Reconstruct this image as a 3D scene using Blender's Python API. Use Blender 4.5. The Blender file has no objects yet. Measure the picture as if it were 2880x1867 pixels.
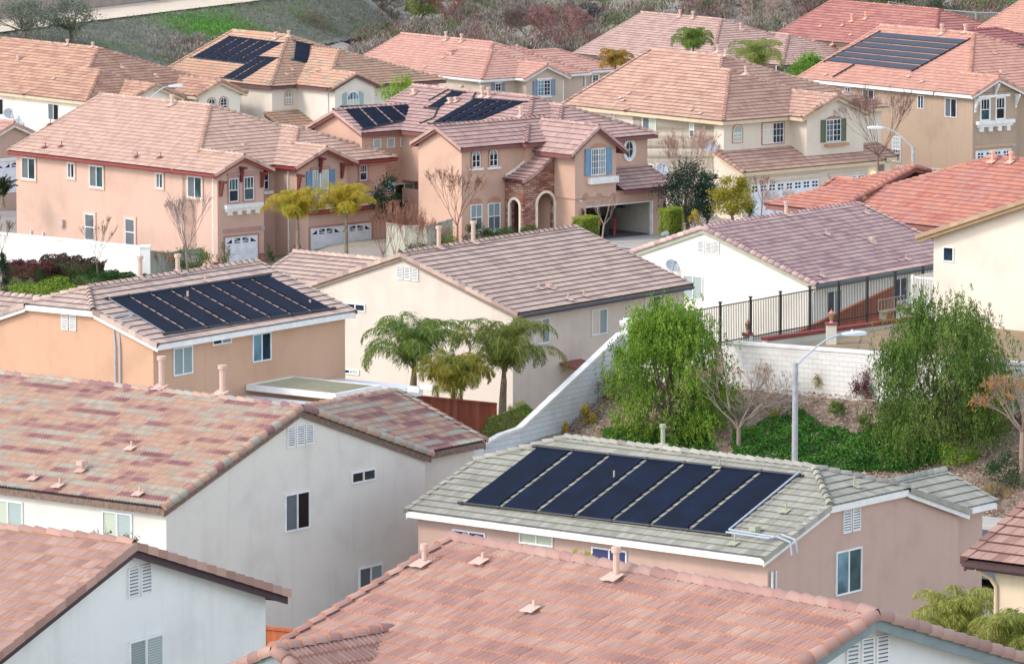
import bpy, bmesh, math, random
import numpy as np
from mathutils import Vector, Matrix
random.seed(7); RNG = np.random.default_rng(7)
sc = bpy.context.scene
COL = sc.collection
# ---------------------------------------------------------------- camera, world, sun, exposure
CAMZ = 45.0
FPX, PIT = 15000.0, math.radians(7.5)          # focal length in photograph pixels (2880 wide), downward tilt
cam = bpy.data.objects.new("camera", bpy.data.cameras.new("camera")); COL.objects.link(cam)
cam.location = (0, 0, CAMZ); cam.rotation_euler = (math.radians(90) - PIT, 0, 0)
cam.data.sensor_width = 36; cam.data.lens = FPX / 2880 * 36
cam.data.clip_start = 1; cam.data.clip_end = 4000
sc.camera = cam
SUN_EL = math.radians(37)          # low hazy sun at the left, a little behind the camera
SUN_AZ = math.radians(-112)
w = bpy.data.worlds.new("World"); sc.world = w; w.use_nodes = True
nt = w.node_tree; bg = nt.nodes['Background']
sky = nt.nodes.new('ShaderNodeTexSky'); sky.sky_type = 'NISHITA'; sky.sun_disc = False
sky.sun_elevation = SUN_EL; sky.sun_rotation = SUN_AZ; sky.air_density = 1.0; sky.dust_density = 0.6
hs = nt.nodes.new('ShaderNodeHueSaturation'); hs.inputs['Saturation'].default_value = 0.5      # a thin white veil of cloud
nt.links.new(sky.outputs[0], hs.inputs['Color']); nt.links.new(hs.outputs[0], bg.inputs[0]); bg.inputs[1].default_value = 0.15
sun = bpy.data.objects.new("sun", bpy.data.lights.new("sun", 'SUN')); COL.objects.link(sun)
sun.data.energy = 0.72; sun.data.angle = math.radians(12); sun.data.color = (1.0, 0.845, 0.71)
sd = Vector((math.sin(SUN_AZ) * math.cos(SUN_EL), math.cos(SUN_AZ) * math.cos(SUN_EL), math.sin(SUN_EL)))
sun.rotation_euler = sd.to_track_quat('Z', 'Y').to_euler(); sun.location = (-60, 0, 90)
sc.view_settings.view_transform = 'Standard'; sc.view_settings.look = 'None'
sc.view_settings.exposure = 1.4; sc.view_settings.gamma = 1.0
sc.render.engine = 'CYCLES'
# ---------------------------------------------------------------- small helpers
CT, ST = math.cos(PIT), math.sin(PIT)
def at(px, py, d):
    """point seen at photograph pixel (px,py) at distance d along the view axis"""
    X = (px - 1440) / FPX * d; U = -(py - 933.5) / FPX * d
    return Vector((X, d * CT + U * ST, -d * ST + U * CT + CAMZ))
def ong(px, py, z):
    """point of the horizontal plane at height z seen at a pixel"""
    r = at(px, py, 1.0) - Vector((0, 0, CAMZ)); t = (z - CAMZ) / r.z
    return Vector((0, 0, CAMZ)) + r * t
def hexc(h):
    if not isinstance(h, str): return tuple(h)[:3]
    h = h.lstrip('#'); o = []
    for i in (0, 2, 4):
        c = int(h[i:i + 2], 16) / 255; o.append(c / 12.92 if c <= .04045 else ((c + .055) / 1.055) ** 2.4)
    return tuple(o)
def tag(o, label=None, cat=None, group=None, kind=None):
    if label: o['label'] = label
    if cat: o['category'] = cat
    if group: o['group'] = group
    if kind: o['kind'] = kind
    return o
def empty(name, loc, rz=0, label=None, cat=None, group=None):
    o = bpy.data.objects.new(name, None); COL.objects.link(o); o.location = loc; o.rotation_euler = (0, 0, rz)
    o.empty_display_size = .3
    return tag(o, label, cat, group)
def link(name, me, mats, parent=None, loc=(0, 0, 0)):
    o = bpy.data.objects.new(name, me); COL.objects.link(o); o.location = loc
    for m in (mats if isinstance(mats, (list, tuple)) else [mats]): me.materials.append(m)
    if parent is not None: o.parent = parent
    return o
def objbm(name, bm, mats, parent=None, loc=(0, 0, 0), smooth=False):
    me = bpy.data.meshes.new(name); bm.to_mesh(me); bm.free()
    if smooth:
        for p in me.polygons: p.use_smooth = True
    return link(name, me, mats, parent, loc)
def quad(bm, pts, mi=0):
    try:
        f = bm.faces.new([bm.verts.new(p) for p in pts]); f.material_index = mi; return f
    except ValueError: return None
def box(bm, o, ax, ay, az, mi=0):
    """box from corner o with edge vectors ax, ay, az"""
    o = Vector(o); ax, ay, az = Vector(ax), Vector(ay), Vector(az)
    v = [bm.verts.new(o + ax * i + ay * j + az * k) for k in (0, 1) for j in (0, 1) for i in (0, 1)]
    for f in ((0, 2, 3, 1), (4, 5, 7, 6), (0, 1, 5, 4), (2, 6, 7, 3), (0, 4, 6, 2), (1, 3, 7, 5)):
        bm.faces.new([v[i] for i in f]).material_index = mi
def tube(bm, p0, p1, r0, r1=None, n=8, cap=True, mi=0):
    p0, p1 = Vector(p0), Vector(p1); r1 = r0 if r1 is None else r1
    d = p1 - p0
    if d.length < 1e-6: return
    d.normalize(); a = d.orthogonal().normalized(); b = d.cross(a)
    A = [bm.verts.new(p0 + (a * math.cos(2 * math.pi * i / n) + b * math.sin(2 * math.pi * i / n)) * r0) for i in range(n)]
    B = [bm.verts.new(p1 + (a * math.cos(2 * math.pi * i / n) + b * math.sin(2 * math.pi * i / n)) * r1) for i in range(n)]
    for i in range(n): bm.faces.new((A[i], A[(i + 1) % n], B[(i + 1) % n], B[i])).material_index = mi
    if cap:
        bm.faces.new(A[::-1]).material_index = mi; bm.faces.new(B).material_index = mi
def path_tube(bm, pts, r, n=8):
    for a, b in zip(pts[:-1], pts[1:]): tube(bm, a, b, r, r, n)
# ---------------------------------------------------------------- materials
MC = {}
def mute(c, k):
    c = hexc(c); l = .3 * c[0] + .5 * c[1] + .2 * c[2]
    return (l * 1.05 + (c[0] - l) * k, l * 1.005 + (c[1] - l) * k, max(.01, l * .945 + (c[2] - l) * k))
def newmat(name):
    m = bpy.data.materials.new(name); m.use_nodes = True
    return m, m.node_tree, m.node_tree.nodes['Principled BSDF']
def node(nt, t, **k):
    n = nt.nodes.new('ShaderNode' + t)
    for a, b in k.items(): setattr(n, a, b)
    return n
def ramp(nt, cols, pos=None, interp='LINEAR'):
    r = node(nt, 'ValToRGB'); e = r.color_ramp; e.interpolation = interp
    while len(e.elements) < len(cols): e.elements.new(.5)
    for i, c in enumerate(cols):
        e.elements[i].position = (pos[i] if pos else i / max(1, len(cols) - (0 if interp == 'CONSTANT' else 1)))
        e.elements[i].color = (*hexc(c), 1)
    return r
def plain(name, c, rough=.7, metal=0., var=.06, scale=3., bump=0.):
    k = (name, str(c), rough)
    if k in MC: return MC[k]
    m, nt, b = newmat(name); c = hexc(c)
    b.inputs['Roughness'].default_value = rough; b.inputs['Metallic'].default_value = metal
    tc = node(nt, 'TexCoord'); n = node(nt, 'TexNoise'); n.inputs['Scale'].default_value = scale; n.inputs['Detail'].default_value = 5
    nt.links.new(tc.outputs['Object'], n.inputs[0])
    r = ramp(nt, [tuple(x * (1 - var * 2) for x in c), tuple(min(1, x * (1 + var)) for x in c)], [.3, .7])
    nt.links.new(n.outputs[0], r.inputs[0]); nt.links.new(r.outputs[0], b.inputs['Base Color'])
    if bump:
        bp = node(nt, 'Bump'); bp.inputs['Strength'].default_value = bump; bp.inputs['Distance'].default_value = .05
        nt.links.new(n.outputs[0], bp.inputs['Height']); nt.links.new(bp.outputs[0], b.inputs['Normal'])
    MC[k] = m; return m
def stucco(c, stain='#8a6a58', amt=.24, name='stucco'):
    k = ('stucco', c)
    if k in MC: return MC[k]
    m, nt, b = newmat(name); b.inputs['Roughness'].default_value = .9
    L = nt.links.new; c0 = hexc(c)
    tc = node(nt, 'TexCoord'); n = node(nt, 'TexNoise'); n.inputs['Scale'].default_value = .55; n.inputs['Detail'].default_value = 7; n.inputs['Roughness'].default_value = .6
    L(tc.outputs['Object'], n.inputs[0])
    r = ramp(nt, [tuple(x * .88 for x in c0), c0, tuple(min(1, x * 1.03) for x in c0)], [.32, .5, .72]); L(n.outputs[0], r.inputs[0])
    # vertical rain streaks
    mp = node(nt, 'Mapping'); mp.inputs['Scale'].default_value = (2.2, 2.2, .22); L(tc.outputs['Object'], mp.inputs[0])
    n2 = node(nt, 'TexNoise'); n2.inputs['Scale'].default_value = 1.2; n2.inputs['Detail'].default_value = 6; L(mp.outputs[0], n2.inputs[0])
    r2 = ramp(nt, [(0, 0, 0), (1, 1, 1)], [.54, .78]); L(n2.outputs[0], r2.inputs[0])
    mm = node(nt, 'Math', operation='MULTIPLY'); mm.inputs[1].default_value = amt; L(r2.outputs[0], mm.inputs[0])
    mx = node(nt, 'MixRGB', blend_type='MIX'); mx.inputs[2].default_value = (*[a * .6 + b * .4 * .7 for a, b in zip(c0, hexc(stain))], 1)
    L(mm.outputs[0], mx.inputs[0]); L(r.outputs[0], mx.inputs[1]); L(mx.outputs[0], b.inputs['Base Color'])
    n3 = node(nt, 'TexNoise'); n3.inputs['Scale'].default_value = 14; n3.inputs['Detail'].default_value = 4; L(tc.outputs['Object'], n3.inputs[0])
    bp = node(nt, 'Bump'); bp.inputs['Strength'].default_value = .25; bp.inputs['Distance'].default_value = .02
    L(n3.outputs[0], bp.inputs['Height']); L(bp.outputs[0], b.inputs['Normal'])
    MC[k] = m; return m
def tiles(name, cols, pos=None, patch=.5, lin=(.3, .8), single=.35, joint=.25, sat=.68):
    """concrete roof tile: colour chosen per tile from uv cells (u = tile across, v = course)"""
    m, nt, b = newmat(name); b.inputs['Roughness'].default_value = .85; L = nt.links.new
    uv = node(nt, 'UVMap'); sep = node(nt, 'SeparateXYZ'); L(uv.outputs[0], sep.inputs[0])
    fv = node(nt, 'Math', operation='FLOOR'); L(sep.outputs[1], fv.inputs[0])
    wr = node(nt, 'TexWhiteNoise', noise_dimensions='1D'); L(fv.outputs[0], wr.inputs['W'])
    ad = node(nt, 'Math', operation='ADD'); L(sep.outputs[0], ad.inputs[0]); L(wr.outputs[0], ad.inputs[1])
    fu = node(nt, 'Math', operation='FLOOR'); L(ad.outputs[0], fu.inputs[0])
    cb = node(nt, 'CombineXYZ'); L(fu.outputs[0], cb.inputs[0]); L(fv.outputs[0], cb.inputs[1])
    wn = node(nt, 'TexWhiteNoise', noise_dimensions='2D'); L(cb.outputs[0], wn.inputs['Vector'])
    mp = node(nt, 'Mapping'); mp.inputs['Scale'].default_value = (lin[0], lin[1], 1); L(cb.outputs[0], mp.inputs[0])
    pn = node(nt, 'TexNoise', noise_dimensions='2D'); pn.inputs['Scale'].default_value = patch; pn.inputs['Detail'].default_value = 2; L(mp.outputs[0], pn.inputs[0])
    mr = node(nt, 'MapRange'); mr.inputs[1].default_value = .25; mr.inputs[2].default_value = .75; L(pn.outputs[0], mr.inputs[0])
    mx = node(nt, 'Mix'); mx.inputs[0].default_value = single; L(mr.outputs[0], mx.inputs[2]); L(wn.outputs[0], mx.inputs[3])
    cols = [mute(c, sat) for c in cols]
    r = ramp(nt, cols, pos); L(mx.outputs[0], r.inputs[0])
    # weathering that stays put: fine streaks down the slope
    mp2 = node(nt, 'Mapping'); mp2.inputs['Scale'].default_value = (3.5, .6, 1); L(uv.outputs[0], mp2.inputs[0])
    n2 = node(nt, 'TexNoise', noise_dimensions='2D'); n2.inputs['Scale'].default_value = 1.; n2.inputs['Detail'].default_value = 5; L(mp2.outputs[0], n2.inputs[0])
    r2 = ramp(nt, [(.74, .74, .76), (1.08, 1.06, 1.04)], [.3, .65]); L(n2.outputs[0], r2.inputs[0])
    mu = node(nt, 'MixRGB', blend_type='MULTIPLY'); mu.inputs[0].default_value = .8; L(r.outputs[0], mu.inputs[1]); L(r2.outputs[0], mu.inputs[2])
    # the narrow gap between neighbouring tiles
    fr = node(nt, 'Math', operation='FRACT'); L(ad.outputs[0], fr.inputs[0])
    lt = node(nt, 'Math', operation='LESS_THAN'); lt.inputs[1].default_value = .07; L(fr.outputs[0], lt.inputs[0])
    jm = node(nt, 'Math', operation='MULTIPLY'); jm.inputs[1].default_value = joint; L(lt.outputs[0], jm.inputs[0])
    mj = node(nt, 'MixRGB', blend_type='MIX'); mj.inputs[2].default_value = (.12, .07, .06, 1); L(jm.outputs[0], mj.inputs[0]); L(mu.outputs[0], mj.inputs[1])
    L(mj.outputs[0], b.inputs['Base Color'])
    n3 = node(nt, 'TexNoise', noise_dimensions='2D'); n3.inputs['Scale'].default_value = 9; L(uv.outputs[0], n3.inputs[0])
    bp = node(nt, 'Bump'); bp.inputs['Strength'].default_value = .3; bp.inputs['Distance'].default_value = .02
    L(n3.outputs[0], bp.inputs['Height']); L(bp.outputs[0], b.inputs['Normal'])
    return m
def glass_mat(c, rough=.08):
    k = ('glass', c)
    if k in MC: return MC[k]
    m, nt, b = newmat('window_glass'); c0 = hexc(c); L = nt.links.new
    tc = node(nt, 'TexCoord'); n = node(nt, 'TexNoise'); n.inputs['Scale'].default_value = 1.3; n.inputs['Detail'].default_value = 2; L(tc.outputs['Object'], n.inputs[0])
    r = ramp(nt, [tuple(x * .45 for x in c0), tuple(x * 1.5 for x in c0)], [.35, .65]); L(n.outputs[0], r.inputs[0]); L(r.outputs[0], b.inputs['Base Color'])
    b.inputs['Roughness'].default_value = rough; b.inputs['IOR'].default_value = 1.52
    MC[k] = m; return m
def blind_mat(c, per=.055):
    k = ('blind', c)
    if k in MC: return MC[k]
    m, nt, b = newmat('window_blind'); c0 = hexc(c); L = nt.links.new
    tc = node(nt, 'TexCoord'); sp = node(nt, 'SeparateXYZ'); L(tc.outputs['Object'], sp.inputs[0])
    mu = node(nt, 'Math', operation='MULTIPLY'); mu.inputs[1].default_value = 1 / per; L(sp.outputs[2], mu.inputs[0])
    fr = node(nt, 'Math', operation='FRACT'); L(mu.outputs[0], fr.inputs[0])
    r = ramp(nt, [tuple(x * .5 for x in c0), c0, c0, tuple(x * .7 for x in c0)], [0, .25, .8, 1]); L(fr.outputs[0], r.inputs[0]); L(r.outputs[0], b.inputs['Base Color'])
    b.inputs['Roughness'].default_value = .25; MC[k] = m; return m
def stone_mat():
    m, nt, b = newmat('ledge_stone'); L = nt.links.new
    tc = node(nt, 'TexCoord'); sp = node(nt, 'SeparateXYZ'); L(tc.outputs['Object'], sp.inputs[0])
    ad = node(nt, 'Math', operation='ADD'); L(sp.outputs[0], ad.inputs[0]); L(sp.outputs[1], ad.inputs[1])
    cb = node(nt, 'CombineXYZ'); L(ad.outputs[0], cb.inputs[0]); L(sp.outputs[2], cb.inputs[1])
    br = node(nt, 'TexBrick'); br.inputs['Scale'].default_value = 1.; br.inputs['Brick Width'].default_value = .42; br.inputs['Row Height'].default_value = .115
    br.inputs['Mortar Size'].default_value = .012; br.inputs['Color1'].default_value = (0, 0, 0, 1); br.inputs['Color2'].default_value = (1, 1, 1, 1); br.inputs['Mortar'].default_value = (.5, .5, .5, 1)
    nz = node(nt, 'TexNoise'); nz.inputs['Scale'].default_value = 3; L(cb.outputs[0], nz.inputs[0])
    va = node(nt, 'MixRGB', blend_type='ADD'); va.inputs[0].default_value = .12; L(cb.outputs[0], va.inputs[1]); L(nz.outputs[1], va.inputs[2])
    L(va.outputs[0], br.inputs[0])
    r = ramp(nt, ['#7d4a42', '#a8705f', '#b98d78', '#8a5a50', '#c2a591'], [0, .3, .55, .75, 1]); L(br.outputs[0], r.inputs[0])
    mx = node(nt, 'MixRGB'); mx.inputs[2].default_value = (.1, .06, .05, 1); L(br.outputs[1], mx.inputs[0]); L(r.outputs[0], mx.inputs[1]); L(mx.outputs[0], b.inputs['Base Color'])
    b.inputs['Roughness'].default_value = .9
    bp = node(nt, 'Bump'); bp.inputs['Distance'].default_value = .04; bp.inputs['Strength'].default_value = .8; bp.invert = True
    L(br.outputs[1], bp.inputs['Height']); L(bp.outputs[0], b.inputs['Normal'])
    return m
def block_mat(c, name='painted_block', w_=.4, h_=.2, mort=.01, dark=.8):
    k = ('block', c)
    if k in MC: return MC[k]
    m, nt, b = newmat(name); L = nt.links.new; c0 = hexc(c)
    tc = node(nt, 'TexCoord'); sp = node(nt, 'SeparateXYZ'); L(tc.outputs['Object'], sp.inputs[0])
    cb = node(nt, 'CombineXYZ'); L(sp.outputs[0], cb.inputs[0]); L(sp.outputs[2], cb.inputs[1])
    br = node(nt, 'TexBrick'); br.inputs['Scale'].default_value = 1.; br.inputs['Brick Width'].default_value = w_; br.inputs['Row Height'].default_value = h_
    br.inputs['Mortar Size'].default_value = mort; br.inputs['Color1'].default_value = (*[x * .95 for x in c0], 1); br.inputs['Color2'].default_value = (*c0, 1)
    br.inputs['Mortar'].default_value = (*[x * dark for x in c0], 1); L(cb.outputs[0], br.inputs[0])
    n = node(nt, 'TexNoise'); n.inputs['Scale'].default_value = .8; n.inputs['Detail'].default_value = 8; L(tc.outputs['Object'], n.inputs[0])
    r = ramp(nt, [(.86, .84, .82), (1, 1, 1)], [.35, .55]); L(n.outputs[0], r.inputs[0])
    mu = node(nt, 'MixRGB', blend_type='MULTIPLY'); mu.inputs[0].default_value = 1; L(br.outputs[0], mu.inputs[1]); L(r.outputs[0], mu.inputs[2]); L(mu.outputs[0], b.inputs['Base Color'])
    b.inputs['Roughness'].default_value = .85
    bp = node(nt, 'Bump'); bp.inputs['Distance'].default_value = .02; bp.invert = True; L(br.outputs[1], bp.inputs['Height']); L(bp.outputs[0], b.inputs['Normal'])
    MC[k] = m; return m
def leaf_mat(name, cols, trans=.25):
    m, nt, b = newmat(name); L = nt.links.new
    g = node(nt, 'NewGeometry'); tc = node(nt, 'TexCoord'); n = node(nt, 'TexNoise'); n.inputs['Scale'].default_value = .9; L(tc.outputs['Object'], n.inputs[0])
    mr = node(nt, 'MapRange'); mr.inputs[1].default_value = .3; mr.inputs[2].default_value = .7; L(n.outputs[0], mr.inputs[0])
    mx = node(nt, 'Mix'); mx.inputs[0].default_value = .5; L(mr.outputs[0], mx.inputs[2]); L(g.outputs['Random Per Island'], mx.inputs[3])
    r = ramp(nt, cols); L(mx.outputs[0], r.inputs[0]); L(r.outputs[0], b.inputs['Base Color'])
    b.inputs['Roughness'].default_value = .6; b.inputs['Specular IOR Level'].default_value = .25
    out = nt.nodes['Material Output']; tr = node(nt, 'BsdfTranslucent'); L(r.outputs[0], tr.inputs[0])
    ms = node(nt, 'MixShader'); ms.inputs[0].default_value = trans; L(b.outputs[0], ms.inputs[1]); L(tr.outputs[0], ms.inputs[2]); L(ms.outputs[0], out.inputs[0])
    return m
def wood_mat(name, cols, per=.14):
    k = (name, str(cols))
    if k in MC: return MC[k]
    m, nt, b = newmat(name); L = nt.links.new
    tc = node(nt, 'TexCoord'); sp = node(nt, 'SeparateXYZ'); L(tc.outputs['Object'], sp.inputs[0])
    mu = node(nt, 'Math', operation='MULTIPLY'); mu.inputs[1].default_value = 1 / per; L(sp.outputs[0], mu.inputs[0])
    fl = node(nt, 'Math', operation='FLOOR'); L(mu.outputs[0], fl.inputs[0]); wn = node(nt, 'TexWhiteNoise', noise_dimensions='1D'); L(fl.outputs[0], wn.inputs['W'])
    n = node(nt, 'TexNoise'); n.inputs['Scale'].default_value = 6; mp = node(nt, 'Mapping'); mp.inputs['Scale'].default_value = (1, 1, .15); L(tc.outputs['Object'], mp.inputs[0]); L(mp.outputs[0], n.inputs[0])
    mx = node(nt, 'Mix'); mx.inputs[0].default_value = .5; L(wn.outputs[0], mx.inputs[2]); L(n.outputs[0], mx.inputs[3])
    r = ramp(nt, cols); L(mx.outputs[0], r.inputs[0]); L(r.outputs[0], b.inputs['Base Color']); b.inputs['Roughness'].default_value = .8
    MC[k] = m; return m
WHITE = plain('white_trim', '#e9e7e2', .55)
VINYL = plain('white_vinyl', '#e6e8e8', .4)
DARKP = plain('black_plastic', '#1a2026', .45)
SOLAR = None
def solar_mat():
    m, nt, b = newmat('solar_mat'); L = nt.links.new
    uv = node(nt, 'UVMap'); sp = node(nt, 'SeparateXYZ'); L(uv.outputs[0], sp.inputs[0])
    wv = node(nt, 'TexWave'); wv.inputs['Scale'].default_value = 6; wv.inputs['Distortion'].default_value = .6; L(uv.outputs[0], wv.inputs[0])
    n = node(nt, 'TexNoise'); n.inputs['Scale'].default_value = 1.1; n.inputs['Detail'].default_value = 4; L(uv.outputs[0], n.inputs[0])
    r = ramp(nt, ['#050e20', '#08162e', '#0d1f3d'], [.3, .55, .8]); L(n.outputs[0], r.inputs[0])
    r2 = ramp(nt, [(.75, .75, .75), (1, 1, 1)], [.2, .6]); L(wv.outputs[0], r2.inputs[0])
    mu = node(nt, 'MixRGB', blend_type='MULTIPLY'); mu.inputs[0].default_value = .8; L(r.outputs[0], mu.inputs[1]); L(r2.outputs[0], mu.inputs[2]); L(mu.outputs[0], b.inputs['Base Color'])
    b.inputs['Roughness'].default_value = .62; b.inputs['Specular IOR Level'].default_value = .12
    bp = node(nt, 'Bump'); bp.inputs['Strength'].default_value = .5; bp.inputs['Distance'].default_value = .02; L(wv.outputs[0], bp.inputs['Height']); L(bp.outputs[0], b.inputs['Normal'])
    return m
SOLAR = solar_mat()
# ---------------------------------------------------------------- roof geometry
SIDES = 'WESN'
def clip(poly, a, b, c):
    out = []
    for i in range(len(poly)):
        p, q = poly[i], poly[(i + 1) % len(poly)]
        fp, fq = a * p[0] + b * p[1] + c, a * q[0] + b * q[1] + c
        if fp <= 1e-9: out.append(p)
        if (fp < -1e-9 and fq > 1e-9) or (fp > 1e-9 and fq < -1e-9):
            t = fp / (fp - fq); out.append((p[0] + t * (q[0] - p[0]), p[1] + t * (q[1] - p[1])))
    r = []
    for p in out:
        if not r or abs(p[0] - r[-1][0]) + abs(p[1] - r[-1][1]) > 1e-5: r.append(p)
    if len(r) > 1 and abs(r[0][0] - r[-1][0]) + abs(r[0][1] - r[-1][1]) < 1e-5: r.pop()
    return r if len(r) > 2 else []
class Sub:
    def __init__(s, u0, u1, v0, v1, p, eaves='WE', z0=0., jerk=None, over=.42, rake=.12, walls=True, zb=None, wmat=None, fasc=True, idx=0, zs=None):
        s.r = (u0, u1, v0, v1); s.p = p; s.over = over; s.rake = rake; s.walls = walls; s.zb = zb; s.wmat = wmat; s.fasc = fasc; s.idx = idx
        s.z0 = z0; lift = idx * .005
        zz = {e: z0 for e in eaves}
        if zs: zz.update(zs)
        if jerk: zz.update(jerk)
        s.pl = {}
        for e, z in zz.items():
            z += lift
            s.pl[e] = {'W': (p, 0, z - p * u0), 'E': (-p, 0, z + p * u1), 'S': (0, p, z - p * v0), 'N': (0, -p, z + p * v1)}[e]
        s.zc = {e: z + lift for e, z in zz.items()}
    def faces(s, rect=None):
        u0, u1, v0, v1 = rect or s.r; out = []
        for e, (a, b, c) in s.pl.items():
            poly = [(u0, v0), (u1, v0), (u1, v1), (u0, v1)]
            for f, (a2, b2, c2) in s.pl.items():
                if f != e and poly: poly = clip(poly, a - a2, b - b2, c - c2)
            if poly: out.append((e, poly))
        return out
    def z(s, u, v, m=0.):
        u0, u1, v0, v1 = s.r
        if u < u0 - m or u > u1 + m or v < v0 - m or v > v1 + m: return None
        return min(a * u + b * v + c for a, b, c in s.pl.values())
def tile_face(bmh, s, e, poly, prof, amp, tw, ch, ex, uvo, rib):
    """tile courses of one roof plane, clipped to its polygon"""
    u0, u1, v0, v1 = s.r; a_, b_, c_ = s.pl[e]
    if e == 'W': A, D, o = (0, 1), (1, 0), u0
    elif e == 'E': A, D, o = (0, 1), (-1, 0), u1
    elif e == 'S': A, D, o = (1, 0), (0, 1), v0
    else: A, D, o = (1, 0), (0, -1), v1
    sg = D[0] + D[1]
    ds = [((p[0] * abs(D[0]) + p[1] * abs(D[1])) - o) * sg for p in poly]; as_ = [p[0] * A[0] + p[1] * A[1] for p in poly]
    d0 = -ex; d1 = max(ds) + .02; a0, a1 = min(as_) - ex, max(as_) + ex
    k0 = 0
    if min(ds) > ch: k0 = int((min(ds) + ex) / ch) - 1; k0 = max(0, k0)
    nr = int(math.ceil((d1 - d0) / ch))
    if prof:
        st = rib / prof; i0 = math.floor(a0 / st); i1 = math.ceil(a1 / st); av = np.arange(i0, i1 + 1) * st
        az = amp * (.5 + .5 * np.cos(2 * np.pi * av / rib)) ** .8
    else: av = np.array([a0, a1]); az = np.zeros(2)
    rows = []
    for k in range(k0, nr):
        rows.append((d0 + k * ch, .042, k + .02)); rows.append((d0 + (k + 1) * ch, .004, k + .98))
    n = len(av); V = []
    for (d, h, vv) in rows:
        pu = av * A[0] + (o + sg * d) * abs(D[0]); pv = av * A[1] + (o + sg * d) * abs(D[1])
        V.append(np.stack([pu, pv, a_ * pu + b_ * pv + c_ + h + az + .02], 1))
    V = np.concatenate(V); R = len(rows)
    bm = bmesh.new(); vs = [bm.verts.new(x) for x in V.tolist()]; uvl = bm.loops.layers.uv.new('UVMap')
    for i in range(R - 1):
        butt = i % 2 == 1; va = rows[i][2] if not butt else rows[i + 1][2]; vb = rows[i + 1][2]
        for j in range(n - 1):
            f = bm.faces.new((vs[i * n + j], vs[i * n + j + 1], vs[(i + 1) * n + j + 1], vs[(i + 1) * n + j]))
            f.material_index = 1 if butt else 0
            for lp, (aa, vv) in zip(f.loops, ((av[j], va), (av[j + 1], va), (av[j + 1], vb), (av[j], vb))):
                lp[uvl].uv = (aa / tw + uvo, vv + uvo)
            if prof: f.smooth = not butt
    # front lip of the first course
    cx = sum(p[0] for p in poly) / len(poly); cy = sum(p[1] for p in poly) / len(poly)
    for i in range(len(poly)):
        p, q = poly[i], poly[(i + 1) % len(poly)]
        dx, dy = q[0] - p[0], q[1] - p[1]; l = math.hypot(dx, dy)
        if l < 1e-4: continue
        nx, ny = dy / l, -dx / l
        if (cx - p[0]) * nx + (cy - p[1]) * ny > 0: nx, ny = -nx, -ny
        onb = any(abs(p[k] - x) < 1e-4 and abs(q[k] - x) < 1e-4 for k, x in ((0, u0), (0, u1), (1, v0), (1, v1)))
        off = ex if onb else .0
        bmesh.ops.bisect_plane(bm, geom=bm.verts[:] + bm.edges[:] + bm.faces[:], dist=1e-5, plane_co=(p[0] + nx * off, p[1] + ny * off, 0), plane_no=(nx, ny, 0), clear_outer=True)
    me = bpy.data.meshes.new('t'); bm.to_mesh(me); bm.free(); bmh.from_mesh(me); bpy.data.meshes.remove(me)
def cap_seg(bm, uvl, p0, p1, r0, r1, n, side, up=Vector((0, 0, 1)), uvr=0):
    d = (p1 - p0).normalized(); x = d.cross(up).normalized(); y = x.cross(d)
    A = []; B = []
    for i in range(n + 1):
        t = math.pi * i / n; c, s_ = math.cos(t), math.sin(t)
        A.append(bm.verts.new(p0 + (x * c + y * s_) * r0)); B.append(bm.verts.new(p1 + (x * c + y * s_) * r1))
    fs = [bm.faces.new((A[i], A[i + 1], B[i + 1], B[i])) for i in range(n)]
    e = bm.faces.new(A[::-1]); e.material_index = 1
    fs.append(e)
    for f in fs:
        if f is not e: f.smooth = True
        for lp in f.loops: lp[uvl].uv = (uvr + .5, uvr * 3.7 + .5)
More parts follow.
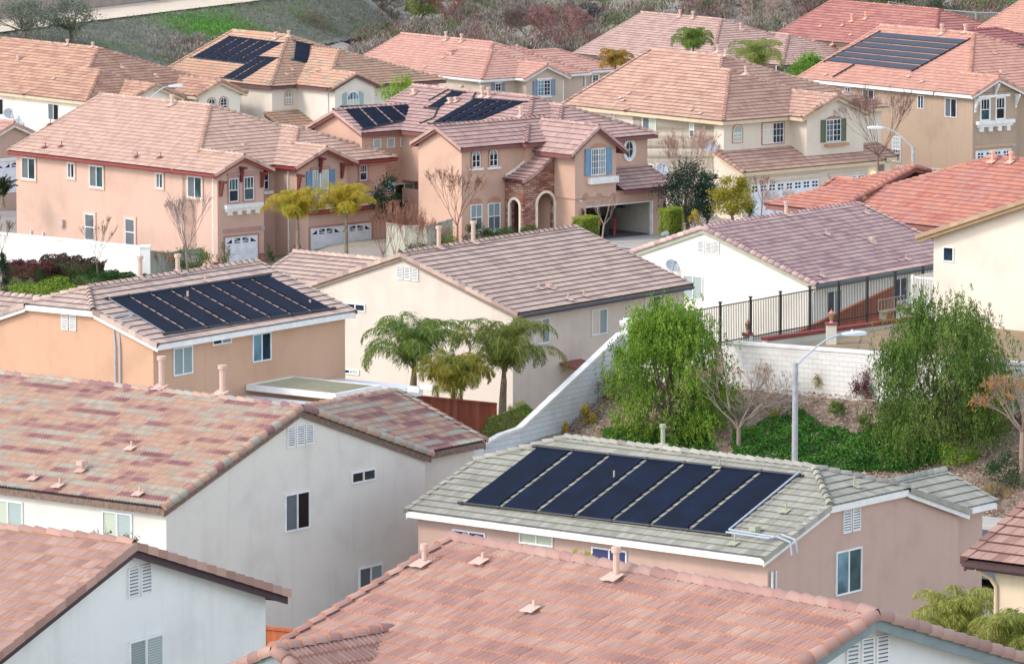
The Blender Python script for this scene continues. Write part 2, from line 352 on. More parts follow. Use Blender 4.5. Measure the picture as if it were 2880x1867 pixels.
class House:
    def __init__(s, name, label, px, py, sc_, yaw, hg, roofm, wall, fascia, prof=0, tw=.3, ch=.345, cat='house', amp=.03, rib=.15, buttc='#9b6045', z_off=0., cap=.115, soffit=None):
        s.P = at(px, py, FPX / sc_); s.y = math.radians(yaw); s.hg = hg; s.c, s.s = math.cos(s.y), math.sin(s.y)
        s.root = empty(name, (s.P.x, s.P.y, s.P.z - hg), s.y, label, cat)
        s.subs = []; s.roofm = roofm; s.wall = wall; s.fm = fascia; s.prof = prof; s.tw = tw; s.ch = ch; s.rib = rib; s.amp = amp
        s.butt = plain('tile_edge', buttc, .9); s.cap = cap; s.off = Vector((0, 0, hg)); s.sc = sc_
        s.soff = soffit or fascia
    def sub(s, *a, **k):
        k['idx'] = len(s.subs); q = Sub(*a, **k); s.subs.append(q); return q
    def ray(s, px, py):
        r = at(px, py, 1.0) - Vector((0, 0, CAMZ)); P = s.P - Vector((0, 0, CAMZ))
        f = lambda q: Vector((q.x * s.c + q.y * s.s, -q.x * s.s + q.y * s.c, q.z))
        return f(r), f(P)
    def loc(s, px, py, kind, val=0.):
        r, P = s.ray(px, py)
        if kind and kind in 'uvz': i = 'uvz'.index(kind); t = (val + P[i]) / r[i]
        else:
            a, b, c = val; t = (P.z - a * P.x - b * P.y + c) / (r.z - a * r.x - b * r.y)
        return r * t - P
    def part(s, name, bm, mats, parent=None, smooth=False):
        return objbm(name, bm, mats, parent or s.root, (0, 0, s.hg) if parent is None else (0, 0, 0), smooth)
    def covered(s, q, u, v, z, tol=.03, rk=False):
        for o in s.subs:
            if o is q: continue
            if rk:
                oz = o.z(u, v, -.3)
                if oz is not None and oz > z - .06: return True
            oz = o.z(u, v)
            if oz is not None and (oz > z + tol or (abs(oz - z) <= tol and o.idx > q.idx)): return True
        return False
    def build(s):
        bmr = bmesh.new(); bmr.loops.layers.uv.new('UVMap'); caps = []
        bmf = bmesh.new(); bms = bmesh.new(); walls = {}
        cap = s.cap
        for q in s.subs:
            u0, u1, v0, v1 = q.r
            def newcap(nm):
                b_ = bmesh.new(); caps.append((nm, b_)); return b_, b_.loops.layers.uv.new('UVMap')
            fcs = q.faces()
            for e, poly in fcs:
                tile_face(bmr, q, e, poly, s.prof, s.amp, s.tw, s.ch, .05, RNG.integers(0, 50) * 13, s.rib)
                a, b, c = q.pl[e]
                quad(bms, [(p[0], p[1], a * p[0] + b * p[1] + c - .05) for p in poly])
                # edges
                for i in range(len(poly)):
                    p, r = poly[i], poly[(i + 1) % len(poly)]
                    zp, zr = a * p[0] + b * p[1] + c, a * r[0] + b * r[1] + c
                    P0, P1 = Vector((p[0], p[1], zp)), Vector((r[0], r[1], zr)); L = (P1 - P0).length
                    if L < .05: continue
                    bs = None
                    for nm, k, x in (('W', 0, u0), ('E', 0, u1), ('S', 1, v0), ('N', 1, v1)):
                        if abs(p[k] - x) < 1e-4 and abs(r[k] - x) < 1e-4: bs = nm
                    if bs is None:      # ridge or hip
                        if any(f < e and abs((a2 * p[0] + b2 * p[1] + c2) - zp) < 1e-3 and abs((a2 * r[0] + b2 * r[1] + c2) - zr) < 1e-3 for f, (a2, b2, c2) in q.pl.items() if f != e): continue
                        if zr < zp: P0, P1 = P1, P0
                        m = max(1, round(L / .36)); dv = (P1 - P0) / m; dn = dv.normalized(); bmc, uvc = newcap('ridge_cap')
                        for j in range(m):
                            c0 = P0 + dv * j; cm = c0 + dv * .5
                            if s.covered(q, cm.x, cm.y, cm.z):
                                if len(bmc.verts): bmc, uvc = newcap('ridge_cap')
                                continue
                            cap_seg(bmc, uvc, c0 - dn * .04 + Vector((0, 0, .045)), c0 + dv + Vector((0, 0, .01)), cap * 1.08, cap * .88, 6, 0, uvr=int(RNG.integers(0, 400)))
                        continue
                    n = {'W': Vector((-1, 0, 0)), 'E': Vector((1, 0, 0)), 'S': Vector((0, -1, 0)), 'N': Vector((0, 1, 0))}[bs]
                    flat = abs(zp - zr) < 1e-3
                    if not flat:        # rake tiles
                        A0, A1 = (P1, P0) if zr < zp else (P0, P1)
                        m = max(1, round(L / .37)); dv = (A1 - A0) / m; dn = dv.normalized(); bmc, uvc = newcap('rake_tiles')
                        for j in range(m):
                            c0 = A0 + dv * j; cm = c0 + dv * .5
                            if s.covered(q, cm.x - n.x * .05, cm.y - n.y * .05, cm.z, rk=True):
                                if len(bmc.verts): bmc, uvc = newcap('rake_tiles')
                                continue
                            rv = int(RNG.integers(0, 400))
                            if s.prof:
                                cap_seg(bmc, uvc, c0 - dn * .05 + n * -.03 + Vector((0, 0, .035)), c0 + dv + n * -.03 + Vector((0, 0, .0)), .14, .125, 7, 0, up=(Vector((0, 0, 1)) + n * .75).normalized(), uvr=rv)
                            else:
                                lo = c0 - dn * .04 + Vector((0, 0, .075)); hi = c0 + dv + Vector((0, 0, .045))
                                vts = [bmc.verts.new(x) for x in (lo + n * .07, lo - n * .13, hi - n * .13, hi + n * .07, lo + n * .075 - Vector((0, 0, .19)), hi + n * .075 - Vector((0, 0, .17)), lo - n * .13 - Vector((0, 0, .06)))]
                                for ix, mi in (((0, 1, 2, 3), 0), ((4, 0, 3, 5), 0), ((4, 6, 1, 0), 1)):
                                    f = bmc.faces.new([vts[t] for t in ix]); f.material_index = mi
                                    for lp in f.loops: lp[uvc].uv = (rv + .5, rv * 3.7 + .5)
                    if q.fasc:          # fascia or barge board, in runs not buried by another roof
                        m = max(1, int(L / .25)); run = None; dv = (P1 - P0) / m
                        for j in range(m + 1):
                            ok = False
                            if j < m:
                                cm = P0 + dv * (j + .5); ok = not s.covered(q, cm.x - n.x * .02, cm.y - n.y * .02, cm.z, .02, rk=not flat)
                            if ok and run is None: run = j
                            if not ok and run is not None:
                                Q0, Q1 = P0 + dv * run, P0 + dv * j; dd = (Q1 - Q0).normalized() * .003
                                off = n * (.012 if flat else 0.); H = .2
                                top = -.025 if flat else -.075
                                box(bmf, Q0 + dd + off + Vector((0, 0, top - H)) - n * .04, (Q1 - dd) - (Q0 + dd), n * .04, (0, 0, H))
                                if flat and s.gut:
                                    box(bmf, Q0 + dd + off + Vector((0, 0, top - .13)), (Q1 - dd) - (Q0 + dd), n * .09, (0, 0, .11))
                                run = None
            if q.walls:
                o, k = q.over + q.idx * .004, q.rake + q.idx * .004
                ins = {e: (o if (e in q.pl and (q.zc.get(e, q.z0) - q.z0) < .1) else k) for e in SIDES}
                rr = (u0 + ins['W'], u1 - ins['E'], v0 + ins['S'], v1 - ins['N'])
                bw = walls.setdefault(q.wmat or s.wall, bmesh.new()); zb = (-s.hg - .6) if q.zb is None else q.zb
                for e, poly in q.faces(rr):
                    a, b, c = q.pl[e]
                    top = [Vector((p[0], p[1], a * p[0] + b * p[1] + c - .09)) for p in poly]
                    quad(bw, top)
                    for i in range(len(poly)):
                        p, r = top[i], top[(i + 1) % len(poly)]
                        if any(abs(p[t] - x) < 1e-4 and abs(r[t] - x) < 1e-4 for t, x in ((0, rr[0]), (0, rr[1]), (1, rr[2]), (1, rr[3]))):
                            quad(bw, [p, r, (r.x, r.y, zb), (p.x, p.y, zb)])
                quad(bw, [(rr[0], rr[2], zb), (rr[1], rr[2], zb), (rr[1], rr[3], zb), (rr[0], rr[3], zb)])
        s.roof = s.part('roof', bmr, [s.roofm, s.butt])
        for nm, bmc in caps:
            if len(bmc.verts): s.part(nm, bmc, [s.roofm, s.butt], s.roof)
            else: bmc.free()
        s.part('soffit', bms, s.soff, s.roof)
        s.part('fascia', bmf, s.fm)
        for mt, bw in walls.items():
            bmesh.ops.recalc_face_normals(bw, faces=bw.faces[:]); s.part('wall', bw, mt)
        return s
    gut = False
    # ---- things on the walls
    def wf(s, face, pc):
        """wall frame: origin, right, outward"""
        if face == 'S': return Vector((0, pc, 0)), Vector((1, 0, 0)), Vector((0, -1, 0))
        return Vector((pc, 0, 0)), Vector((0, -1, 0)), Vector((-1, 0, 0))
    def rect(s, face, pc, cx, cy, dx, dy):
        k, i, sg = ('v', 0, 1) if face == 'S' else ('u', 1, -1)
        a = s.loc(cx - dx / 2, cy, k, pc)[i] * sg; b = s.loc(cx + dx / 2, cy, k, pc)[i] * sg
        zc = s.loc(cx, cy, k, pc).z; h = abs(s.loc(cx, cy - dy / 2, k, pc).z - s.loc(cx, cy + dy / 2, k, pc).z)
        return (a + b) / 2, zc, abs(b - a), h
    def wbox(s, bm, F, t0, t1, z0, z1, n0, n1, mi=0):
        O, R, N = F; box(bm, O + R * t0 + N * n0 + Vector((0, 0, z0)), R * (t1 - t0), N * (n1 - n0), (0, 0, z1 - z0), mi)
    def window(s, face, pc, cx, cy, dx, dy, sash='sb', split='v', grid=(0, 0), arch=0, trim=None, sill=None, shut=None, head=None, fr=.05, corb=0, frame=None, gtop=False, shm=None, dep=.03):
        F = s.wf(face, pc); t, z, w_, h = s.rect(face, pc, cx, cy, dx, dy); t0, t1, z0, z1 = t - w_ / 2, t + w_ / 2, z - h / 2, z + h / 2
        frame = frame or VINYL
        bf = bmesh.new(); O, R, N = F
        def P(tt, zz, nn): return O + R * tt + N * nn + Vector((0, 0, zz))
        def outline(g):   # outline shrunk by g
            if arch == 2:
                return [(t + (w_ / 2 - g) * math.cos(x), z + (h / 2 - g) * math.sin(x)) for x in np.linspace(0, 2 * math.pi, 24, endpoint=False)]
            if arch == 1:
                r = w_ / 2 - g; zs = z1 - w_ / 2
                return [(t0 + g, z0 + g), (t1 - g, z0 + g)] + [(t + r * math.cos(x), zs + r * math.sin(x)) for x in np.linspace(0, math.pi, 12)]
            return [(t0 + g, z0 + g), (t1 - g, z0 + g), (t1 - g, z1 - g), (t0 + g, z1 - g)]
        def ring(bm, g0, g1, n0, n1, mi=0):
            a, b = outline(g0), outline(g1); m = len(a)
            for i in range(m):
                j = (i + 1) % m
                quad(bm, [P(*a[i], n1), P(*a[j], n1), P(*b[j], n1), P(*b[i], n1)], mi)
                quad(bm, [P(*a[i], n0), P(*a[j], n0), P(*a[j], n1), P(*a[i], n1)], mi)
                quad(bm, [P(*b[j], n0), P(*b[i], n0), P(*b[i], n1), P(*b[j], n1)], mi)
        ring(bf, 0, fr, 0, dep + .02)
        if split == 'v' and not arch == 2: s.wbox(bf, F, t - fr * .5, t + fr * .5, z0 + fr, (z1 - fr) if arch == 0 else z1 - w_ * .12, .004, dep + .015)
        if split == 'h': s.wbox(bf, F, t0 + fr, t1 - fr, z - fr * .5, z + fr * .5, .004, dep + .015)
        gx, gy = grid
        zg0 = z0 + fr if not gtop else z + fr * .5
        for i in range(1, gx):
            tt = t0 + (t1 - t0) * i / gx
            if abs(tt - t) < .02 and split == 'v': continue
            hh = z1 - fr
            if arch: hh = (z1 - w_ / 2 + math.sqrt(max(0, (w_ / 2) ** 2 - (tt - t) ** 2)) - fr) if arch == 1 else z + h / 2 * math.sqrt(max(0, 1 - ((tt - t) / (w_ / 2)) ** 2)) - fr
            lo = zg0 if arch != 2 else 2 * z - hh
            s.wbox(bf, F, tt - .014, tt + .014, lo, hh, .004, dep + .004)
        for i in range(1, gy):
            zz = zg0 + (z1 - zg0) * i / gy
            if arch == 1 and zz > z1 - w_ / 2: continue
            s.wbox(bf, F, t0 + fr, t1 - fr, zz - .014, zz + .014, .004, dep + .003)
        wo = s.part('window', bf, frame)
        # panes
        codes = {'s': plain('insect_screen', '#5c6468', .6), 'b': blind_mat('#8fa0a0'), 'w': blind_mat('#a9b8b4'), 'd': glass_mat('#0e1a22'), 't': glass_mat('#2c4a4c'), 'k': glass_mat('#05080c'),
                 'g': blind_mat('#bfc8b4'), 'n': plain('navy_shade', '#31386a', .6), 'l': glass_mat('#5f7f8c'), 'c': plain('curtain', '#8d9a92', .7, scale=9., var=.2), 'x': glass_mat('#203040')}
        cm = [codes[c] for c in sash]; bp = bmesh.new(); m = len(sash)
        if arch:
            pts = outline(fr * .5); quad(bp, [P(a, b, dep * .4) for a, b in pts], 0)
            if m > 1:
                zz = z1 - w_ / 2 if arch == 1 else z
                quad(bp, [P(t0 + fr * .6, z0 + fr * .6, dep * .4 + .004), P(t1 - fr * .6, z0 + fr * .6, dep * .4 + .004), P(t1 - fr * .6, zz, dep * .4 + .004), P(t0 + fr * .6, zz, dep * .4 + .004)], 1)
        else:
            for i in range(m):
                if split == 'h': a = (t0 + .01, t1 - .01, z1 - (z1 - z0) * (i + 1) / m, z1 - (z1 - z0) * i / m)
                else: a = (t0 + (t1 - t0) * i / m, t0 + (t1 - t0) * (i + 1) / m, z0 + .01, z1 - .01)
                dp = dep * .3 if (i % 2 == 0) else dep * .55
                quad(bp, [P(a[0], a[2], dp), P(a[1], a[2], dp), P(a[1], a[3], dp), P(a[0], a[3], dp)], i)
        s.part('pane', bp, cm, wo)
        if trim:     # raised stucco surround
            tm, tw_ = trim; bt = bmesh.new()
            ring(bt, -tw_, -.002, 0, dep + .035)
            s.part('window_trim', bt, tm, wo)
        if head:
            hm, over, hh = head; bt = bmesh.new(); s.wbox(bt, F, t0 - over, t1 + over, z1 + .03, z1 + .03 + hh, 0, .09); s.part('window_header', bt, hm, wo)
        if sill:
            sm, over, hh, dp = sill; bt = bmesh.new(); s.wbox(bt, F, t0 - over, t1 + over, z0 - .03 - hh, z0 - .03, 0, dp)
            if corb:
                s.wbox(bt, F, t0 - over + .06, t1 + over - .06, z0 - .03 - hh - .1, z0 - .033 - hh, 0, dp * .75)
                for i in range(corb):
                    tt = t0 - over + .25 + (t1 - t0 + 2 * over - .5) * i / max(1, corb - 1)
                    s.wbox(bt, F, tt - .09, tt + .09, z0 - .13 - hh - .16, z0 - .133 - hh, 0, dp * .7); s.wbox(bt, F, tt - .08, tt + .08, z0 - .13 - hh - .28, z0 - .13 - hh - .163, 0, dp * .45)
            s.part('sill', bt, sm, wo)
        if shut:
            mt, sw = shut; sty = 1 if arch else 0
            for sd_ in (-1, 1):
                bt = bmesh.new(); x0 = t0 - sw - .03 if sd_ < 0 else t1 + .03; x1 = x0 + sw
                if sty:   # board and batten shutter with curved top
                    pts = [(x0, z0), (x1, z0)]
                    for i in range(7):
                        x = x1 - (x1 - x0) * i / 6; q = abs((x - (x0 if sd_ > 0 else x1)) / sw)
                        pts.append((x, z1 + .02 - .3 * (w_ / 2) * (q if sd_ > 0 else q) ** 1.2 + .0))
                    nn = len(pts); a = [bt.verts.new(P(*p, .06)) for p in pts]; bt.faces.new(a)
                    b2 = [bt.verts.new(P(*p, 0)) for p in pts]
                    for i in range(nn): bt.faces.new((a[i], b2[i], b2[(i + 1) % nn], a[(i + 1) % nn]))
                    for zz in (z0 + h * .15, z0 + h * .78): s.wbox(bt, F, x0, x1, zz, zz + .09, .06, .085)
                    for i in (1, 2): s.wbox(bt, F, x0 + sw * i / 3 - .008, x0 + sw * i / 3 + .008, z0 + .02, z1 - .3, .055, .07)
                else:
                    s.wbox(bt, F, x0, x1, z0, z1, 0, .05)
                    for za, zb_ in ((z0, z0 + .07), (z0 + h * .56, z0 + h * .56 + .07), (z1 - .07, z1)): s.wbox(bt, F, x0, x1, za, zb_, .05, .075)
                    for xa in (x0, x1 - .06): s.wbox(bt, F, xa, xa + .06, z0 + .07, z1 - .07, .05, .073)
                s.part('shutter', bt, mt)
        return t, z, w_, h
    def gvent(s, face, pc, cx, cy, dx, dy, n=2, mat=None):
        F = s.wf(face, pc); t, z, w_, h = s.rect(face, pc, cx, cy, dx, dy); mat = mat or WHITE
        bw = (w_ - .08 * (n - 1)) / n
        for i in range(n):
            bt = bmesh.new(); a = t - w_ / 2 + i * (bw + .08); m = 8; O, R, N = F
            s.wbox(bt, F, a, a + .03, z - h / 2, z + h / 2, 0, .05); s.wbox(bt, F, a + bw - .03, a + bw, z - h / 2, z + h / 2, 0, .05)
            s.wbox(bt, F, a + .03, a + bw - .03, z + h / 2 - .03, z + h / 2, 0, .048); s.wbox(bt, F, a + .03, a + bw - .03, z - h / 2, z - h / 2 + .03, 0, .048)
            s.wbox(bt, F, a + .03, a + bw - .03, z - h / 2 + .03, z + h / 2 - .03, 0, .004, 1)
            for j in range(m):
                zz = z - h / 2 + .03 + (h - .06) * j / m; hh = (h - .06) / m
                quad(bt, [O + R * (a + .03) + N * .055 + Vector((0, 0, zz + hh * .1)), O + R * (a + bw - .03) + N * .055 + Vector((0, 0, zz + hh * .1)),
                          O + R * (a + bw - .03) + N * .012 + Vector((0, 0, zz + hh * .85)), O + R * (a + .03) + N * .012 + Vector((0, 0, zz + hh * .85))])
                s.wbox(bt, F, a + .03, a + bw - .03, zz + hh * .72, zz + hh * 1.0, .03, .046, 1)  # grey strip: the gap and the shade under each slat, painted in
            s.part('gable_vent', bt, [mat, plain('louvre_gap_shade', '#6d7680', .8)])
    def garage(s, face, pc, cx, cy, dx, dy, kind='quad', n=4, trim=None, mat=None):
        F = s.wf(face, pc); t, z, w_, h = s.rect(face, pc, cx, cy, dx, dy); t0, t1, z0, z1 = t - w_ / 2, t + w_ / 2, z - h / 2, z + h / 2
        bt = bmesh.new(); O, R, N = F; rows = 4; rh = h / rows
        for k in range(rows):
            s.wbox(bt, F, t0, t1, z0 + k * rh, z0 + (k + 1) * rh - .02, 0, .03)
            if k < rows - 1:
                m = max(2, round(w_ / 1.2)) * 2
                for i in range(m):
                    a = t0 + w_ * (i + .08) / m; b = t0 + w_ * (i + .92) / m
                    s.wbox(bt, F, a, b, z0 + k * rh + .1, z0 + (k + 1) * rh - .12, .03, .042)
        s.wbox(bt, F, t0, t1, z0, z1, 0, .012)
        go = s.part('garage_door', bt, mat or plain('garage_white', '#dfe3e8', .5))
        pm = glass_mat('#101a2c')
        for i in range(n):
            bp = bmesh.new(); a = t0 + w_ * (i + .5) / n; hw = min(.28, w_ / n * .36); zc = z1 - rh * .5
            def tri(pts): quad(bp, [O + R * p[0] + N * .034 + Vector((0, 0, p[1])) for p in pts])
            if kind == 'quad':
                for q in (-1, 1):
                    for r in (-1, 1):
                        x, y = a + q * hw * .5, zc + r * .1
                        tri([(x - hw * .36, y - .065), (x + hw * .36, y - .065), (x + hw * .36, y + .065), (x - hw * .36, y + .065)])
            else:   # sunburst lights radiating from the middle of each pair
                cxx = t0 + w_ * (math.floor(i / 4) * 4 + 2) / n if n >= 4 else t; zc0 = zc - .2; x0, x1 = a - hw, a + hw
                def y_at(x, f): return zc0 + .04 + (zc + .16 - zc0) * f * (1 - .5 * (abs(x - cxx) / (w_ * 2 / n)) ** 2)
                edge = abs(a - cxx) > w_ / n
                if edge:
                    sgn = 1 if a > cxx else -1; xi, xo = a - sgn * hw, a + sgn * hw
                    tri([(xi, zc - .12), (xo, zc - .12), (xi, zc + .1)])
                    tri([(xi, zc + .13), (xi + sgn * .02, zc + .13), (xi + sgn * hw * .8, zc + .0), (xi + sgn * hw * .8, zc + .03)])
                else:
                    sgn = 1 if a > cxx else -1; xi, xo = a - sgn * hw, a + sgn * hw
                    tri([(xi, zc - .02), (xo, zc + .12), (xi, zc + .15)]); tri([(xi, zc - .06), (xo, zc - .02), (xo, zc + .08)]); tri([(xi, zc - .13), (xo, zc - .13), (xo, zc - .06), (xi, zc - .1)])
            s.part('window_pane', bp, pm, go)
        if trim:
            tm, tw_ = trim; bt = bmesh.new()
            s.wbox(bt, F, t0 - tw_, t0 - .004, z0, z1, 0, .06); s.wbox(bt, F, t1 + .004, t1 + tw_, z0, z1, 0, .06); s.wbox(bt, F, t0 - tw_, t1 + tw_, z1 + .004, z1 + tw_, 0, .058)
            s.part('garage_trim', bt, tm)
        return t, z, w_, h
    def band(s, face, pc, cx, cy, dx, dy, mat, dep=.1, name='trim_band'):
        F = s.wf(face, pc); t, z, w_, h = s.rect(face, pc, cx, cy, dx, dy); bt = bmesh.new()
        s.wbox(bt, F, t - w_ / 2, t + w_ / 2, z - h / 2, z + h / 2, 0, dep); return s.part(name, bt, mat)
    # ---- things on the roof
    def rpt(s, px, py, e, q=0):
        sub = s.subs[q]; return s.loc(px, py, '', sub.pl[e])
    def vent(s, px, py, e, h=.35, r=.035, q=0, kind='thin', mat=None):
        p = s.rpt(px, py, e, q); a, b, c = s.subs[q].pl[e]; m = mat or s.ventm
        nrm = Vector((-a, -b, 1)).normalized(); bt = bmesh.new()
        tube(bt, p, p + Vector((0, 0, h)), r, r, 10)
        if kind == 'flue':
            tube(bt, p + Vector((0, 0, h)), p + Vector((0, 0, h + .12)), r * 1.45, r * 1.45, 12); tube(bt, p + Vector((0, 0, .1)), p + Vector((0, 0, .16)), r * 1.4, r * 1.15, 12)
            tube(bt, p - Vector((0, 0, .05)), p + Vector((0, 0, .16)), r * 2.2, r * 1.15, 12)
        elif kind == 'hood':
            tube(bt, p + Vector((0, 0, 0)), p + Vector((0, 0, h)), r * 1.8, r * 1.8, 10)
            d = Vector((.5, -.8, 0)); box(bt, p + Vector((-.14, -.1, h)), (.28, 0, 0), (0, .24, 0), (0, 0, .14))
        else: tube(bt, p, p + Vector((0, 0, .09)), r * 2.1, r * 1.2, 10)
        vo = s.part('vent_pipe' if kind != 'flue' else 'flue_pipe', bt, m)
        bt = bmesh.new(); w_ = .13 + r; ax = Vector((b, -a, 0)).normalized(); ay = nrm.cross(ax)
        if ay.z < 0: ay = -ay
        pts = [(-w_, -w_ * 1.3), (-w_ * .4, -w_ * 1.45), (w_ * .3, -w_ * 1.25), (w_, -w_ * 1.35), (w_, w_ * .5), (-w_, w_ * .5)]
        quad(bt, [p + nrm * (.1 + (s.amp if s.prof else 0)) + ax * x + ay * y for x, y in pts]); s.part('flashing', bt, m, vo)
    ventm = plain('pink_metal', '#c9ab9c', .6)
    def solar(s, pts, e, n, q=0, gap=.2, pipe=None, lift=.1, rows=False, bot=None):
        """panels between four pixel corners TL TR BR BL on roof plane e"""
        P = [s.rpt(x, y, e, q) for x, y in pts]; a, b, c = s.subs[q].pl[e]; N = Vector((-a, -b, 1)).normalized() * lift
        TL, TR, BR, BL = P; pipe = pipe or DARKP
        if rows: TL, TR, BR, BL = TR, BR, BL, TL
        L = (TR - TL).length; g = gap / L
        for i in range(n):
            f0, f1 = i / n + g / 2, (i + 1) / n - g / 2; bt = bmesh.new(); uv = bt.loops.layers.uv.new('UVMap')
            c4 = [TL.lerp(TR, f0), TL.lerp(TR, f1), BL.lerp(BR, f1), BL.lerp(BR, f0)]
            m = 10; rowsv = []
            for k in range(m + 1):
                f = k / m; sag = N * (1 + .05 * math.sin(k * 1.7 + i))
                A, B = c4[0].lerp(c4[3], f), c4[1].lerp(c4[2], f); rowsv.append((A + sag, B + sag, A + N * .6, B + N * .6, f))
            W_ = (c4[1] - c4[0]).length; H_ = (c4[3] - c4[0]).length
            for r0, r1 in zip(rowsv[:-1], rowsv[1:]):
                f = quad(bt, [r0[0], r0[1], r1[1], r1[0]])
                for lp, (x, y) in zip(f.loops, ((0, r0[4]), (1, r0[4]), (1, r1[4]), (0, r1[4]))): lp[uv].uv = (x * W_ + i * 3.1, y * H_)
                quad(bt, [r0[0], r1[0], r1[2], r0[2]]); quad(bt, [r0[1], r1[1], r1[3], r0[3]])
            quad(bt, [rowsv[-1][0], rowsv[-1][1], rowsv[-1][3], rowsv[-1][2]]); quad(bt, [rowsv[0][0], rowsv[0][1], rowsv[0][3], rowsv[0][2]])
            s.part('solar_panel', bt, SOLAR)
        for A, B in ((TL, TR), (BL, BR)):
            bt = bmesh.new(); d = (B - A).normalized(); tube(bt, A + N * .9 - d * .15, B + N * .9 + d * .15, .04, .04, 8)
            for i in range(n + 1):
                x = A.lerp(B, i / n) + N * .9; tube(bt, x - d * .05, x + d * .05, .055, .055, 8)
            s.part('header_pipe', bt, pipe)
    def pipe(s, pts, r=.035, mat=None, name='pipe'):
        bt = bmesh.new(); path_tube(bt, pts, r, 8); return s.part(name, bt, mat or VINYL)
    def dish(s, face, pc, cx, cy, r=.3, aim=(-.5, -.8, .5), z=0):
        k = 'v' if face == 'S' else 'u'; p = s.loc(cx, cy, k, pc); O, R, N = s.wf(face, pc); p = p + N * .25
        bt = bmesh.new(); ax = Vector(aim).normalized(); a = ax.orthogonal().normalized(); b = ax.cross(a)
        ring_ = []; m = 20
        for j, (rr, dd) in enumerate(((0.0, 0), (.5, .03), (1, .11))):
            ring_.append([bt.verts.new(p + (a * math.cos(2 * math.pi * i / m) * .9 + b * math.sin(2 * math.pi * i / m)) * rr * r + ax * dd * r * 2) for i in range(m)] if rr else [bt.verts.new(p)])
        for i in range(m):
            bt.faces.new((ring_[0][0], ring_[1][i], ring_[1][(i + 1) % m])); bt.faces.new((ring_[1][i], ring_[2][i], ring_[2][(i + 1) % m], ring_[1][(i + 1) % m]))
        do = s.part('satellite_dish', bt, plain('dish_grey', '#aeb8c4', .4), smooth=True)
        bt = bmesh.new(); tube(bt, p - ax * .02, p - N * .25 - Vector((0, 0, .15)), .025, .025, 6)
        tube(bt, p - Vector((0, 0, r)), p + ax * r * 1.5, .015, .015, 6); box(bt, p + ax * r * 1.5 - Vector((.05, .05, .04)), (.1, 0, 0), (0, .1, 0), (0, 0, .08)); s.part('dish_arm', bt, plain('steel', '#6d7680', .4), do)
# ================================================================ houses
T = tiles
def hz(p, u): return p * u
def std(px, py): return None
# ---- house with patchwork barrel tiles, left foreground
H8 = House('house', 'grey-walled two-storey house with patchwork barrel tiles of mauve, cream and sage', 462, 1429, 93, 53.3, 5.2,
    T('patchwork_tile', ['#804a56', '#925e68', '#a67876', '#b88f7a', '#b5937e', '#9c9b91', '#a6a599', '#a87d77'], [0, .26, .36, .44, .56, .62, .78, 1], patch=1.1, lin=(.13, .8), single=.2), stucco('#d8d3c9'), plain('weathered_board', '#7d685c', .85, scale=8., var=.2), prof=6, buttc='#a8826a', ch=.3, rib=.125, amp=.042)
H8.sub(0, 13.25, 0, 17, .345, 'WE', over=.2, rake=.1)
H8.sub(9.35, 16.55, .3, 7.7, .36, 'SN', over=.35, rake=.12)
H8.build(); w_ = .1
H8.window('S', w_, 835, 1437, 70, 106, 'sk'); H8.window('S', w_, 1021, 1338, 68, 33, 'dx'); H8.window('S', w_, 1041.7, 1632, 67, 84, 'sb')
H8.window('W', .2, 331, 1487, 84, 95, 'gw'); H8.window('W', .2, 24, 1454, 84, 95, 'gw')
H8.gvent('S', w_, 842.7, 1225, 73, 58, 3)
for x, y, k in ((98, 1352, 'thin'), (168, 1373, 'thin'), (393, 1396, 'thin'), (370, 1268, 'thin'), (232, 1330, 'hood')): H8.vent(x, y, 'W', h=.32 if k == 'thin' else .25, r=.035, kind=k)
H8.vent(455, 1095, 'W', h=.95, r=.1, kind='flue'); H8.vent(626, 1112, 'W', h=.85, r=.1, kind='flue')
# ---- bottom left corner house
H9 = House('house', 'bottom left house with salmon flat tiles, dark barge boards and white gable wall', 378.5, 1530, 135, 57.8, 8.2,
    T('salmon_flat_tile', ['#9a685d', '#ab7a6d', '#bb8f80', '#a67469'], patch=.9, single=.7, joint=.3), stucco('#e2e4e0'), plain('dark_board', '#3f2c33', .7), prof=0, ch=.37, buttc='#a5806a')
H9.sub(-5.6, 5.6, 0, 12, .333, 'WE', z0=-1.865, over=.45, rake=.28)
H9.build(); H9.gvent('S', .28, 390, 1634, 66, 85, 2); H9.window('S', .28, 408.6, 1856, 97, 132, 'bw')
# ---- bottom centre house
H10 = House('house', 'bottom foreground house with a broad rose-pink barrel-tile roof and louvred white gable', 2466, 1730, 150, 44, 7.6,
    T('rose_barrel_tile', ['#91605f', '#a06f6a', '#ab7d73', '#b38a7e', '#a07570'], patch=.9, lin=(.22, .8), single=.3), stucco('#dcdedb'), plain('blue_grey_board', '#7d8a8a', .7), prof=6, buttc='#a87862', amp=.045, tw=.3, cap=.14, ch=.395, rib=.125)
H10.sub(-6.3, 6.3, 0, 11.6, .335, 'WE', z0=-2.11, over=.4, rake=.35)
H10.sub(-6.45, -3.0, 8.25, 11.3, .45, 'SN', z0=-1.86, over=.2, rake=.2)
H10.build(); H10.gvent('S', .35, 2437, 1842, 118, 100, 3)
for x, y, h, r, k in ((1193, 1596, .37, .055, 'flue'), (1358, 1590, .27, .036, 'thin'), (1733, 1634, .57, .065, 'flue'), (1502, 1724, .26, .04, 'thin')): H10.vent(x, y, 'W', h=h, r=r, kind=k)
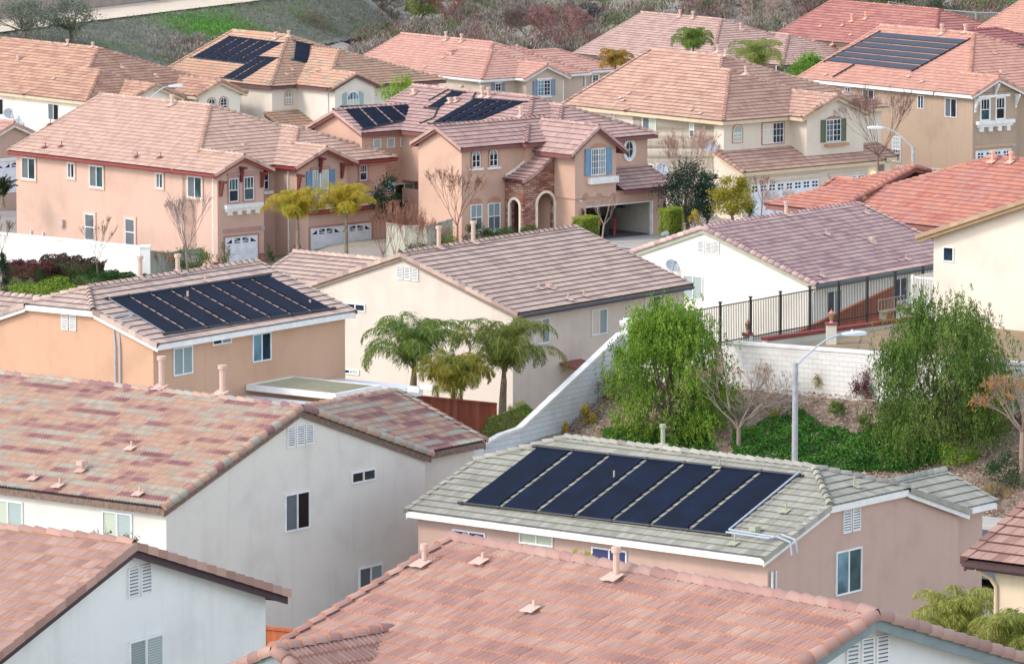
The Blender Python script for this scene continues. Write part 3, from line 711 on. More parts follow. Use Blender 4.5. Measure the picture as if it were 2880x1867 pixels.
# ---- sage roof with six panels
H11 = House('house', 'pink stucco house with sage grey roof carrying a seven-panel navy solar array', 2149, 1568, 95, 51.3, 5.3,
    T('sage_flat_tile', ['#83867e', '#96988e', '#a5a69b', '#8c8e85'], patch=.9, single=.6, joint=.45), stucco('#c0a294'), WHITE, prof=0, ch=.37, buttc='#6f7059')
H11.ventm = plain('olive_metal', '#a3a68c', .6)
H11.sub(0, 10.9, 0, 13.8, .333, 'WE', jerk={'S': 1.12, 'N': 1.12}, over=.4, rake=.16)
H11.sub(7.6, 12.95, .35, 4.4, .37, 'SN', over=.4, rake=.2)
H11.build()
H11.window('W', .4, 1320, 1533, 93, 82, 'nn'); H11.window('W', .4, 1509.5, 1516, 95, 33, 'gg'); H11.window('W', .4, 1715, 1584, 99, 84, 'nn')
H11.window('S', .16, 2385.5, 1606, 72, 124, 'lt'); H11.gvent('S', .16, 2393.6, 1462.8, 48, 65, 2)
H11.solar([(1510, 1262), (2250, 1343), (2045, 1510), (1300, 1421)], 'W', 7)
for x, y in ((1727, 1350), (2024, 1316), (2211, 1441), (2067, 1532)): H11.vent(x, y, 'W', h=.3, r=.03)
H11.vent(2124, 1503, 'W', h=.12, r=.05, kind='hood'); H11.vent(2403, 1371, 'S', h=.33, r=.03); H11.vent(1864, 1258, 'W', h=.62, r=.07, kind='flue')
f = lambda x, y, l=.2: H11.rpt(x, y, 'W') + Vector((0, 0, l))
H11.pipe([f(2250, 1343), f(2050, 1507), f(2180, 1528), f(2196, 1520), f(2196, 1520) + Vector((.0, -.55, -.12)), f(2196, 1520) + Vector((.0, -.6, -.5))], .03, plain('pale_pipe', '#aab4c0', .5), 'supply_pipe')
H11.pipe([f(2042, 1514), f(2165, 1532), f(2185, 1527), f(2185, 1527) + Vector((0, -.5, -.12)), f(2185, 1527) + Vector((0, -.55, -.5))], .03, plain('pale_pipe', '#aab4c0', .5), 'supply_pipe')
H11.pipe([(.55, .1, -.5), (.55, .1, -5)], .04, name='downspout'); H11.pipe([(.75, .1, -.5), (.75, .1, -5)], .03, name='downspout')
# ---- terracotta house with eight panels
H7 = House('house', 'terracotta orange house with clipped gable and navy solar array on beige tiles', 442, 969, 78, 54, 5.3,
    T('beige_flat_tile', ['#ab8d84', '#bd9f94', '#cdb1a2', '#b69a90'], patch=.9, single=.6, joint=.5), stucco('#c8a084'), WHITE, prof=0, ch=.37, buttc='#5f4848')
H7.sub(0, 11.7, 0, 9.3, .333, 'SN', jerk={'W': 1.0}, over=.35, rake=.2)
H7.sub(.5, 5.2, 6.6, 12.5, .333, 'WEN', over=.35, rake=.2)
H7.build()
H7.window('S', .35, 513.3, 1014.3, 54, 79, 'bb'); H7.window('S', .35, 622.6, 955.6, 53, 25, 'xb'); H7.window('S', .35, 735, 976, 52, 80, 'lx'); H7.gvent('W', .2, 194.5, 907.4, 41, 42, 2)
H7.solar([(302, 845), (755, 779), (935, 873), (465, 945)], 'S', 8)
for x, y, h in ((577, 793, .25), (528, 841, .3), (872, 858, .2)): H7.vent(x, y, 'S', h=h, r=.04)
H7.vent(394, 785, 'S', h=.75, r=.09, kind='flue'); H7.vent(500, 768, 'S', h=.6, r=.09, kind='flue')
g = lambda x, y, l=.12: H7.rpt(x, y, 'S') + Vector((0, 0, l))
H7.pipe([g(368, 894, .14), g(338, 895, .14), g(331, 894, .14) + Vector((-.25, 0, -.1)), (.14, 2.1, -.2), (.14, 2.1, -5)], .03, plain('pale_pipe', '#aab4c0', .5), 'supply_pipe')
H7.pipe([g(372, 898, .14), g(345, 902, .14) + Vector((-.2, 0, -.1)), (.14, 1.88, -.3), (.14, 1.88, -5)], .03, plain('pale_pipe', '#aab4c0', .5), 'supply_pipe')
H7.pipe([g(302, 845), g(465, 945)], .02, plain('grey_pipe', '#7c8590', .5), name='supply_pipe')
# ---- cream house with palms
H6 = House('house', 'central cream two-storey house with brown ribbed roof behind the palm trees', 1440, 880, 68, 52.8, 5.2,
    T('brown_flat_tile', ['#a3857e', '#b5978d', '#c8aa98', '#b89c90'], patch=.9, lin=(.25, .9), single=.4, joint=.3), stucco('#d2c6b8'), plain('navy_gutter', '#4a4244', .6), prof=0, ch=.37, buttc='#54403f', cap=.12)
H6.fm = plain('tan_board', '#8d7a6c', .8)
H6.sub(0, 12.45, -.3, 12.0, .333, 'SN', z0=0, over=.35, rake=.12)
H6.sub(.15, 7.0, 9.6, 14.6, .333, 'WE', over=.35, rake=.15)
H6.build()
w_ = .12
H6.window('W', w_, 1000, 864, 56, 22, 'xx'); H6.window('W', w_, 985, 1045, 52, 14, 'xg'); H6.gvent('W', w_, 1147, 769, 61, 38, 3)
H6.window('S', .06, 1684.5, 905, 44, 72, 'sb'); H6.window('S', .06, 1523, 931, 44, 72, 'sb'); H6.window('S', .06, 1835, 868, 44, 70, 'sx')
H6.pipe([(0, -.42, -.13), (12.4, -.42, -.13)], .07, plain('navy_gutter', '#2c3040', .5), 'gutter')
for x, y in ((1515, 813), (1598, 845), (1642, 834)): H6.vent(x, y, 'S', h=.3, r=.035)
H6.vent(1547, 812, 'S', h=.05, r=.06, kind='hood'); H6.vent(1234, 700, 'S', h=.85, r=.09, kind='flue'); H6.vent(1331, 685, 'S', h=.85, r=.09, kind='flue'); 
bt = bmesh.new(); p0 = H6.loc(1392 + 230, 1122, 'v', -1.4)
box(bt, (3.3, -1.6, -2.85), (1.5, 0, .0), (0, 1.6, .3), (0, 0, .12)); H6.part('patio_roof', bt, plain('redwood_stain', '#8a5345', .8))
H6.window('S', .06, 1562, 1119, 46, 40, 'kb')
# ---- white house with mauve roof
H5 = House('house', 'white single-storey house with mauve barrel-tile roof behind the black iron fence', 2295, 802, 60, 52.8, 3.2,
    T('mauve_barrel_tile', ['#a47880', '#b98d92', '#caa09e', '#d2aea4', '#bb9494'], patch=.9, lin=(.25, .9), single=.45), stucco('#e4ded2', amt=.1), plain('pale_green_board', '#a9ac98', .7), prof=6, buttc='#6d4a5c', tw=.32)
H5.sub(0, 13.4, 0, 13.0, .348, 'SN', over=.4, rake=.1); H5.build()
H5.window('W', .1, 1949.5, 808.5, 55, 67, 'ww'); H5.gvent('W', .1, 1994, 695.8, 60, 34, 3)
H5.window('S', .4, 2344.8, 849, 41, 66, 'xb'); H5.window('S', .4, 2530.5, 814, 39, 66, 'xx')
H5.pipe([(0, -.08, -.12), (13.3, -.08, -.12)], .08, plain('navy_gutter', '#2c3040', .5), 'gutter')
H5.pipe([(.05, .0, -.15), (.2, .3, -.4), (.35, .36, -3)], .045, name='downspout'); H5.dish('W', .1, 1898, 747, .34)
for x, y in ((2323, 663), (2548, 733), (2310, 781), (2435, 604)): H5.vent(x, y, 'S', h=.32, r=.035)
H5.vent(2453, 687, 'S', h=.22, r=.06, kind='hood'); H5.vent(2211, 608, 'S', h=.62, r=.09, kind='flue')
# ---- peach house left
TR1 = plain('mauve_trim', '#b38a84', .8); RB = plain('redwood_brown', '#7a3a34', .7)
H1 = House('house', 'big peach house at left with pink roof, red gutters and two gabled bays', 605, 491, 51, 42.9, 5.6,
    T('pink_flat_tile', [(.45, .255, .185), (.54, .33, .25), (.62, .40, .30), (.50, .29, .22)], patch=.9, single=.6, joint=.35), stucco('#c9a896'), plain('red_gutter', '#7c2f2e', .5), prof=0, ch=.37, buttc='#a06a56')
H1.gut = True; H1.fm = plain('red_gutter', '#8a3a38', .5)
H1.sub(0, 13.7, 1.75, 18.7, .41, 'WSEN', over=.45, rake=.2, zs={})
H1.subs[0].pl.pop('N')
H1.sub(0, 4.25, 0, 3.75, .42, 'WE', over=.446, rake=.35)
H1.sub(5.75, 13.75, .35, 8.5, .41, 'WSE', over=.45, rake=.3)
H1.sub(5.75, 10.3, -.15, 3.2, .42, 'WE', over=.42, rake=.4)
H1.sub(6.0, 12.9, -1.1, .5, .36, 'S', z0=-2.42, over=.35, rake=.1)   # skirt roof over the second garage
H1.build()
pt = stucco('#d2b3a2')
for a in ((81, 474, 38, 60, 'st'), (200.6, 480, 19, 42, 'sx'), (272, 497, 38, 60, 'st'), (449.6, 508.6, 19, 42, 'st'), (548.5, 526.7, 40, 60, 'st')): H1.window('W', .45, *a[:4], sash=a[4], trim=(pt, .12))
for a in ((253.4, 639, 27, 74), (366.5, 653, 27, 76)): H1.window('W', .45, *a, sash='ss', split='h', trim=(pt, .14))
w_ = .36
H1.window('S', w_, 656, 535, 27, 66, 'tx', 'h', (3, 1), gtop=True, trim=(TR1, .07)); H1.window('S', w_, 699, 530, 28, 66, 'tt', 'h', (3, 1), gtop=True, trim=(TR1, .07))
H1.band('S', w_, 680, 488.5, 84, 7, TR1, .08); H1.band('S', w_, 681, 578, 104, 12, WHITE, .28, 'sill'); H1.band('S', w_, 681, 588, 98, 8, WHITE, .2, 'sill')
for x in (643, 669, 694.5, 719): H1.band('S', w_, x, 599 - (x - 643) * .09, 11, 13, WHITE, .18, 'sill_bracket')
H1.band('S', w_, 680, 645, 105, 9, TR1, .08)
H1.window('S', 2.2, 748, 508, 14, 52, 'xx', 'h', trim=(TR1, .08)); H1.band('S', 2.2, 750, 541, 28, 9, WHITE, .2, 'sill')
H1.garage('S', w_, 678, 712, 92, 96, 'fan', 4, (plain('garage_trim', '#a97a6c', .8), .08))
H1.band('S', w_, 738.5, 641, 10, 6, plain('address_plate', '#9fb4c4', .4), .05, 'address_plaque')
H1.window('S', .25, 900.5, 507.6, 45, 57, 'wg', 'v', (6, 1), shut=(plain('blue_shutter', '#6f93b0', .6), .42), gtop=True); H1.band('S', .25, 900, 473, 54, 7, TR1, .08)
H1.band('S', .25, 902, 540, 57, 7, WHITE, .22, 'sill'); 
for x in (882, 901, 921): H1.band('S', .25, x, 549, 8, 9, WHITE, .15, 'sill_bracket')
H1.window('S', .8, 1021, 485.5, 21, 45, 'tx', 'h', (3, 1), gtop=True, trim=(TR1, .1)); H1.band('S', .8, 1022, 512, 40, 5, TR1, .1, 'sill')
for s_, pc, xs in ((1, .02, ((620, 515), (677, 475), (735, 490))), (2, -.1, ((838, 497), (899, 449), (960, 465)))):
    for x, y in xs:     # timber knee braces under the barge boards
        p = H1.loc(x, y, 'v', .3 if s_ == 1 else .2); bt = bmesh.new(); q = .07
        q = .055; box(bt, p + Vector((-q * 1.5, -.5, -.0)), (q * 3, 0, 0), (0, .55, 0), (0, 0, .12)); box(bt, p + Vector((-q, -.08, -.75)), (q * 2, 0, 0), (0, .1, 0), (0, 0, .75))
        quad(bt, [p + Vector((-q, -.28, 0)), p + Vector((q, -.28, 0)), p + Vector((q, -.1, -.7)), p + Vector((-q, -.1, -.7))])
        for sx in (-q, q): quad(bt, [p + Vector((sx, -.28, 0)), p + Vector((sx, 0, 0)), p + Vector((sx, 0, -.72)), p + Vector((sx, -.1, -.72))])
        H1.part('gable_bracket', bt, RB)
H1.garage('S', -.76, 958, 683, 172, 98, 'fan', 8, (plain('garage_trim', '#a97a6c', .8), .08))
H1.pipe([(.46, .75, -.25), (.46, .75, -5.5)], .045, name='downspout'); H1.pipe([(5.72 + .4, 1.0, -.3), (6.15, 1.0, -5.5)], .045, name='downspout')
for x, y in ((127.5, 417), (173.5, 414), (386, 443), (452, 445), (142, 352)): H1.vent(x, y, 'W', h=.35, r=.022, mat=RB)
H1.vent(650, 352, 'S', h=.4, r=.03); H1.vent(688, 415, 'S', h=.1, r=.06, kind='hood'); H1.vent(647, 425, 'S', h=.3, r=.02); H1.vent(484, 297, 'W', h=.5, r=.1, kind='flue')
H1.dish('S', -.2, 1087.6, 523, .36); 
bt = bmesh.new(); p = H1.loc(178, 628, 'u', .45); box(bt, p + Vector((-.22, -.18, -.2)), (.22, 0, 0), (0, .36, 0), (0, 0, .4)); H1.part('meter_box', bt, plain('meter_grey', '#b9a79c', .6))
for x, y in ((89.5, 655), (123.5, 660)):
    bt = bmesh.new(); p = H1.loc(x, y, 'u', .45); box(bt, p + Vector((-.1, -.07, -.15)), (.1, 0, 0), (0, .14, 0), (0, 0, .3)); H1.part('meter_box', bt, plain('meter_grey2', '#c3c3c6', .6))
STONE = stone_mat()
for x, y, wd in ((605, 755, 24), (737, 730, 22), (835, 708, 20)): 
    bt = bmesh.new(); p = H1.loc(x, y, 'v', .34 if x < 800 else 0); box(bt, p + Vector((-.22, -.1, -.6)), (.44, 0, 0), (0, .12, 0), (0, 0, .95)); H1.part('stone_veneer', bt, STONE)
# ---- central house with stone entrance
H2 = House('house', 'middle peach house with stone-clad arched entrance, blue shutters and open garage', 1297, 418, 51, 42, 5.8,
    T('rosy_flat_tile', ['#a67b79', '#b58b85', '#c2998f', '#ad8582'], patch=.9, single=.55, joint=.3), stucco('#c9a590'), plain('mauve_board', '#7e4f4c', .7), prof=0, ch=.36, buttc='#5f3b40', cap=.12)
H2.sub(4.5, 14.0, -.4, 14.8, .41, 'WS', over=.42, rake=.2, zb=-2.9)
H2.subs[0].pl['E'] = (-.41, 0, .41 * 14.2); H2.subs[0].zc['E'] = 0
H2.sub(0, 8.5, 0, 4.25, .49, 'SN', over=.3, rake=.3)
H2.sub(6.05, 13.75, -1.3, 6.0, .41, 'WSE', over=.42, rake=.2, zb=-2.9)
H2.sub(1.62, 9.2, 10.35, 15.3, .45, 'SN', over=.35, rake=.3)
H2.hg = 5.45; H2.root.location.z = H2.P.z - 5.45; H2.off.z = 5.45
H2.sub(5.3, 9.55, -3.2, 1.5, .69, 'WE', z0=-.5, over=.55, rake=.28, zb=-3.0)
H2.sub(9.3, 13.3, -3.25, -.7, .42, 'S', z0=-2.75, over=.3, rake=.1, walls=False)
H2.build()
PEACH = stucco('#c9a590'); BLUES = plain('blue_shutter', '#6f93b0', .6); CREAM = plain('cream_trim', '#efe3cf', .7)
# lower garage block with a real opening
F = H2.wf('S', -2.8); t, z, w_, h = H2.rect('S', -2.8, 1742, 619, 188, 96); zf = -5.45
ga, gb, gz = t - w_ / 2, t + w_ / 2, z + h / 2 - .05
bt = bmesh.new()
H2.wbox(bt, F, 5.95, ga, zf - .6, -2.78, -.25, 0); H2.wbox(bt, F, gb, 12.95, zf - .6, -2.78, -.25, 0)
for i in range(12):     # header with a shallow arch
    x0, x1 = ga + (gb - ga) * i / 12, ga + (gb - ga) * (i + 1) / 12; k = lambda x: 4 * (x - ga) * (gb - x) / (gb - ga) ** 2
    H2.wbox(bt, F, x0, x1, gz + .25 + .0, -2.785, -.25, 0); 
H2.wbox(bt, F, ga, gb, gz, gz + .249, -.25, -.1)
H2.wbox(bt, F, 5.95, 6.15, zf - .6, -2.78, -9, -.25); H2.wbox(bt, F, 12.75, 12.95, zf - .6, -2.78, -9, -.25)
box(bt, (4.92, 3.9, zf - .6), (.1, 0, 0), (0, 7, 0), (0, 0, 2.7)); box(bt, (6.15, 6.2, zf - .6), (6.6, 0, 0), (0, .1, 0), (0, 0, 2.7))
H2.part('garage_wall', bt, PEACH)
bt = bmesh.new(); H2.wbox(bt, F, 6.16, gb + .45, zf - .02, zf, -6.5, -.01); H2.part('garage_floor', bt, plain('garage_floor', '#6b6870', .8))
bt = bmesh.new(); H2.wbox(bt, F, gb + .3, gb + .45, zf, -2.9, -6.5, -.26); H2.wbox(bt, F, 6.16, gb + .3, zf, -2.9, -6.6, -6.5); H2.wbox(bt, F, 6.16, gb + .45, -2.94, -2.92, -6.6, -.26); H2.wbox(bt, F, 6.17, 6.2, zf, -2.95, -6.4, -.27)
H2.part('garage_lining', bt, plain('garage_lining', '#c9c2b4', .8))
bt = bmesh.new(); H2.wbox(bt, F, gb - .06, gb, zf, gz, -.2, .02); H2.wbox(bt, F, ga, gb, gz - .05, gz, -.2, .01); H2.part('garage_trim', bt, WHITE)
bt = bmesh.new(); H2.wbox(bt, F, gb + .1, gb + .3, zf + 1.3, zf + 1.9, -3.2, -2.6); H2.part('wall_heater', bt, plain('teal_box', '#4a6a70', .6))
# stone-clad entry with a swooping roof
uL, uR, vS, vB = 3.5, 5.95, -1.2, .25
zc = lambda u: -1.85 + 1.4 * ((u - uL) / (uR - uL)) ** 1.35
def archwall(name, F, t0, t1, zb, ztop, ta, tb, zarch, mat, trimm, th=.3, n=14):
    """wall with an arched opening from ta to tb springing so its crown is zarch, plus a trim ring"""
    bt = bmesh.new(); O, R, N = F; r = (tb - ta) / 2; tm = (ta + tb) / 2; zs = zarch - r
    P = lambda t, z, n_: O + R * t + N * n_ + Vector((0, 0, z))
    H2.wbox(bt, F, t0, ta, zb, zs, -th, 0); H2.wbox(bt, F, tb, t1, zb, zs, -th, 0)
    xs = sorted(set([t0, t1] + [tm + r * math.cos(math.pi * i / n) for i in range(n + 1)] + list(np.linspace(t0, t1, 10))))
    zz = lambda x: zs + (math.sqrt(max(0, r * r - (x - tm) ** 2)) if ta < x < tb else 0)
    for a, b in zip(xs[:-1], xs[1:]):
        for q in (0, -th): quad(bt, [P(a, zz(a), q), P(b, zz(b), q), P(b, ztop(b), q), P(a, ztop(a), q)])
        quad(bt, [P(a, ztop(a), 0), P(b, ztop(b), 0), P(b, ztop(b), -th), P(a, ztop(a), -th)])
        if ta - 1e-6 <= a and b <= tb + 1e-6: quad(bt, [P(a, zz(a), 0), P(a, zz(a), -th), P(b, zz(b), -th), P(b, zz(b), 0)])
    for x in (t0, t1): quad(bt, [P(x, zs, 0), P(x, ztop(x), 0), P(x, ztop(x), -th), P(x, zs, -th)])
    o = H2.part(name, bt, mat); bt = bmesh.new(); g = .14
    pts = [(tm + r * math.cos(math.pi * i / n), zs + r * math.sin(math.pi * i / n)) for i in range(n + 1)]; pts = [(tb, zb)] + pts + [(ta, zb)]
    out = [(tm + (r + g) * math.cos(math.pi * i / n), zs + (r + g) * math.sin(math.pi * i / n)) for i in range(n + 1)]; out = [(tb + g, zb)] + out + [(ta - g, zb)]
    for i in range(len(pts) - 1):
        quad(bt, [P(*pts[i], .06), P(*pts[i + 1], .06), P(*out[i + 1], .06), P(*out[i], .06)]); quad(bt, [P(*out[i], .06), P(*out[i + 1], .06), P(*out[i + 1], 0), P(*out[i], 0)])
        quad(bt, [P(*pts[i], .06), P(*pts[i + 1], .06), P(*pts[i + 1], -.1), P(*pts[i], -.1)])
    H2.part('arch_trim', bt, trimm, o)
t1_, z1_, w1_, h1_ = H2.rect('S', vS, 1534, 596, 46, 106); archwall('stone_wall', H2.wf('S', vS), uL + .02, uR - .02, zf - .5, lambda u: zc(u) - .04, t1_ - w1_ / 2, t1_ + w1_ / 2, z1_ + h1_ / 2, STONE, CREAM)
t2_, z2_, w2_, h2_ = H2.rect('W', uL, 1448, 612, 26, 100); archwall('stone_wall', H2.wf('W', uL), -vB, -vS - .02, zf - .5, lambda t: -1.88, t2_ - w2_ / 2, t2_ + w2_ / 2, z2_ + h2_ / 2, STONE, CREAM)
bt = bmesh.new(); H2.wbox(bt, H2.wf('S', .28), 3.6, 6.0, zf, -1.0, -.02, 0); H2.wbox(bt, H2.wf('W', 5.9), -.28, 1.2, zf, -1., -.02, .0); H2.wbox(bt, H2.wf('S', .2), 3.9, 5.2, zf, zf + 2.1, 0, .02, 1); H2.part('porch_lining', bt, [PEACH, plain('brown_door', '#4d3230', .6)])
bt = bmesh.new(); uvl = bt.loops.layers.uv.new('UVMap'); n = 8
for i in range(n):
    a, b = uL - .2 + (uR + .15 - uL) * i / n, uL - .2 + (uR + .15 - uL) * (i + 1) / n; f0, f1 = zc(max(a, uL)) + .07, zc(max(b, uL)) + .02
    if i == 0: f0 -= .06
    for q, (fa, fb) in enumerate([((vS - .18), vB)]):
        f = quad(bt, [(a, fa, f0), (b, fa, f1), (b, fb, f1), (a, fb, f0)])
        for lp, c in zip(f.loops, ((0, i + .02), (0, i + .98), (5, i + .98), (5, i + .02))): lp[uvl].uv = c
        quad(bt, [(a, fa, f0 - .07), (a, fb, f0 - .07), (a, fb, f0), (a, fa, f0)], 1)
        f = quad(bt, [(a, fa, f0), (b, fa, f1), (b, fa, f1 - .2), (a, fa, f0 - .2)])
        for lp in f.loops: lp[uvl].uv = (i * 7 + .5, i + .5)
    quad(bt, [(a, vS - .18, f0 - .2), (b, vS - .18, f1 - .2), (b, vB, f1 - .2), (a, vB, f0 - .2)], 1)
H2.part('entry_roof', bt, [H2.roofm, H2.butt])
bt = bmesh.new()
for i in range(n):
    a, b = uL + (uR - uL) * i / n, uL + (uR - uL) * (i + 1) / n
    quad(bt, [(a, vB - .01, zc(a)), (b, vB - .01, zc(b)), (b, vB - .01, zc(b) + .22), (a, vB - .01, zc(a) + .22)])
H2.part('flashing', bt, CREAM)
w_ = .3
for a in ((1338, 447), (1387, 443.7)):
    H2.window('S', w_, *a, 24, 49, 'bk', 'v', (2, 3), arch=1, sill=(WHITE, .15, .12, .14), trim=(plain('arch_reveal', '#b88872', .8), .06))
H2.window('S', w_, 1339, 611.8, 33, 74, 'bs', 'h', (2, 1), sill=(WHITE, .1, .12, .2)); H2.window('S', w_, 1389, 608, 35, 75, 'bs', 'h', (2, 1), sill=(WHITE, .25, .12, .2))
for x, y, wd in ((1339, 566, 36), (1389, 562, 38)):    # blind arch over each lower window
    t, z, ww, hh = H2.rect('S', w_, x, y, wd, 18); bt = bmesh.new(); O, R, N = H2.wf('S', w_)
    pts = [O + R * (t + ww / 2 * math.cos(q)) + N * .035 + Vector((0, 0, z - hh / 2 + hh * math.sin(q))) for q in np.linspace(0, math.pi, 14)]; quad(bt, pts); H2.part('blind_arch', bt, plain('arch_reveal', '#b88872', .8))
for a in ((1060, 404), (1098.5, 401.6), (1136.5, 398.8)): H2.window('S', 10.7, *a, 22, 28, 'w', '')
H2.window('S', 10.7, 1136, 551.6, 54, 72, 'kc')
H2.window('S', -2.92, 1682, 455, 41, 75, 'sc', 'v', (6, 4), arch=0, shut=(BLUES, .42)); H2.band('S', -2.92, 1692, 506, 78, 18, WHITE, .3, 'sill')
t, z, ww, hh = H2.rect('S', -2.92, 1683, 410, 44, 14); bt = bmesh.new(); O, R, N = H2.wf('S', -2.92)
quad(bt, [O + R * (t + ww / 2 * math.cos(q)) + N * .012 + Vector((0, 0, z - hh / 2 + hh * math.sin(q))) for q in np.linspace(0, math.pi, 14)]); H2.part('blind_arch', bt, plain('arch_reveal', '#b88872', .8))
for x in (1648, 1686, 1724):
    t, z, ww, hh = H2.rect('S', -2.92, x, 549, 16, 12); bt = bmesh.new()
    quad(bt, [O + R * (t + ww / 2 * math.cos(q)) + N * .012 + Vector((0, 0, z - hh / 2 + hh * math.sin(q))) for q in np.linspace(0, math.pi, 14)] + [O + R * (t - ww / 2) + N * .012 + Vector((0, 0, z - hh)), O + R * (t + ww / 2) + N * .012 + Vector((0, 0, z - hh))]); H2.part('scallop', bt, plain('arch_reveal', '#b88872', .8))
H2.window('S', -.88, 1768.8, 421.5, 24, 50, 'x', '', (2, 2), arch=2, trim=(WHITE, .17))
H2.band('S', -2.8, 1633, 565, 9, 6, plain('address_plate', '#c8d0d8', .4), .05, 'address_plaque')
for x, y in ((1635, 598), (1864, 577)):
    p = H2.loc(x, y, 'v', -2.8); bt = bmesh.new(); tube(bt, p + Vector((0, -.15, -.22)), p + Vector((0, -.15, .05)), .07, .1, 6); tube(bt, p + Vector((0, -.15, .05)), p + Vector((0, -.15, .16)), .11, .02, 6); box(bt, p + Vector((-.03, -.15, .16)), (.06, 0, 0), (0, .15, 0), (0, 0, .05)); H2.part('wall_lantern', bt, DARKP)
H2.solar([(960, 304), (1142, 296), (1190, 330), (1020, 368)], 'S', 4, q=3)
H2.solar([(1333, 281), (1480, 290), (1345, 345), (1210, 352)], 'W', 4)
H2.solar([(1272, 259), (1308, 264), (1232, 309), (1198, 307)], 'W', 1)
for x, y, h, k in ((1356, 274, .55, 'flue'), (1374, 276, .5, 'flue'), (1464, 330, .5, 'flue'), (1266, 291, .2, 'hood'), (1284, 287, .15, 'hood'), (1166, 266, .2, 'hood')): H2.vent(x, y, 'W', h=h, r=.09 if k == 'flue' else .07, kind=k)
g = lambda x, y: H2.rpt(x, y, 'W') + Vector((0, 0, .1))
H2.pipe([g(1262, 256), g(1205, 288)], .04, DARKP, 'header_pipe'); H2.pipe([g(1192, 306), g(1230, 313), g(1220, 336), g(1180, 352)], .04, DARKP, 'header_pipe'); H2.pipe([g(1330, 278), g(1338, 265)], .04, DARKP, 'header_pipe')
# ---- cream house with olive shutters
H3 = House('house', 'cream house with olive arched shutters and white garage doors under a skirt roof', 2025, 342, 47, 40, 5.8,
    T('tan_barrel_tile', ['#a97969', '#bb8a78', '#cba088', '#b58272'], patch=.8, lin=(.25, .9), single=.4), stucco('#ddd1bf', amt=.12), plain('cream_board', '#d3bd9d', .7), prof=4, ch=.38, buttc='#7c5148')
H3.sub(0, 14.8, .55, 14.6, .41, 'WSE', over=.45, rake=.2)
H3.sub(0, 11.6, -.3, 8.6, .41, 'WSE', over=.446, rake=.2)
H3.sub(5.35, 11.2, -1.5, 3.2, .4, 'WE', over=.55, rake=.2)
H3.sub(-.25, 11.4, -2.4, .3, .4, 'S', z0=-2.9, over=.4, rake=.25)
H3.sub(11.2, 14.0, -.8, 2.2, .4, 'S', z0=-2.95, over=.3, rake=.1, walls=False)
H3.build()
OL = plain('olive_shutter', '#5d6b52', .7); w_ = .16
H3.window('S', w_, 2073.5, 376, 25, 48, 'wg', 'h', (2, 4), arch=1, trim=(plain('tan_trim', '#b98f70', .8), .06)); H3.window('S', w_, 2173, 374.6, 60, 58, 'sx', 'v', (6, 3), trim=(plain('tan_trim2', '#a87c66', .8), .05))
H3.window('S', -1.3, 2343, 367, 42, 63, 'sx', 'v', (4, 4), shut=(OL, .38)); H3.band('S', -1.3, 2349, 407, 62, 7, plain('tan_trim', '#b98f70', .8), .3, 'sill')
t, z, ww, hh = H3.rect('S', -1.3, 2343, 333, 44, 14); bt = bmesh.new(); O, R, N = H3.wf('S', -1.3)
quad(bt, [O + R * (t + ww / 2 * math.cos(q)) + N * .012 + Vector((0, 0, z - hh / 2 + hh * math.sin(q))) for q in np.linspace(0, math.pi, 14)]); H3.part('blind_arch', bt, plain('arch_reveal2', '#a8806c', .8))
H3.window('W', .45, 1827, 350, 38, 38, 'sg'); H3.window('W', .45, 1660, 315, 28, 13, 'wg'); H3.window('W', .45, 1724, 326.8, 13, 21, 'g', 'h'); H3.window('W', .45, 1946.7, 366, 14, 42, 'gs', 'h')
H3.window('W', .45, 1831, 473, 16, 22, 'k', ''); H3.window('W', .45, 1857, 478, 18, 34, 'k', '')
q1 = plain('cream_surround', '#d6c6b4', .8)
a_ = H3.garage('S', -2.0, 2206, 562, 193, 100, 'quad', 8, (q1, .1)); H3.garage('S', -2.0, 2385, 543, 95, 100, 'quad', 4, (q1, .1))
H3.band('S', -2.0, 2204, 501, 205, 11, q1, .08); H3.band('S', -2.0, 2385, 488, 110, 9, q1, .08)
H3.band('S', -2.0, 2320, 474, 12, 6, plain('address_blue', '#4a5f78', .4), .05, 'address_plaque')
p = H3.loc(2453, 493, 'v', -2.0); bt = bmesh.new(); tube(bt, p + Vector((0, -.15, -.1)), p + Vector((0, -.15, .12)), .09, .13, 8); tube(bt, p + Vector((0, -.15, .12)), p + Vector((0, -.15, .22)), .14, .03, 8); lm = plain('lit_lantern', '#d8a050', .4)
ml, ntl, bl = newmat('lit_glass'); bl.inputs['Base Color'].default_value = (.9, .6, .2, 1); bl.inputs['Emission Color'].default_value = (1, .6, .2, 1); bl.inputs['Emission Strength'].default_value = 1.5
H3.part('wall_lantern', bt, ml); 
bt = bmesh.new(); box(bt, (11.6, -.5, -5.9), (.5, 0, 0), (0, .5, 0), (0, 0, 2.9)); box(bt, (13.2, -.5, -5.9), (.5, 0, 0), (0, .5, 0), (0, 0, 2.9)); box(bt, (11.5, -.55, -4.2), (.7, 0, 0), (0, .6, 0), (0, 0, .12)); box(bt, (13.1, -.55, -4.2), (.7, 0, 0), (0, .6, 0), (0, 0, .12)); H3.part('porch_column', bt, stucco('#ddd1bf', amt=.12))
for x, y, h, k in ((2019, 150, .4, 'flue'), (2041, 160, .35, 'flue'), (1770, 266, .3, 'thin'), (1747, 279, .3, 'thin'), (1754, 286, .3, 'thin'), (1945, 313, .25, 'thin'), (1972, 322, .25, 'thin'), (2098, 212, .45, 'flue')): H3.vent(x, y, 'W', h=h, r=.09 if k == 'flue' else .03, kind=k)
H3.vent(2375, 268, 'S', h=.12, r=.07, kind='hood'); H3.dish('W', .2, 2008, 412, .42); H3.dish('W', .45, 1872, 476, .4)
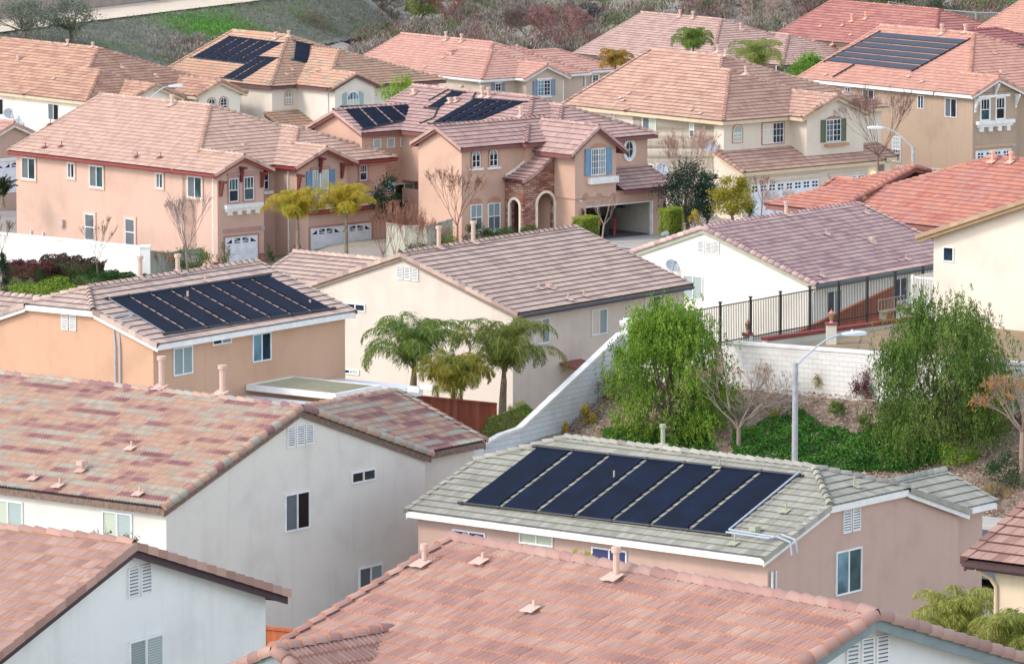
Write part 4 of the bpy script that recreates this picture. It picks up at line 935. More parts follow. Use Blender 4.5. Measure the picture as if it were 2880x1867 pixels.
# ---- tan house with striped solar strips, top right
HR = House('house', 'tan house at top right with grey strip collectors and white bay trim', 2726, 268, 45, 38.5, 5.8,
    T('salmon_roof_tile', ['#c07a67', '#cd8975', '#d79883', '#c68270'], patch=.8, single=.5, joint=.3), stucco('#b29b86', amt=.45), WHITE, prof=0, ch=.36, buttc='#a56a52')
HR.sub(0, 14.8, .05, 16.3, .41, 'WSE', over=.42, rake=.2)
HR.sub(0, 4.7, -.25, 3.2, .42, 'WE', over=.42, rake=.35)
HR.sub(6.2, 14, -1.2, 4, .41, 'WSE', over=.42, rake=.3)
HR.build(); w_ = .1
for a in ((2385, 254.8, 16, 18, 'sx'), (2443, 271, 32, 38, 'sx'), (2590.3, 287.4, 17, 38, 'xx'), (2675, 303.6, 33, 54, 'sx')): HR.window('W', .42, *a[:4], a[4])
HR.window('W', .42, 2522, 420, 24, 70, 'wx', 'h', (5, 6))
HR.window('S', w_, 2770, 308.6, 25, 60, 'kt', 'h', (3, 1), gtop=True, trim=(WHITE, .06)); HR.window('S', w_, 2812.7, 305, 24, 60, 'kk', 'h', (3, 1), gtop=True, trim=(WHITE, .06))
HR.band('S', w_, 2793, 270.5, 88, 7, WHITE, .14); HR.band('S', w_, 2795, 343, 103, 10, WHITE, .3, 'sill'); HR.band('S', w_, 2795, 352, 96, 7, WHITE, .2, 'sill')
for x in (2757, 2782, 2807, 2832): HR.band('S', w_, x, 364 - (x - 2757) * .06, 10, 14, WHITE, .18, 'sill_bracket')
HR.band('S', w_, 2793, 410, 105, 9, stucco('#bda083'), .08); HR.garage('S', w_, 2792.5, 470, 96, 92, 'quad', 4, (WHITE, .06)); HR.band('S', w_, 2852, 408, 10, 6, plain('address_plate', '#9fb4c4', .4), .05, 'address_plaque')
HR.window('S', .7, 2871, 287, 22, 48, 'sx', 'h', (3, 1), gtop=True, trim=(WHITE, .08))
bt = bmesh.new(); F = HR.wf('S', .5); HR.wbox(bt, F, 4.45, 5.6, -5.8, -3.3, 0, .02); HR.part('entry_shadow_panel', bt, plain('entry_shadow', '#2a2028', .8))  # flat dark panel, the entry's shade put into its colour
for x, y in ((2742, 283), (2798, 240), (2856, 270)):
    p = HR.loc(x, y, 'v', .1); bt = bmesh.new(); q = .07
    box(bt, p + Vector((-q, -.42, 0)), (q * 2, 0, 0), (0, .45, 0), (0, 0, .13)); box(bt, p + Vector((-q, -.08, -.75)), (q * 2, 0, 0), (0, .1, 0), (0, 0, .75)); quad(bt, [p + Vector((-q, -.4, 0)), p + Vector((q, -.4, 0)), p + Vector((q, -.02, -.7)), p + Vector((-q, -.02, -.7))])
    for sx in (-q, q): quad(bt, [p + Vector((sx, -.4, 0)), p + Vector((sx, 0, 0)), p + Vector((sx, 0, -.7))])
    HR.part('gable_bracket', bt, WHITE)
SOL_OLD = SOLAR
SOLAR = plain('grey_collector', '#3d424e', .6)
HR.solar([(2473, 94), (2726, 115), (2568, 203), (2322, 176)], 'W', 6, gap=.22, rows=True, lift=.12)
SOLAR = SOL_OLD
HR.pipe([HR.rpt(2402, 187, 'W') + Vector((0, 0, .12)), HR.rpt(2342, 222, 'W') + Vector((0, 0, .12))], .05, DARKP, 'header_pipe')
for x, y, h, k in ((2649, 97, .55, 'flue'), (2715, 93, .45, 'flue'), (2325, 212, .3, 'thin'), (2558, 218, .3, 'thin'), (2595, 232, .3, 'thin')): HR.vent(x, y, 'W', h=h, r=.1 if k == 'flue' else .025, kind=k)
for x, y, k in ((2795, 152, 'thin'), (2774, 212, 'thin'), (2818, 208, 'hood')): HR.vent(x, y, 'S', h=.3 if k == 'thin' else .1, r=.03 if k == 'thin' else .07, kind=k)
# ---- red roof, right middle
H4 = House('house', 'house whose bright red barrel-tile roof fills the right side above the mauve roof', 2249, 597, 54, 43, 3.4,
    T('red_barrel_tile', ['#a4544c', '#b26455', '#c47a60', '#a97272', '#bb6a5c'], patch=.9, lin=(.22, .85), single=.35), stucco('#c9a596'), plain('dark_red_board', '#8c5a50', .8), prof=4, ch=.38, buttc='#8e3f38', amp=.03)
H4.ventm = plain('peach_metal', '#dba68c', .6)
H4.sub(0, 14.2, -16, 0, .41, 'WNE', over=.4, rake=.2); H4.sub(-.75, 12, -3, 1.75, .3, 'WEN', z0=.3, over=.4, rake=.2, walls=False); H4.subs[-1].pl['N'] = (0, -.41, .3 + .41 * 1.9)
H4.sub(.5, 6.3, -1.0, .65 + .0, .41, 'WE', z0=.3, over=.4, rake=.2, walls=False)
H4.build()
for x, y, h, k in ((2792, 458, .5, 'flue'), (2843, 460, .5, 'flue'), (2428, 565, .1, 'hood'), (2366, 580, .25, 'thin'), (2314, 590, .3, 'thin'), ): H4.vent(x, y, 'W', h=h, r=.1 if k == 'flue' else .04, kind=k)
# ---- far row
HA = House('house', 'far left cream house with brown barrel tiles and two satellite dishes', 250, 289, 40, 40, 5.5,
    T('brown_barrel_tile', ['#a26e60', '#b37c69', '#c69a7a', '#ad7767'], patch=.9, lin=(.2, .9), single=.3), stucco('#e6dccb', amt=.1), plain('buff_board', '#cbb59c', .7), prof=4, ch=.38, buttc='#7c5148', tw=.32)
HA.sub(0, 14.3, 1.6, 21.0, .41, 'WSE', over=.4, rake=.2); HA.sub(0, 8.4, .2, 8, .41, 'WSE', over=.4, rake=.2)
HA.sub(2.6, 7.6, -1.0, 3, .41, 'WE', over=.45, rake=.25); HA.sub(8.6, 13.2, -1.0, 4, .43, 'WE', over=.45, rake=.25); HA.build()
HA.window('W', .4, 151, 315.5, 30, 46, 'sk'); HA.window('W', .4, -5, 300, 31, 46, 'sk')
for a in ((595, 300, 20, 46), (628.5, 297, 20, 46)): HA.window('S', -.75, *a, 'tk', 'h', (2, 3), arch=1, trim=(plain('tan_trim', '#b98f70', .8), .07))
HA.dish('W', .4, 33, 320, .42, aim=(-.4, -.9, .35)); HA.dish('W', .4, 61, 345, .4, aim=(-.4, -.6, .8))
for x, y, h, k in ((53, 170, .2, 'hood'), (153, 225, .45, 'thin'), (190, 129, .35, 'flue'), (261, 135, .3, 'flue')): HA.vent(x, y, 'W', h=h, r=.09 if k == 'flue' else .035, kind=k)
for x, y, h, k in ((341, 193, .3, 'thin'), (292, 258, .2, 'hood'), (440, 220, .2, 'hood')): HA.vent(x, y, 'S', h=h, r=.04, kind=k)
HB = House('house', 'cream house with blended brown tile roof and black solar mats, far row left of centre', 762, 245, 39, 40, 5.6,
    T('blend_barrel_tile', ['#96867a', '#a88a78', '#c9a07c', '#cf8a6c', '#bfa58a', '#a78f80'], patch=.9, lin=(.2, .9), single=.35), stucco('#ddd4c6', amt=.1), plain('brown_gutter', '#6b4a48', .6), prof=4, ch=.38, buttc='#6b564c', tw=.32)
HB.sub(0, 14.2, 0, 13.9, .41, 'WSE', over=.4, rake=.2)
HB.sub(2.3, 13.4, -3.6, 6, .38, 'WSE', over=.4, rake=.2); HB.sub(2.35, 6.9, -4.1, 0, .42, 'WE', over=.45, rake=.2); HB.sub(-.4, 3.6, -2.1, .3, .4, 'S', z0=-2.85, over=.3, rake=.2); HB.build()
HB.window('S', .4, 811.3, 275.5, 19, 36, 'bw', 'h', (2, 4), arch=1, trim=(plain('tan_trim', '#b98f70', .8), .05))
HB.window('S', -3.9, 992.5, 281, 34, 46, 'lg', 'v', (4, 4), arch=1, shut=(plain('grey_green_shutter', '#9aaead', .7), .36))
HB.window('W', .4, 672, 279, 12, 34, 'w', '')
HB.solar([(645, 105), (795, 124), (690, 183), (538, 165)], 'W', 5, gap=.16); HB.solar([(727, 162), (783, 166), (680, 231), (624, 222)], 'W', 2, gap=.16)
HB.solar([(829, 119), (877, 130), (868, 182), (822, 172)], 'S', 1)
for x, y, h, k in ((776, 112, .45, 'flue'), (812, 106, .4, 'flue')): HB.vent(x, y, 'W', h=h, r=.1, kind=k)
for x, y in ((820, 200), (803, 212)): HB.vent(x, y, 'S', h=.3, r=.03)
HD = House('house', 'taupe house with coral roof, white gutters and slate blue shutters in the far row', 1351, 225, 37, 38, 5.6,
    T('coral_flat_tile', ['#c18070', '#cc8e7e', '#d69c8b', '#c78777'], patch=.9, single=.5, joint=.25), stucco('#c2b2a0'), plain('white_gutter', '#e6e6e4', .5), prof=0, ch=.36, buttc='#a56a52')
HD.gut = True
HD.sub(0, 10.8, 0, 17.2, .41, 'WS', over=.42, rake=.2); HD.subs[0].pl['E'] = (-.41, 0, .41 * 10.8)
HD.sub(0, 8.4, -.2, 8, .41, 'WSE', over=.42, rake=.2); HD.sub(3.2, 7.7, -1.35, 3, .42, 'WE', over=.45, rake=.35)
HD.sub(6.5, 14.7, 1.2, 8.2, .41, 'SNE', over=.42, rake=.2); HD.sub(3, 13.4, 4.2, 11.4, .41, 'SNE', over=.42, rake=.2, walls=False); HD.sub(8.1, 15, -1.2, 1.6, .4, 'S', z0=-2.7, over=.3, rake=.1); HD.build()
BS = plain('slate_shutter', '#7f8ba0', .7); wt = (WHITE, .1)
HD.window('S', .2, 1400.5, 251, 17, 31, 'k', '', (2, 3), shut=(BS, .28), head=(WHITE, .1, .12)); HD.window('S', -1.0, 1529.5, 248, 36, 44, 'lx', 'v', (4, 4), shut=(BS, .42), head=(WHITE, .12, .14), sill=(WHITE, .1, .1, .15))
HD.window('S', 1.6, 1635.5, 229.5, 17, 33, 'x', '', (2, 4), trim=wt); HD.window('S', 1.6, 1674, 227.5, 17, 33, 'x', '', (2, 4), trim=wt); HD.band('S', 1.6, 1640, 262, 110, 5, WHITE, .08)
bt = bmesh.new(); a, b = HD.loc(1256, 232, 'u', .42), HD.loc(1303, 238, 'u', .42); quad(bt, [a, b, b + Vector((-1.1, 0, -.8)), a + Vector((-1.1, 0, -.8))]); quad(bt, [b, b + Vector((-1.1, 0, -.8)), b + Vector((0, 0, -.8))]); quad(bt, [a, a + Vector((-1.1, 0, -.8)), a + Vector((0, 0, -.8))]); HD.part('awning', bt, plain('awning_canvas', '#b8b3a6', .8))
p = HD.loc(1602, 222, 'v', -.9)
HD.pipe([(-.0, .2, -.2), (.35, .35, -.5), (.35, .35, -5)], .05, WHITE, 'downspout'); HD.pipe([(7.3, -.95, -.2), (7.3, -.95, -4.5)], .05, WHITE, 'downspout')
for x, y, h, k in ((1254, 115, .6, 'flue'), (1298, 120, .55, 'flue'), (1247, 165, .3, 'thin'), (1196, 190, .3, 'thin')): HD.vent(x, y, 'W', h=h, r=.1 if k == 'flue' else .025, kind=k)
HD.vent(1454, 148, 'S', h=.5, r=.08, kind='flue', q=4)
HE = House('house', 'tan house with dusty pink roof beyond the palms in the far row', 1610, 151, 35, 38, 5.5,
    T('dusty_pink_tile', ['#ab7f76', '#bb9086', '#cda496', '#b48880'], patch=.9, lin=(.25, .9), single=.4, joint=.2), stucco('#c9b196'), plain('brown_gutter2', '#6a5654', .6), prof=0, ch=.36, buttc='#7a5a54')
HE.sub(0, 14.4, -17.2, 0, .41, 'WSE', over=.42, rake=.2); HE.sub(5.4, 15.6, -19.5, -12, .36, 'WSE', over=.42, rake=.2); HE.build()
HE.window('S', -19.1, 2205, 196, 46, 24, 'xc')
for x, y in ((1912, 50), (1949, 54), (2083, 86)): HE.vent(x, y, 'W' if x < 2000 else 'S', h=.5, r=.09, kind='flue')
HF = House('house', 'house with brick red barrel roof behind the striped-solar house, top right', 2168, 103, 35, 38, 5.3,
    T('brick_red_tile', ['#a5545a', '#b5625c', '#c47866', '#ad6a6e'], patch=.9, lin=(.2, .9), single=.35, joint=.2), stucco('#c9b196'), plain('brown_gutter2', '#6a5654', .6), prof=0, ch=.4, buttc='#7c3c38')
HF.ventm = plain('peach_metal', '#dba68c', .6)
HF.sub(0, 12.6, -19.3, 0, .41, 'WSE', over=.42, rake=.2); HF.sub(6, 17.6, -18.5, -12.3, .41, 'SNE', over=.42, rake=.2, walls=False); HF.build()
for x, y, h, k in ((2396, 62, .5, 'flue'), (2435, 55, .5, 'flue'), (2309, 76, .25, 'thin'), (2369, 74, .3, 'thin'), (2394, 100, .3, 'thin'), (2341, 128, .3, 'thin')): HF.vent(x, y, 'W', h=h, r=.09 if k == 'flue' else .04, kind=k)
HI = House('house', 'maroon hipped roof peeking between the tan house and the roof at the top right corner', 2872, 125, 38, 38, 5.3,
    T('maroon_tile', ['#9c4c56', '#ad5a5c', '#bb6e6a'], patch=.9, single=.4, joint=.2), stucco('#c9b196'), plain('brown_gutter2', '#6a5654', .6), prof=0, ch=.4, buttc='#6c3038')
HI.sub(-9, 2.4, 0, 4.9, .41, 'SNE', over=.4, rake=.2); HI.build()
HJ = House('house', 'salmon-roofed house cut by the top right corner of the view', 2743, 84, 36, 40, 5.3,
    T('salmon_roof_tile', ['#c07a67', '#cd8975', '#d79883', '#c68270'], patch=.8, single=.5, joint=.3), stucco('#e0d0ac'), plain('olive_gutter', '#8c7a5c', .6), prof=0, ch=.36, buttc='#a56a52')
HJ.sub(0, 14, -16, 0, .41, 'WSE', over=.42, rake=.2); HJ.build(); HJ.window('W', .42, 2874, 128, 14, 26, 'w', '')
# ---- right edge, tall cream wall with balcony
H13 = House('house', 'tall cream house at the right edge with small dark window and white balcony', 2591, 662, 68, 53, 5.4,
    T('tan_tile', ['#a5805f', '#b48f6c', '#c49c7c'], patch=.9, single=.5, joint=.3), stucco('#e0d2c2', amt=.1), plain('tan_barge', '#a08562', .8), prof=0, ch=.38, buttc='#6c5038')
H13.sub(-.35, 10, -13, 0, .35, 'NS', over=.55, rake=.45); H13.build()
H13.window('W', .1, 2668, 715, 31, 42, 'x', '')
bt = bmesh.new(); F = H13.wf('W', .1); zb = -3.25
box(bt, (.5, -.5, zb), (2.8, 0, 0), (0, 1.3, 0), (0, 0, .35)); box(bt, (.6, .55, zb - 2.3), (.16, 0, 0), (0, .16, 0), (0, 0, 2.3)); H13.part('balcony_deck', bt, WHITE)
bt = bmesh.new()
for z_ in (zb + .42, zb + 1.38): box(bt, (.52, -.5, z_), (.05, 0, 0), (0, 1.26, 0), (0, 0, .06)); box(bt, (.52, .74, z_), (2.7, 0, 0), (0, .05, 0), (0, 0, .06))
for i in range(11): box(bt, (.53, -.48 + i * .12, zb + .45), (.03, 0, 0), (0, .03, 0), (0, 0, .95))
for i in range(22): box(bt, (.6 + i * .12, .75, zb + .45), (.03, 0, 0), (0, .03, 0), (0, 0, .95))
box(bt, (.48, .68, zb + .35), (.13, 0, 0), (0, .13, 0), (0, 0, 1.15)); H13.part('balcony_railing', bt, WHITE)
H12 = House('house', 'cream house corner at lower right edge under chestnut tiles with curved downspout', 2711, 1570, 130, 52, 5.6,
    T('chestnut_tile', ['#8a5c54', '#9c6c62', '#b88878', '#a27468'], patch=.9, single=.7, joint=.5), stucco('#ddc9ab'), plain('brown_gutter3', '#4e3534', .5), prof=0, ch=.37, buttc='#5e3c34')
H12.gut = True; H12.sub(0, 8, -8, 0, .36, 'WE', over=.4, rake=.55); H12.build(); H12.pipe([(.0, -.28, -.2), (.3, -.5, -.42), (.36, -.6, -.6), (.36, -.6, -5.5)], .045, plain('buff_pipe', '#d6c2a0', .5), 'downspout')
H14 = House('house', 'taupe garage front with white trim at the far left edge beside the peach house', 102.4, 373, 46, 42, 4.2,
    T('pink_flat_tile2', ['#b17d70', '#c48d80', '#cf9d8e'], patch=.9, single=.6, joint=.3), stucco('#bb9f8f'), WHITE, prof=0, ch=.37, buttc='#a06a56')
H14.sub(-3.3, 0, 0, 6, .42, 'WE', over=.3, rake=.3); H14.build(); H14.garage('S', .3, 10, 500, 150, 88, 'fan', 8, (WHITE, .15)); H14.band('S', .3, 40, 447, 100, 8, WHITE, .1)
# ================================================================ terrain
def mesh_np(name, V, F, mats, parent=None, loc=(0, 0, 0), smooth=False, mi=None):
    me = bpy.data.meshes.new(name); V = np.asarray(V, np.float32); F = np.asarray(F, np.int32); n, k = F.shape
    me.vertices.add(len(V)); me.vertices.foreach_set('co', V.ravel()); me.loops.add(n * k); me.loops.foreach_set('vertex_index', F.ravel())
    me.polygons.add(n); me.polygons.foreach_set('loop_start', np.arange(n, dtype=np.int32) * k)
    if mi is not None: me.polygons.foreach_set('material_index', np.asarray(mi, np.int32))
    me.polygons.foreach_set('use_smooth', np.full(n, smooth)); me.update(); me.validate()
    return link(name, me, mats, parent, loc)
Z0 = CAMZ
ctl = []
for h_ in (H1, H2, H3, H4, H5, H6, H7, H8, H9, H10, H11, HR, HA, HB, HD, HE, HF, HJ, H12, H13):
    p = h_.root.location; ctl.append((p.x, p.y, p.z))
    for (u, v) in ((8, 8), (0, -3), (-3, 4)): ctl.append((p.x + u * h_.c - v * h_.s, p.y + u * h_.s + v * h_.c, p.z))
for x, y, z in ((-60, 455, -35.6), (-30, 452, -35.5), (0, 452, -35.5), (30, 460, -35.5), (60, 455, -35.5), (-60, 500, -35.5), (0, 500, -35.5), (60, 500, -35.5), (-70, 560, -35.5), (70, 600, -35.5), (0, 560, -35.5), (0, 640, -35.5), (-120, 300, -36), (120, 300, -34), (120, 450, -35.5), (-120, 200, -32), (90, 180, -31), (0, 60, -20), (60, 70, -20), (-60, 70, -22), (0, 900, -35), (-300, 900, -35), (300, 900, -35), (0, 1500, -35)): ctl.append((x, y, z + Z0))
def gp(px, py, d, dz=0.): p = at(px, py, d); ctl.append((p.x, p.y, p.z + dz)); return p
for a in ((1161, 1125, 214), (1290, 1200, 212), (1415, 1185, 213), (1380, 1215, 210.5), (1240, 1195, 213), (150, 830, 277), (20, 850, 272), (350, 820, 279), (410, 790, 281)): gp(*a)
SL = at(1738, 935, 215); SD = Vector((math.sin(math.radians(56)), -math.cos(math.radians(56)), 0)); SP = Vector((-SD.y * -1, -SD.x, 0)); SP = Vector((SD.y, -SD.x, 0))
if SP.y > 0: SP = -SP          # SD runs along the long wall to the right, SP runs down the bank towards the camera
WB = SL.z - 1.85
for q, z in ((14, -33.1), (20, -33.2)):
    for s_ in (0, 8, 16, 24): p = SL + SD * s_ + SP * q; ctl.append((p.x, p.y, z + Z0))
CT_ = np.array(ctl)
def gz(x, y):
    x = np.asarray(x, float); y = np.asarray(y, float)
    d2 = (x[..., None] - CT_[:, 0]) ** 2 + (y[..., None] - CT_[:, 1]) ** 2; w_ = 1 / (d2 ** 1.6 + 3.)
    return (w_ * CT_[:, 2]).sum(-1) / w_.sum(-1)
def gnd(x, y): return float(gz(np.array([x]), np.array([y]))[0])
def ground_material(name, cols, sc1=.12, sc2=1.5, bump=.4, pos=None):
    m, nt, b = newmat(name); L = nt.links.new; b.inputs['Roughness'].default_value = .95
    g = node(nt, 'NewGeometry'); n = node(nt, 'TexNoise'); n.inputs['Scale'].default_value = sc1; n.inputs['Detail'].default_value = 8; n.inputs['Roughness'].default_value = .62; L(g.outputs['Position'], n.inputs[0])
    n2 = node(nt, 'TexNoise'); n2.inputs['Scale'].default_value = sc2; n2.inputs['Detail'].default_value = 8; n2.inputs['Roughness'].default_value = .75; L(g.outputs['Position'], n2.inputs[0])
    mx = node(nt, 'Mix'); mx.inputs[0].default_value = .42; L(n.outputs[0], mx.inputs[2]); L(n2.outputs[0], mx.inputs[3])
    mr = node(nt, 'MapRange'); mr.inputs[1].default_value = .36; mr.inputs[2].default_value = .64; L(mx.outputs[0], mr.inputs[0])
    r = ramp(nt, cols, pos); L(mr.outputs[0], r.inputs[0]); L(r.outputs[0], b.inputs['Base Color'])
    bp = node(nt, 'Bump'); bp.inputs['Strength'].default_value = bump; bp.inputs['Distance'].default_value = .15; L(n2.outputs[0], bp.inputs['Height']); L(bp.outputs[0], b.inputs['Normal'])
    return m
xs = np.concatenate([np.linspace(-900, -70, 12), np.linspace(-60, 60, 100), np.linspace(70, 900, 12)]); ys = np.concatenate([np.linspace(20, 90, 8), np.linspace(95, 330, 120), np.linspace(335, 640, 90), np.linspace(660, 3000, 20)])
X, Y = np.meshgrid(xs, ys); ZZ = gz(X, Y) + np.where(Y > 440, RNG.normal(0, .25, X.shape), 0)
idx = np.arange(X.size).reshape(X.shape); Fq = np.stack([idx[:-1, :-1], idx[:-1, 1:], idx[1:, 1:], idx[1:, :-1]], -1).reshape(-1, 4)
GM = ground_material('dry_ground', ['#6f7358', '#8a8470', '#9c9286', '#8a8280', '#76795f'], .07, .6)
tag(mesh_np('ground', np.stack([X, Y, ZZ], -1).reshape(-1, 3), Fq, GM, smooth=True), kind='structure')
def sheet(name, pts, mat, kind='structure', nu=2, nv=2, noise=0.):
    """bilinear sheet between four points, optionally roughened"""
    a, b, c, d = [Vector(p) for p in pts]; V = []
    for j in range(nv + 1):
        for i in range(nu + 1):
            f, g = i / nu, j / nv; p = a.lerp(b, f).lerp(d.lerp(c, f), g); V.append((p.x, p.y, p.z + (random.uniform(-noise, noise) if noise else 0)))
    F_ = [(j * (nu + 1) + i, j * (nu + 1) + i + 1, (j + 1) * (nu + 1) + i + 1, (j + 1) * (nu + 1) + i) for j in range(nv) for i in range(nu)]
    return tag(mesh_np(name, V, F_, mat, smooth=noise > 0), kind=kind)
# planted bank behind the sage-roofed house, pavement and road at its foot
MULCH = ground_material('wood_mulch', ['#54423a', '#8a7364', '#bda893', '#77624f'], .9, 9., 1.)
B0 = SL - SD * .0; zb = WB
def bank(s_, q): p = SL + SD * s_ + SP * q; return Vector((p.x, p.y, zb + .15 - .33 * max(0, q) if q < 8.2 else zb + .15 - .33 * 8.2))
sheet('bank', [bank(-.1, -.3), bank(34, -.3), bank(34, 8.2), bank(-.1, 8.2)], MULCH, nu=100, nv=30, noise=.06)
zf_ = bank(0, 8.2).z
def flat(s_, q, z): p = SL + SD * s_ + SP * q; return Vector((p.x, p.y, z))
CONC = plain('concrete', '#b9b4ab', .85, scale=1.2, var=.08)
bt = bmesh.new(); P_ = flat(-12, 8.2, zf_ - .4); box(bt, P_, SD * 60, SP * 1.7, (0, 0, .45)); box(bt, flat(-12, 9.9, zf_ - .4), SD * 60, SP * .15, (0, 0, .42)); tag(objbm('pavement', bt, CONC), kind='structure')
sheet('road', [flat(-12, 10.05, zf_ - .1), flat(50, 10.05, zf_ - .1), flat(50, 19, zf_ - .1), flat(-12, 19, zf_ - .1)], plain('asphalt', '#4d4f55', .9, scale=4.))
# yard behind the long wall
YZ = SL.z - .25; UP = -SP
YD = ground_material('yard_soil', ['#5f7a3c', '#8b7a5e', '#9a8468', '#7f6d55'], .5, 3.)
sheet('yard', [flat(7.2, -.25, YZ), flat(34, -.25, YZ), flat(34, -26, YZ - .2), flat(7.2, -26, YZ - .2)], YD, nu=20, nv=20, noise=.03)
# driveways
def drive(h_, u0, u1, v0, v1, z, name='driveway'):
    f = lambda u, v: h_.root.location + Vector((u * h_.c - v * h_.s, u * h_.s + v * h_.c, z)); bt = bmesh.new()
    quad(bt, [f(u0, v0), f(u1, v0), f(u1, v1), f(u0, v1)]); a = f(u0, v1); tag(objbm(name, bt, CONC), kind='structure')
drive(H2, 6.1, 12.9, -2.81, -14, .03); drive(H1, .6, 4.0, .35, -9, .06); drive(H1, 6, 12.6, -.75, -9, .06); drive(H3, .8, 11, -2.05, -12, .06)
# far side: embankment with dirt path and long block wall
E0, E1 = at(-150, 112, 432), at(1250, -60, 503); ED = (E1 - E0); ED.z = 0; EL = ED.length; ED.normalize(); EN = Vector((ED.y, -ED.x, 0))
if EN.y > 0: EN = -EN
EZ0, EZ1 = E0.z, E1.z
ep = lambda t, n, dz=0.: Vector((E0.x + ED.x * EL * t + EN.x * n, E0.y + ED.y * EL * t + EN.y * n, EZ0 + (EZ1 - EZ0) * t + dz))
GREEN = ground_material('embankment_grass', ['#6b6a68', '#676b5e', '#807b76', '#63704e', '#5a8a3c', '#74746c'], .09, .7, .6, [0, .3, .45, .68, .85, 1])
V = []; nx_, ny_ = 120, 30
for j in range(ny_ + 1):
    for i in range(nx_ + 1):
        t = .8 * i / nx_; nm_ = 16 - 14 * t; n = nm_ * j / ny_; p = ep(t, n, -3.4 * min(1, n / nm_) ** 1.1 + random.uniform(-.12, .12)); V.append(p)
sheetF = [(j * (nx_ + 1) + i, j * (nx_ + 1) + i + 1, (j + 1) * (nx_ + 1) + i + 1, (j + 1) * (nx_ + 1) + i) for j in range(ny_) for i in range(nx_)]
tag(mesh_np('embankment', V, sheetF, GREEN, smooth=True), kind='structure')
sheet('dirt_path', [ep(0, .3, .12), ep(1, .3, .12), ep(1, -7.5, .12), ep(0, -7.5, .12)], ground_material('path_dust', ['#c9b79f', '#d6c6b0', '#bda98f'], .3, 2., .1), nu=60, nv=4)
sheet('hillside', [ep(0, -7.6, .1), ep(1, -7.6, .1), ep(1.2, -200, 8), ep(-.2, -200, 8)], GM, nu=10, nv=10)
bt = bmesh.new(); a, b = ep(0, -7.6, -.3), ep(1, -7.6, -.3); box(bt, a, b - a, -EN * .2, (0, 0, 2.7)); box(bt, a + Vector((0, 0, 2.701)) + EN * .05, b - a, -EN * .3, (0, 0, .12))
tag(objbm('block_wall', bt, block_mat('#a08f88', 'grey_brown_block', .4, .2, .012, .85)), 'long grey-brown block wall beside the dirt path at the top left', 'wall')
def wallstrip(name, pts, th, mat, label, cat='wall', cap=None, capm=None, loc_yaw=None):
    """pts: (x, y, zbottom, ztop)"""
    root = empty(name, (pts[0][0], pts[0][1], pts[0][2]), 0, label, cat)
    d = Vector((pts[-1][0] - pts[0][0], pts[-1][1] - pts[0][1], 0)); yaw = math.atan2(d.y, d.x); root.rotation_euler.z = yaw
    R_ = Matrix.Rotation(-yaw, 3, 'Z'); o = root.location
    lp = [(R_ @ Vector((p[0] - o.x, p[1] - o.y, 0)), p[2] - o.z, p[3] - o.z) for p in pts]
    bw, bc = bmesh.new(), bmesh.new()
    for (a, za0, za1), (b, zb0, zb1) in zip(lp[:-1], lp[1:]):
        t = (b - a).normalized(); n = Vector((-t.y, t.x, 0)) * th / 2
        for bmx, h0, h1, nn in ((bw, 0, 0, n), (bc, 'c', 0, n * 1.0 + n.normalized() * .045)):
            if bmx is bw: lo0, hi0, lo1, hi1 = za0, za1, zb0, zb1
            else: lo0, hi0, lo1, hi1 = za1 - .02, za1 + (cap or .1), zb1 - .02, zb1 + (cap or .1)
            v = [a - nn + Vector((0, 0, lo0)), b - nn + Vector((0, 0, lo1)), b + nn + Vector((0, 0, lo1)), a + nn + Vector((0, 0, lo0)), a - nn + Vector((0, 0, hi0)), b - nn + Vector((0, 0, hi1)), b + nn + Vector((0, 0, hi1)), a + nn + Vector((0, 0, hi0))]
            v = [bmx.verts.new(x) for x in v]
            for f in ((0, 1, 5, 4), (1, 2, 6, 5), (2, 3, 7, 6), (3, 0, 4, 7), (4, 5, 6, 7), (3, 2, 1, 0)): bmx.faces.new([v[i] for i in f])
    objbm('wall_body', bw, mat, root); objbm('coping', bc, capm or WHITE, root); return root
WBL = block_mat('#e9e6e0', 'white_block', .4, .2, .008, .95)
A_, B_ = SL, flat(34, 0, SL.z + .4)
wallstrip('garden_wall', [(A_.x, A_.y, WB - .5, SL.z - .1), (B_.x, B_.y, WB - .4, B_.z - .1)], .2, WBL, 'long white block wall along the top of the planted bank')
pts = []
for (x, y, d) in ((1742, 936, 214.7), (1460, 1201, 208.2), (1407, 1219, 207.4), (1330, 1262, 206.2)): p = at(x, y, d); pts.append((p.x, p.y, p.z - 2.4, p.z - .1))
wallstrip('garden_wall', pts, .2, block_mat('#e4e6ea', 'white_block_worn', .4, .2, .01, .88), 'sloping white wall running down the bank left of the green pepper tree')
p = at(1345, 1252, 206); bt = bmesh.new(); box(bt, p + Vector((-.22, -.22, -2)), (.44, 0, 0), (0, .44, 0), (0, 0, 2)); box(bt, p + Vector((-.27, -.27, .001)), (.54, 0, 0), (0, .54, 0), (0, 0, .1)); tag(objbm('wall_pillar', bt, WHITE), 'square white pillar at the low end of the sloping white wall', 'pillar')
p = at(1768, 905, 215.2); bt = bmesh.new(); box(bt, p + Vector((-.3, -.3, -2)), (.6, 0, 0), (0, .6, 0), (0, 0, 1.9)); box(bt, p + Vector((-.36, -.36, -.1)), (.72, 0, 0), (0, .72, 0), (0, 0, .12)); box(bt, p + Vector((-.22, -.22, .02)), (.44, 0, 0), (0, .44, 0), (0, 0, .12)); tag(objbm('wall_pillar', bt, WHITE), 'white capped pillar where the two white walls meet beside the pepper tree', 'pillar')
